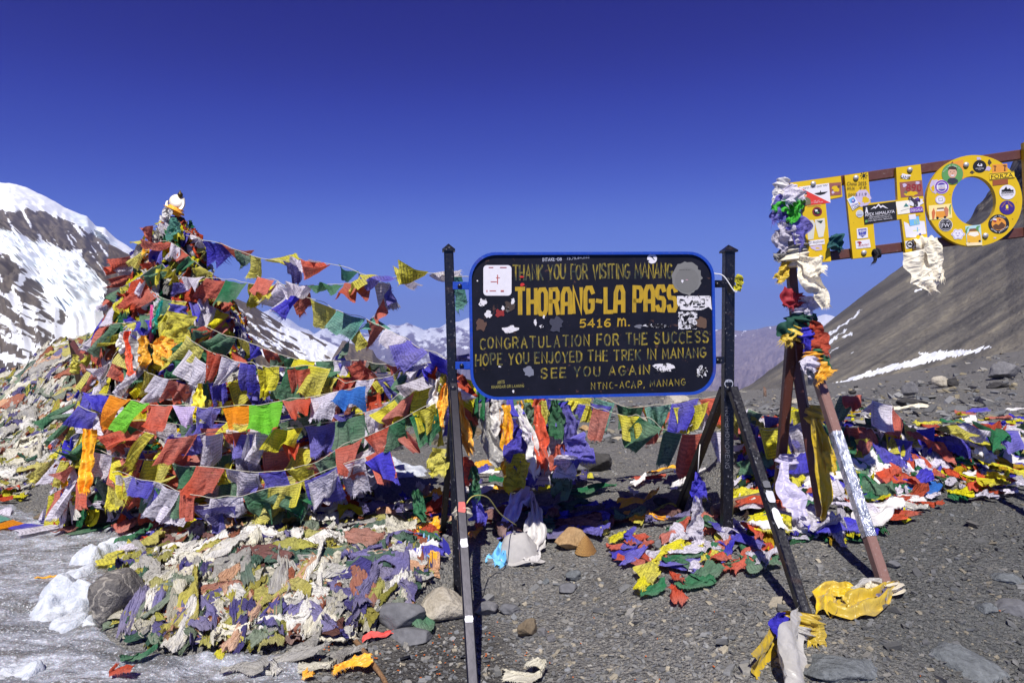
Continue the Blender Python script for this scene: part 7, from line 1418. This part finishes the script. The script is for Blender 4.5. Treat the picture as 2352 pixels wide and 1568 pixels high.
rock('bedrock', 'grey bedrock hump at the bottom edge beside the grey cloth', 1945, 1562, 190, 62, 'blue', 63, .7, .52, .2, .2, 9)
rock('bedrock', 'slate slab at the right edge of the gravel', 2345, 1418, 90, 36, 'slate', 65, .7, .25, 0, .06, 6)
rock('bedrock', 'pale embedded stone at the right edge of the gravel above the slab', 2330, 1344, 80, 24, 'blue', 67, .7, .3)
rock('stone', 'round pale embedded stone on the right gravel', 2278, 1412, 56, 28, 'blue', 68, .8, .3)
rock('stone', 'pointed grey stone on the right gravel slope', 2058, 1310, 36, 22, 'slate', 69, .7, .15); rock('stone', 'small white stone on the right gravel', 1992, 1170 + 10, 22, 16, 'pale', 70)
rock('stone', 'tan stone behind the legs in the middle distance', 1098, 1000, 34, 22, 'brown', 72); rock('stone', 'light stone on the middle gravel left of the sign post', 950, 1020, 44, 30, 'brown', 73); rock('stone', 'flat stones on the middle gravel by the flag rows', 905, 1035, 40, 16, 'slate', 74)
rock('stone', 'tan pointed stone behind the scarf bundle', 1344, 990, 26, 16, 'tan', 75); rock('boulder', 'white boulder far behind under the sign board', 1560, 935, 60, 34, 'pale', 76)
# far right
rock('stone', 'lower stone of a little cairn with cream cloth on the right slope', 2105, 938, 66, 26, 'dark', 81, .7, .1); rock('stone', 'upper stone of the little cairn on the right slope', 2096, 914, 36, 34, 'grey', 82, .7, .0, lift=0.02)
rag(2088, 942, 'cream silk', SILK['cream silk'], 'slope', .55, .16, .1, .09, .02, 13001); RAGS[-1][0]['label'] = 'cream silk scarf wedged under a little cairn on the right slope'; RAGS[-1][0]['group'] = 'scarves on the slope'
rock('stone', 'pale upright stone on the right slope', 2170, 890, 48, 28, 'pale', 83, .6, .05); rock('stone', 'dark stone leaning on the pale upright one', 2192, 888, 26, 26, 'dark', 84)
rock('boulder', 'grey boulder on the right slope near the frame edge', 2318, 870, 68, 44, 'grey', 85, .8, .1); rock('stone', 'dark stone below the grey boulder on the right slope', 2300, 892, 44, 16, 'dark', 86)
rock('stone', 'cream stone on the crest beside the far snow strip', 1836, 928, 40, 16, 'pale', 87); rock('stone', 'small dark stone on the right slope crest', 1962, 905, 18, 12, 'dark', 88); rock('stone', 'small rust brown stone behind the leg joint', 1858, 920, 18, 10, 'tan', 89)
rock('stone', 'small dark stone on the right middle gravel', 2098, 946 - 60, 26, 12, 'dark', 90)
# dark stones of the low cairn wall behind the flag rows
for k, (x, y, w, h) in enumerate(((575, 905, 60, 46), (620, 890, 50, 40), (668, 910, 64, 44), (715, 935, 60, 40), (600, 950, 70, 46), (660, 960, 60, 40), (760, 925, 50, 34), (560, 1010, 80, 50), (640, 1020, 80, 50), (720, 1010, 70, 44), (790, 980, 60, 40), (840, 955, 50, 32), (600, 1070, 80, 50), (680, 1075, 80, 50), (760, 1050, 70, 44), (540, 1120, 80, 46), (820, 1020, 60, 36), (870, 985, 50, 30))):
    rock('cairn_stone', 'dark cairn stone %s behind the flag rows' % ('at the top' if y < 930 else 'in the middle' if y < 1015 else 'at the bottom') + (' left' if x < 620 else ' centre' if x < 720 else ' right'), x, y, w, h, 'dark' if k % 3 else 'grey', 140 + k, .9, .1, .3 * k, group='stones of the low cairn wall', sub=3, d=6.0 - (y - 890) * .0018)
# concrete block with painted letters and its rubble base
cb = gp(170, 1160); s = cb[1] / F
blk = thing('concrete_block', 'grey concrete block with blue painted letters beside the shrine foot', 'block', cb)
v, f = rockshape(171, 4, .04, 0); v = np.sign(v) * np.abs(v) ** .28; v = v / np.abs(v).max(0); rr = fbm(v[:, 0] * 3, v[:, 1] * 3, v[:, 2] * 3, 4, 9) - .5
cc_ = np.array((cb[0], cb[1] + .22, cb[2] + 40 * s)); mk('block', v * np.array((62 * s, .2, 42 * s)) * (1 + rr[:, None] * .1) + cc_, f, ROCK['concrete'], blk)
CP = Plane(np.array((cb[0], cb[1] + .012, cb[2])), (1, 0, 0))
mk('lettering', *font_text('SPE', [(171, 1104), (196, 1106), (196, 1117), (171, 1115)], CP, .002), flat(S(60, 96, 176)), blk, smooth=False)
rock('boulder', 'rubble concrete footing under the block', 150, 1196, 190, 50, 'brown', 173, .5, .3, 0, .2, 4)
# brown frame on the left bank
fr = thing('steel_stake', 'brown flat steel stakes leaning in a pair on the left rag bank', 'stake', gp(190, 910))
a, b = at(164, 780, 7.2), gp(190, 915); mk('upright', *beam(np.array(b) - UP * .1, a, .06, .02, EN), BROWNM, fr, smooth=False)
a2, b2 = at(166, 786, 7.2), at(216, 866, 6.9); mk('brace', *beam(b2, a2, .055, .02, EN), BROWNM, fr, smooth=False)
wrapped('small green and yellow rags tied on the steel stake of the left bank', 172, 845, 7.05, (0, 0, 1), .03, .045, .12, FLAG['y'], 41, [([(176, 815, 7.0), (172, 826, 7.0), (170, 836, 7.0)], [.05, .08, .06])])
bpy.data.objects[-1:] if False else None
# pair of thin rods far off
rodt = thing('rod', 'pair of thin rusty rods standing at the crest beside the far snow strip', 'rod', gp(1756, 912))
for dx in (0, 3): mk('rod_bar', *tube([gp(1756 + dx, 911) - UP * .1, at(1755 + dx, 888 + dx, gp(1756, 911)[1])], .03, 6), RUST, rodt)
# wicker cone
wc = gp(1346, 1268); s = wc[1] / F; prof = []
for i in range(22): t = i / 21; prof.append((max(.002, (24 * (1 - t) ** .75 + 2.0) * s * (1 + .05 * math.sin(i * 2.4))), t * 40 * s))
v, f = lathe([(.002, 0)] + prof, wc - UP * .005, 26); WIC = G('wicker'); _w = WIC.n('TexWave'); _w.inputs['Scale'].default_value = 60; _w.inputs['Distortion'].default_value = 2
mk('basket', v, f, WIC.fin(WIC.ramp(_w.outputs[1], [(.3, S(150, 104, 52)), (.7, S(206, 160, 96))]), .7, WIC.bump(_w.outputs[1], .6, .01)), label='small woven straw cone standing by the sandstone block', cat='basket')
# grey cap with a button and a drooping brim
capc = gp(1195, 1296); s = capc[1] / F; cap = thing('cap', 'grey cloth cap with a button standing on the gravel beside a white bag', 'cap', capc)
CAPM = plain('cap_cotton', S(176, 172, 168), .9, var=.15, bump=.3)
v, f = ico(4); k = v[:, 2] > -.05; P = v * np.array((46, 40, 60)) * s; P[:, 2] = np.maximum(P[:, 2], -.02 * 1); seam = np.abs(np.sin(np.arctan2(v[:, 1], v[:, 0]) * 3 + .5)); P *= (1 + .025 * np.clip(seam * 6, 0, 1) - .03)[:, None]
P += (fbm(v[:, 0] * 2, v[:, 1] * 2, v[:, 2] * 2, 3, 6)[:, None] - .5) * .05; P[:, 0] += P[:, 2] * -.15
mk('crown', P + capc + np.array((0, .08, .012)), f, CAPM, cap)
mk('button', *lathe([(.001, -.004), (.009, -.002), (.009, .004), (.001, .008)], capc + np.array((-12 * s, .06, 66 * s)), 12, (-.1, -.3, 1)), plain('cap_button', S(120, 118, 120), .8), cap)
t = np.linspace(-1.1, 1.1, 15); bv = []
for r in (1.0, 1.25, 1.5): bv += [capc + np.array((math.sin(a) * 44 * s * r, .08 - math.cos(a) * 36 * s * r, .03 - (r - 1) * .03 + .012 * math.sin(a * 5))) for a in t]
mk('brim', np.array(bv), [(j * 15 + i, j * 15 + i + 1, (j + 1) * 15 + i + 1, (j + 1) * 15 + i) for j in range(2) for i in range(14)], CAPM, cap)
# white bag / scarf heap beside the cap, sky-blue cloth in front
scarf('white silk scarf fallen over the black boulder and trailing beside the cap', [tuple(gp(1225, 1205) + UP * .2), tuple(gp(1232, 1238) + UP * .2), tuple(gp(1228, 1260) + UP * .1), tuple(gp(1215, 1290) + UP * .03)], [.05, .1, .14, .12], SILK['white silk'], 301, .03, 2.2, world=True, face=(0, -1, .4))
scarf('lilac-grey scarf lying over the black boulder behind the white one', [tuple(gp(1222, 1185) + UP * .18), tuple(gp(1195, 1215) + UP * .22), tuple(gp(1165, 1245) + UP * .1)], [.1, .15, .1], SILK['lilac-white'], 302, .03, 2.0, world=True, face=(0, -1, .6))
scarf('pale blue cloth strip lying before the cap', [tuple(gp(1160, 1262) + UP * .05), tuple(gp(1145, 1285) + UP * .03), tuple(gp(1135, 1302) + UP * .015)], [.06, .1, .13], flat(S(120, 192, 236), .8), 303, .02, 1.6, world=True, face=(0, -.6, 1))
scarf('light blue crumpled cloth beside the rear leg of the black sign', [tuple(gp(985, 1262) + UP * .07), tuple(gp(975, 1278) + UP * .05), tuple(gp(985, 1295) + UP * .02)], [.06, .1, .08], flat(S(140, 190, 222), .8), 304, .025, 1.6, world=True, face=(0, -.6, 1))
# stick with a red ribbon
sp = [gp(799, 1450, .03), gp(812, 1478, .025), gp(832, 1505, .025), (gp(852, 1532, .03)), gp(880, 1567, .02), gp(888, 1567, .02) + np.array((.03, -.12, 0))]
stick = mk('stick', *tube(spline(sp, 24), np.linspace(.016, .011, 24) * (1 + .12 * np.sin(np.arange(24) * 1.7)), 9), WOOD, label='bent wooden stick lying beside the near rag heap', cat='stick')
scarf('coral red ribbon tied on the wooden stick', [tuple(gp(832, 1490) + UP * .04), tuple(gp(850, 1482) + UP * .045), tuple(gp(880, 1474) + UP * .03), tuple(gp(910, 1462) + UP * .02)], [.02, .04, .035, .03], flat(S(226, 92, 84), .7), 305, .006, 1, world=True, face=(0, -.5, 1), name='ribbon', cat='ribbon', fr=.02)
# rusty pipe
mk('pipe', *tube([gp(1640, 1194, .05), gp(1690, 1178, .06), gp(1770, 1160, .06)], .045, 14), RUST, label='rusty steel pipe lying on gravel behind the right sign post', cat='pipe')
mk('wire', *tube(spline([at(1062, 1172, 3.6), at(1085, 1140, 3.75), at(1120, 1142, 3.95), at(1150, 1180, 4.2), gp(1192, 1220, .02), gp(1170, 1232, .01), gp(1160, 1222, .02)], 40), .0035, 6), flat(S(206, 196, 110)), label='yellow cord looping from the front leg of the black sign to the gravel', cat='cord')
mk('tie_string', *tube(spline([at(1640, 628, 4.28), at(1662, 634, 4.27), at(1686, 668, 4.25), at(1694, 668, 4.25)], 16), .0035, 6), flat(S(230, 228, 224)), label='white string tied round the right bracket of the black sign', cat='string')
scarf('tiny yellow printed flag tied to the white string at the right post', [(1694, 668, 4.25), (1697, 652, 4.25), (1699, 636, 4.24)], [.04, .045, .04], FLAG['y'], 306, .006, .8, name='fallen_flag', cat='flag', fr=.01)
tg = Plane(at(1858, 862, 4.05), (1, .05, .1)); mk('tag', *poly_on(tg, [(1853, 848), (1866, 844), (1872, 866), (1864, 884), (1856, 882)], 0, .004), flat(S(44, 46, 56)), label='dark plastic tag hanging on the legs below the leg joint', cat='tag', smooth=False)
tg2 = Plane(at(1020, 1250, 3.9), (1, .05, -.1)); mk('tag', *poly_on(tg2, [(1016, 1232), (1030, 1248), (1036, 1268), (1030, 1274), (1018, 1262)], 0, .004), flat(S(52, 50, 150)), label='blue paper tag hanging from the rear leg of the black sign', cat='tag', smooth=False)
# writing on the tan stone
hp = gp(1212, 1470); HW = Plane(hp + np.array((0, .02, .06)), (1, .1, .1), (0, .5, 1))
# orange marigold petals: countless, one object
mb = MB(); rg = np.random.default_rng(9)
for (x, y, sx, sy, n) in ((870, 1515, 12, 8, 16), (755, 1480, 26, 20, 40), (1010, 1500, 40, 30, 40), (1100, 1480, 60, 40, 60), (1250, 1520, 160, 40, 50), (700, 1540, 120, 20, 25), (910, 1490, 8, 5, 14), (1980, 1440, 200, 60, 18)):
    for _ in range(n // 3):
        c = gp(np.clip(x + rg.normal(0, sx), 0, 2350), min(1566, y + rg.normal(0, sy)), .012); v, f = boxc(c, (rg.uniform(.004, .012), rg.uniform(.003, .007), .003), rot=rg.uniform(0, 3)); mb.add((v, f))
mb.build('petals', flat(S(206, 106, 36)), kind='stuff', label='orange marigold petals scattered on the dark gravel', cat='petals', smooth=False)
# ------------------------------------------------------------ gravel
def chips(n, dmin, dmax, smin, smax, seed, name, label, pal, xr=(-1.0, 1.0), reject=None):
    rg = np.random.default_rng(seed); u = rg.uniform(0, 1, n * 2); d = 1 / (1 / dmin + u * (1 / dmax - 1 / dmin)); t = rg.uniform(*xr, n * 2); x = t * d * .85
    z = gz(x, d); px, py = proj(np.stack([x, d, z], -1)); ok = (px > -60) & (px < 2420) & (py < 1640)
    ok &= ~(inpoly(px, py, ICE) & (rg.uniform(size=px.shape) > .05)) & ~inpoly(px, py, NEAR) & ~(inpoly(px, py, LEFTH))
    x, d, z = x[ok][:n], d[ok][:n], z[ok][:n]; n = len(x)
    cube = np.array([(a, b, c) for a in (-1, 1) for b in (-1, 1) for c in (-1, 1)], float); fc = [(0, 1, 3, 2), (4, 6, 7, 5), (0, 4, 5, 1), (2, 3, 7, 6), (0, 2, 6, 4), (1, 5, 7, 3)]
    S_ = smin * (smax / smin) ** (rg.uniform(0, 1, n) ** 2.6); V = cube[None] * (1 + rg.uniform(-.45, .25, (n, 8, 3))); V *= np.stack([S_ * rg.uniform(.7, 1.4, n), S_ * rg.uniform(.5, 1, n), S_ * rg.uniform(.18, .5, n)], -1)[:, None, :] * .5
    a = rg.uniform(0, 6.3, n); ca, sa = np.cos(a)[:, None], np.sin(a)[:, None]; X, Y = V[..., 0] * ca - V[..., 1] * sa, V[..., 0] * sa + V[..., 1] * ca
    tl = rg.normal(0, .25, (n, 2)); Z = V[..., 2] + X * tl[:, :1] + Y * tl[:, 1:]
    P = np.stack([X + x[:, None], Y + d[:, None], Z + z[:, None] + (S_ * .12)[:, None]], -1).reshape(-1, 3)
    pc = np.array([pal[i] for i in rg.integers(0, len(pal), n)]) * rg.uniform(.7, 1.2, (n, 1)); pc = pc * (1 - .3 * darkmask(x, d, z))[:, None]; col = np.repeat(pc, 8, 0)
    F_ = (np.array(fc)[None] + (np.arange(n) * 8)[:, None, None]).reshape(-1, 4)
    mk(name, P, F_, CHIPM, col=col, smooth=False, kind='stuff', label=label, cat='gravel')
CHIPM = m_chips()
GP = [S(124, 124, 123), S(132, 131, 128), S(108, 108, 108), S(146, 143, 136), S(126, 128, 130), S(116, 116, 117), S(164, 155, 136), S(138, 138, 137)]
chips(30000, 2.7, 14, .006, .032, 1, 'gravel', 'loose grey shale gravel covering the pass', GP)
chips(420, 2.8, 16, .03, .085, 2, 'shale_stones', 'larger shale stones strewn over the gravel', GP)
chips(4200, 8, 26, .04, .2, 3, 'scree', 'coarse scree on the slope behind the flags', GP + [S(150, 140, 116)])

# ------------------------------------------------------------ air
_zz = [o.matrix_basis @ Vector(c) for o in COL.objects if o.type == 'MESH' and o.parent is None for c in o.bound_box]
_z0, _z1 = min(c.z for c in _zz) - 1, max(c.z for c in _zz) + 3; hx = max(abs(c.x) for c in _zz) + 50; hy = max(c.y for c in _zz) + 50
hz = [(x, y, z) for x in (-hx, hx) for y in (-300, hy) for z in (_z0, _z1)]
HZ = bpy.data.materials.new('thin_haze'); HZ.use_nodes = True; HZ.node_tree.nodes.clear()
_v = HZ.node_tree.nodes.new('ShaderNodeVolumePrincipled'); _v.inputs['Color'].default_value = (.36, .46, 1.0, 1); _v.inputs['Density'].default_value = 1.05e-4; _v.inputs['Anisotropy'].default_value = 0.0
_o = HZ.node_tree.nodes.new('ShaderNodeOutputMaterial'); HZ.node_tree.links.new(_v.outputs[0], _o.inputs['Volume'])
mk('haze', hz, [(0, 1, 3, 2), (4, 6, 7, 5), (0, 4, 5, 1), (2, 3, 7, 6), (0, 2, 6, 4), (1, 5, 7, 3)], HZ, smooth=False, kind='stuff', loc=(0, 0, 0), label='thin blue mountain haze', cat='haze')
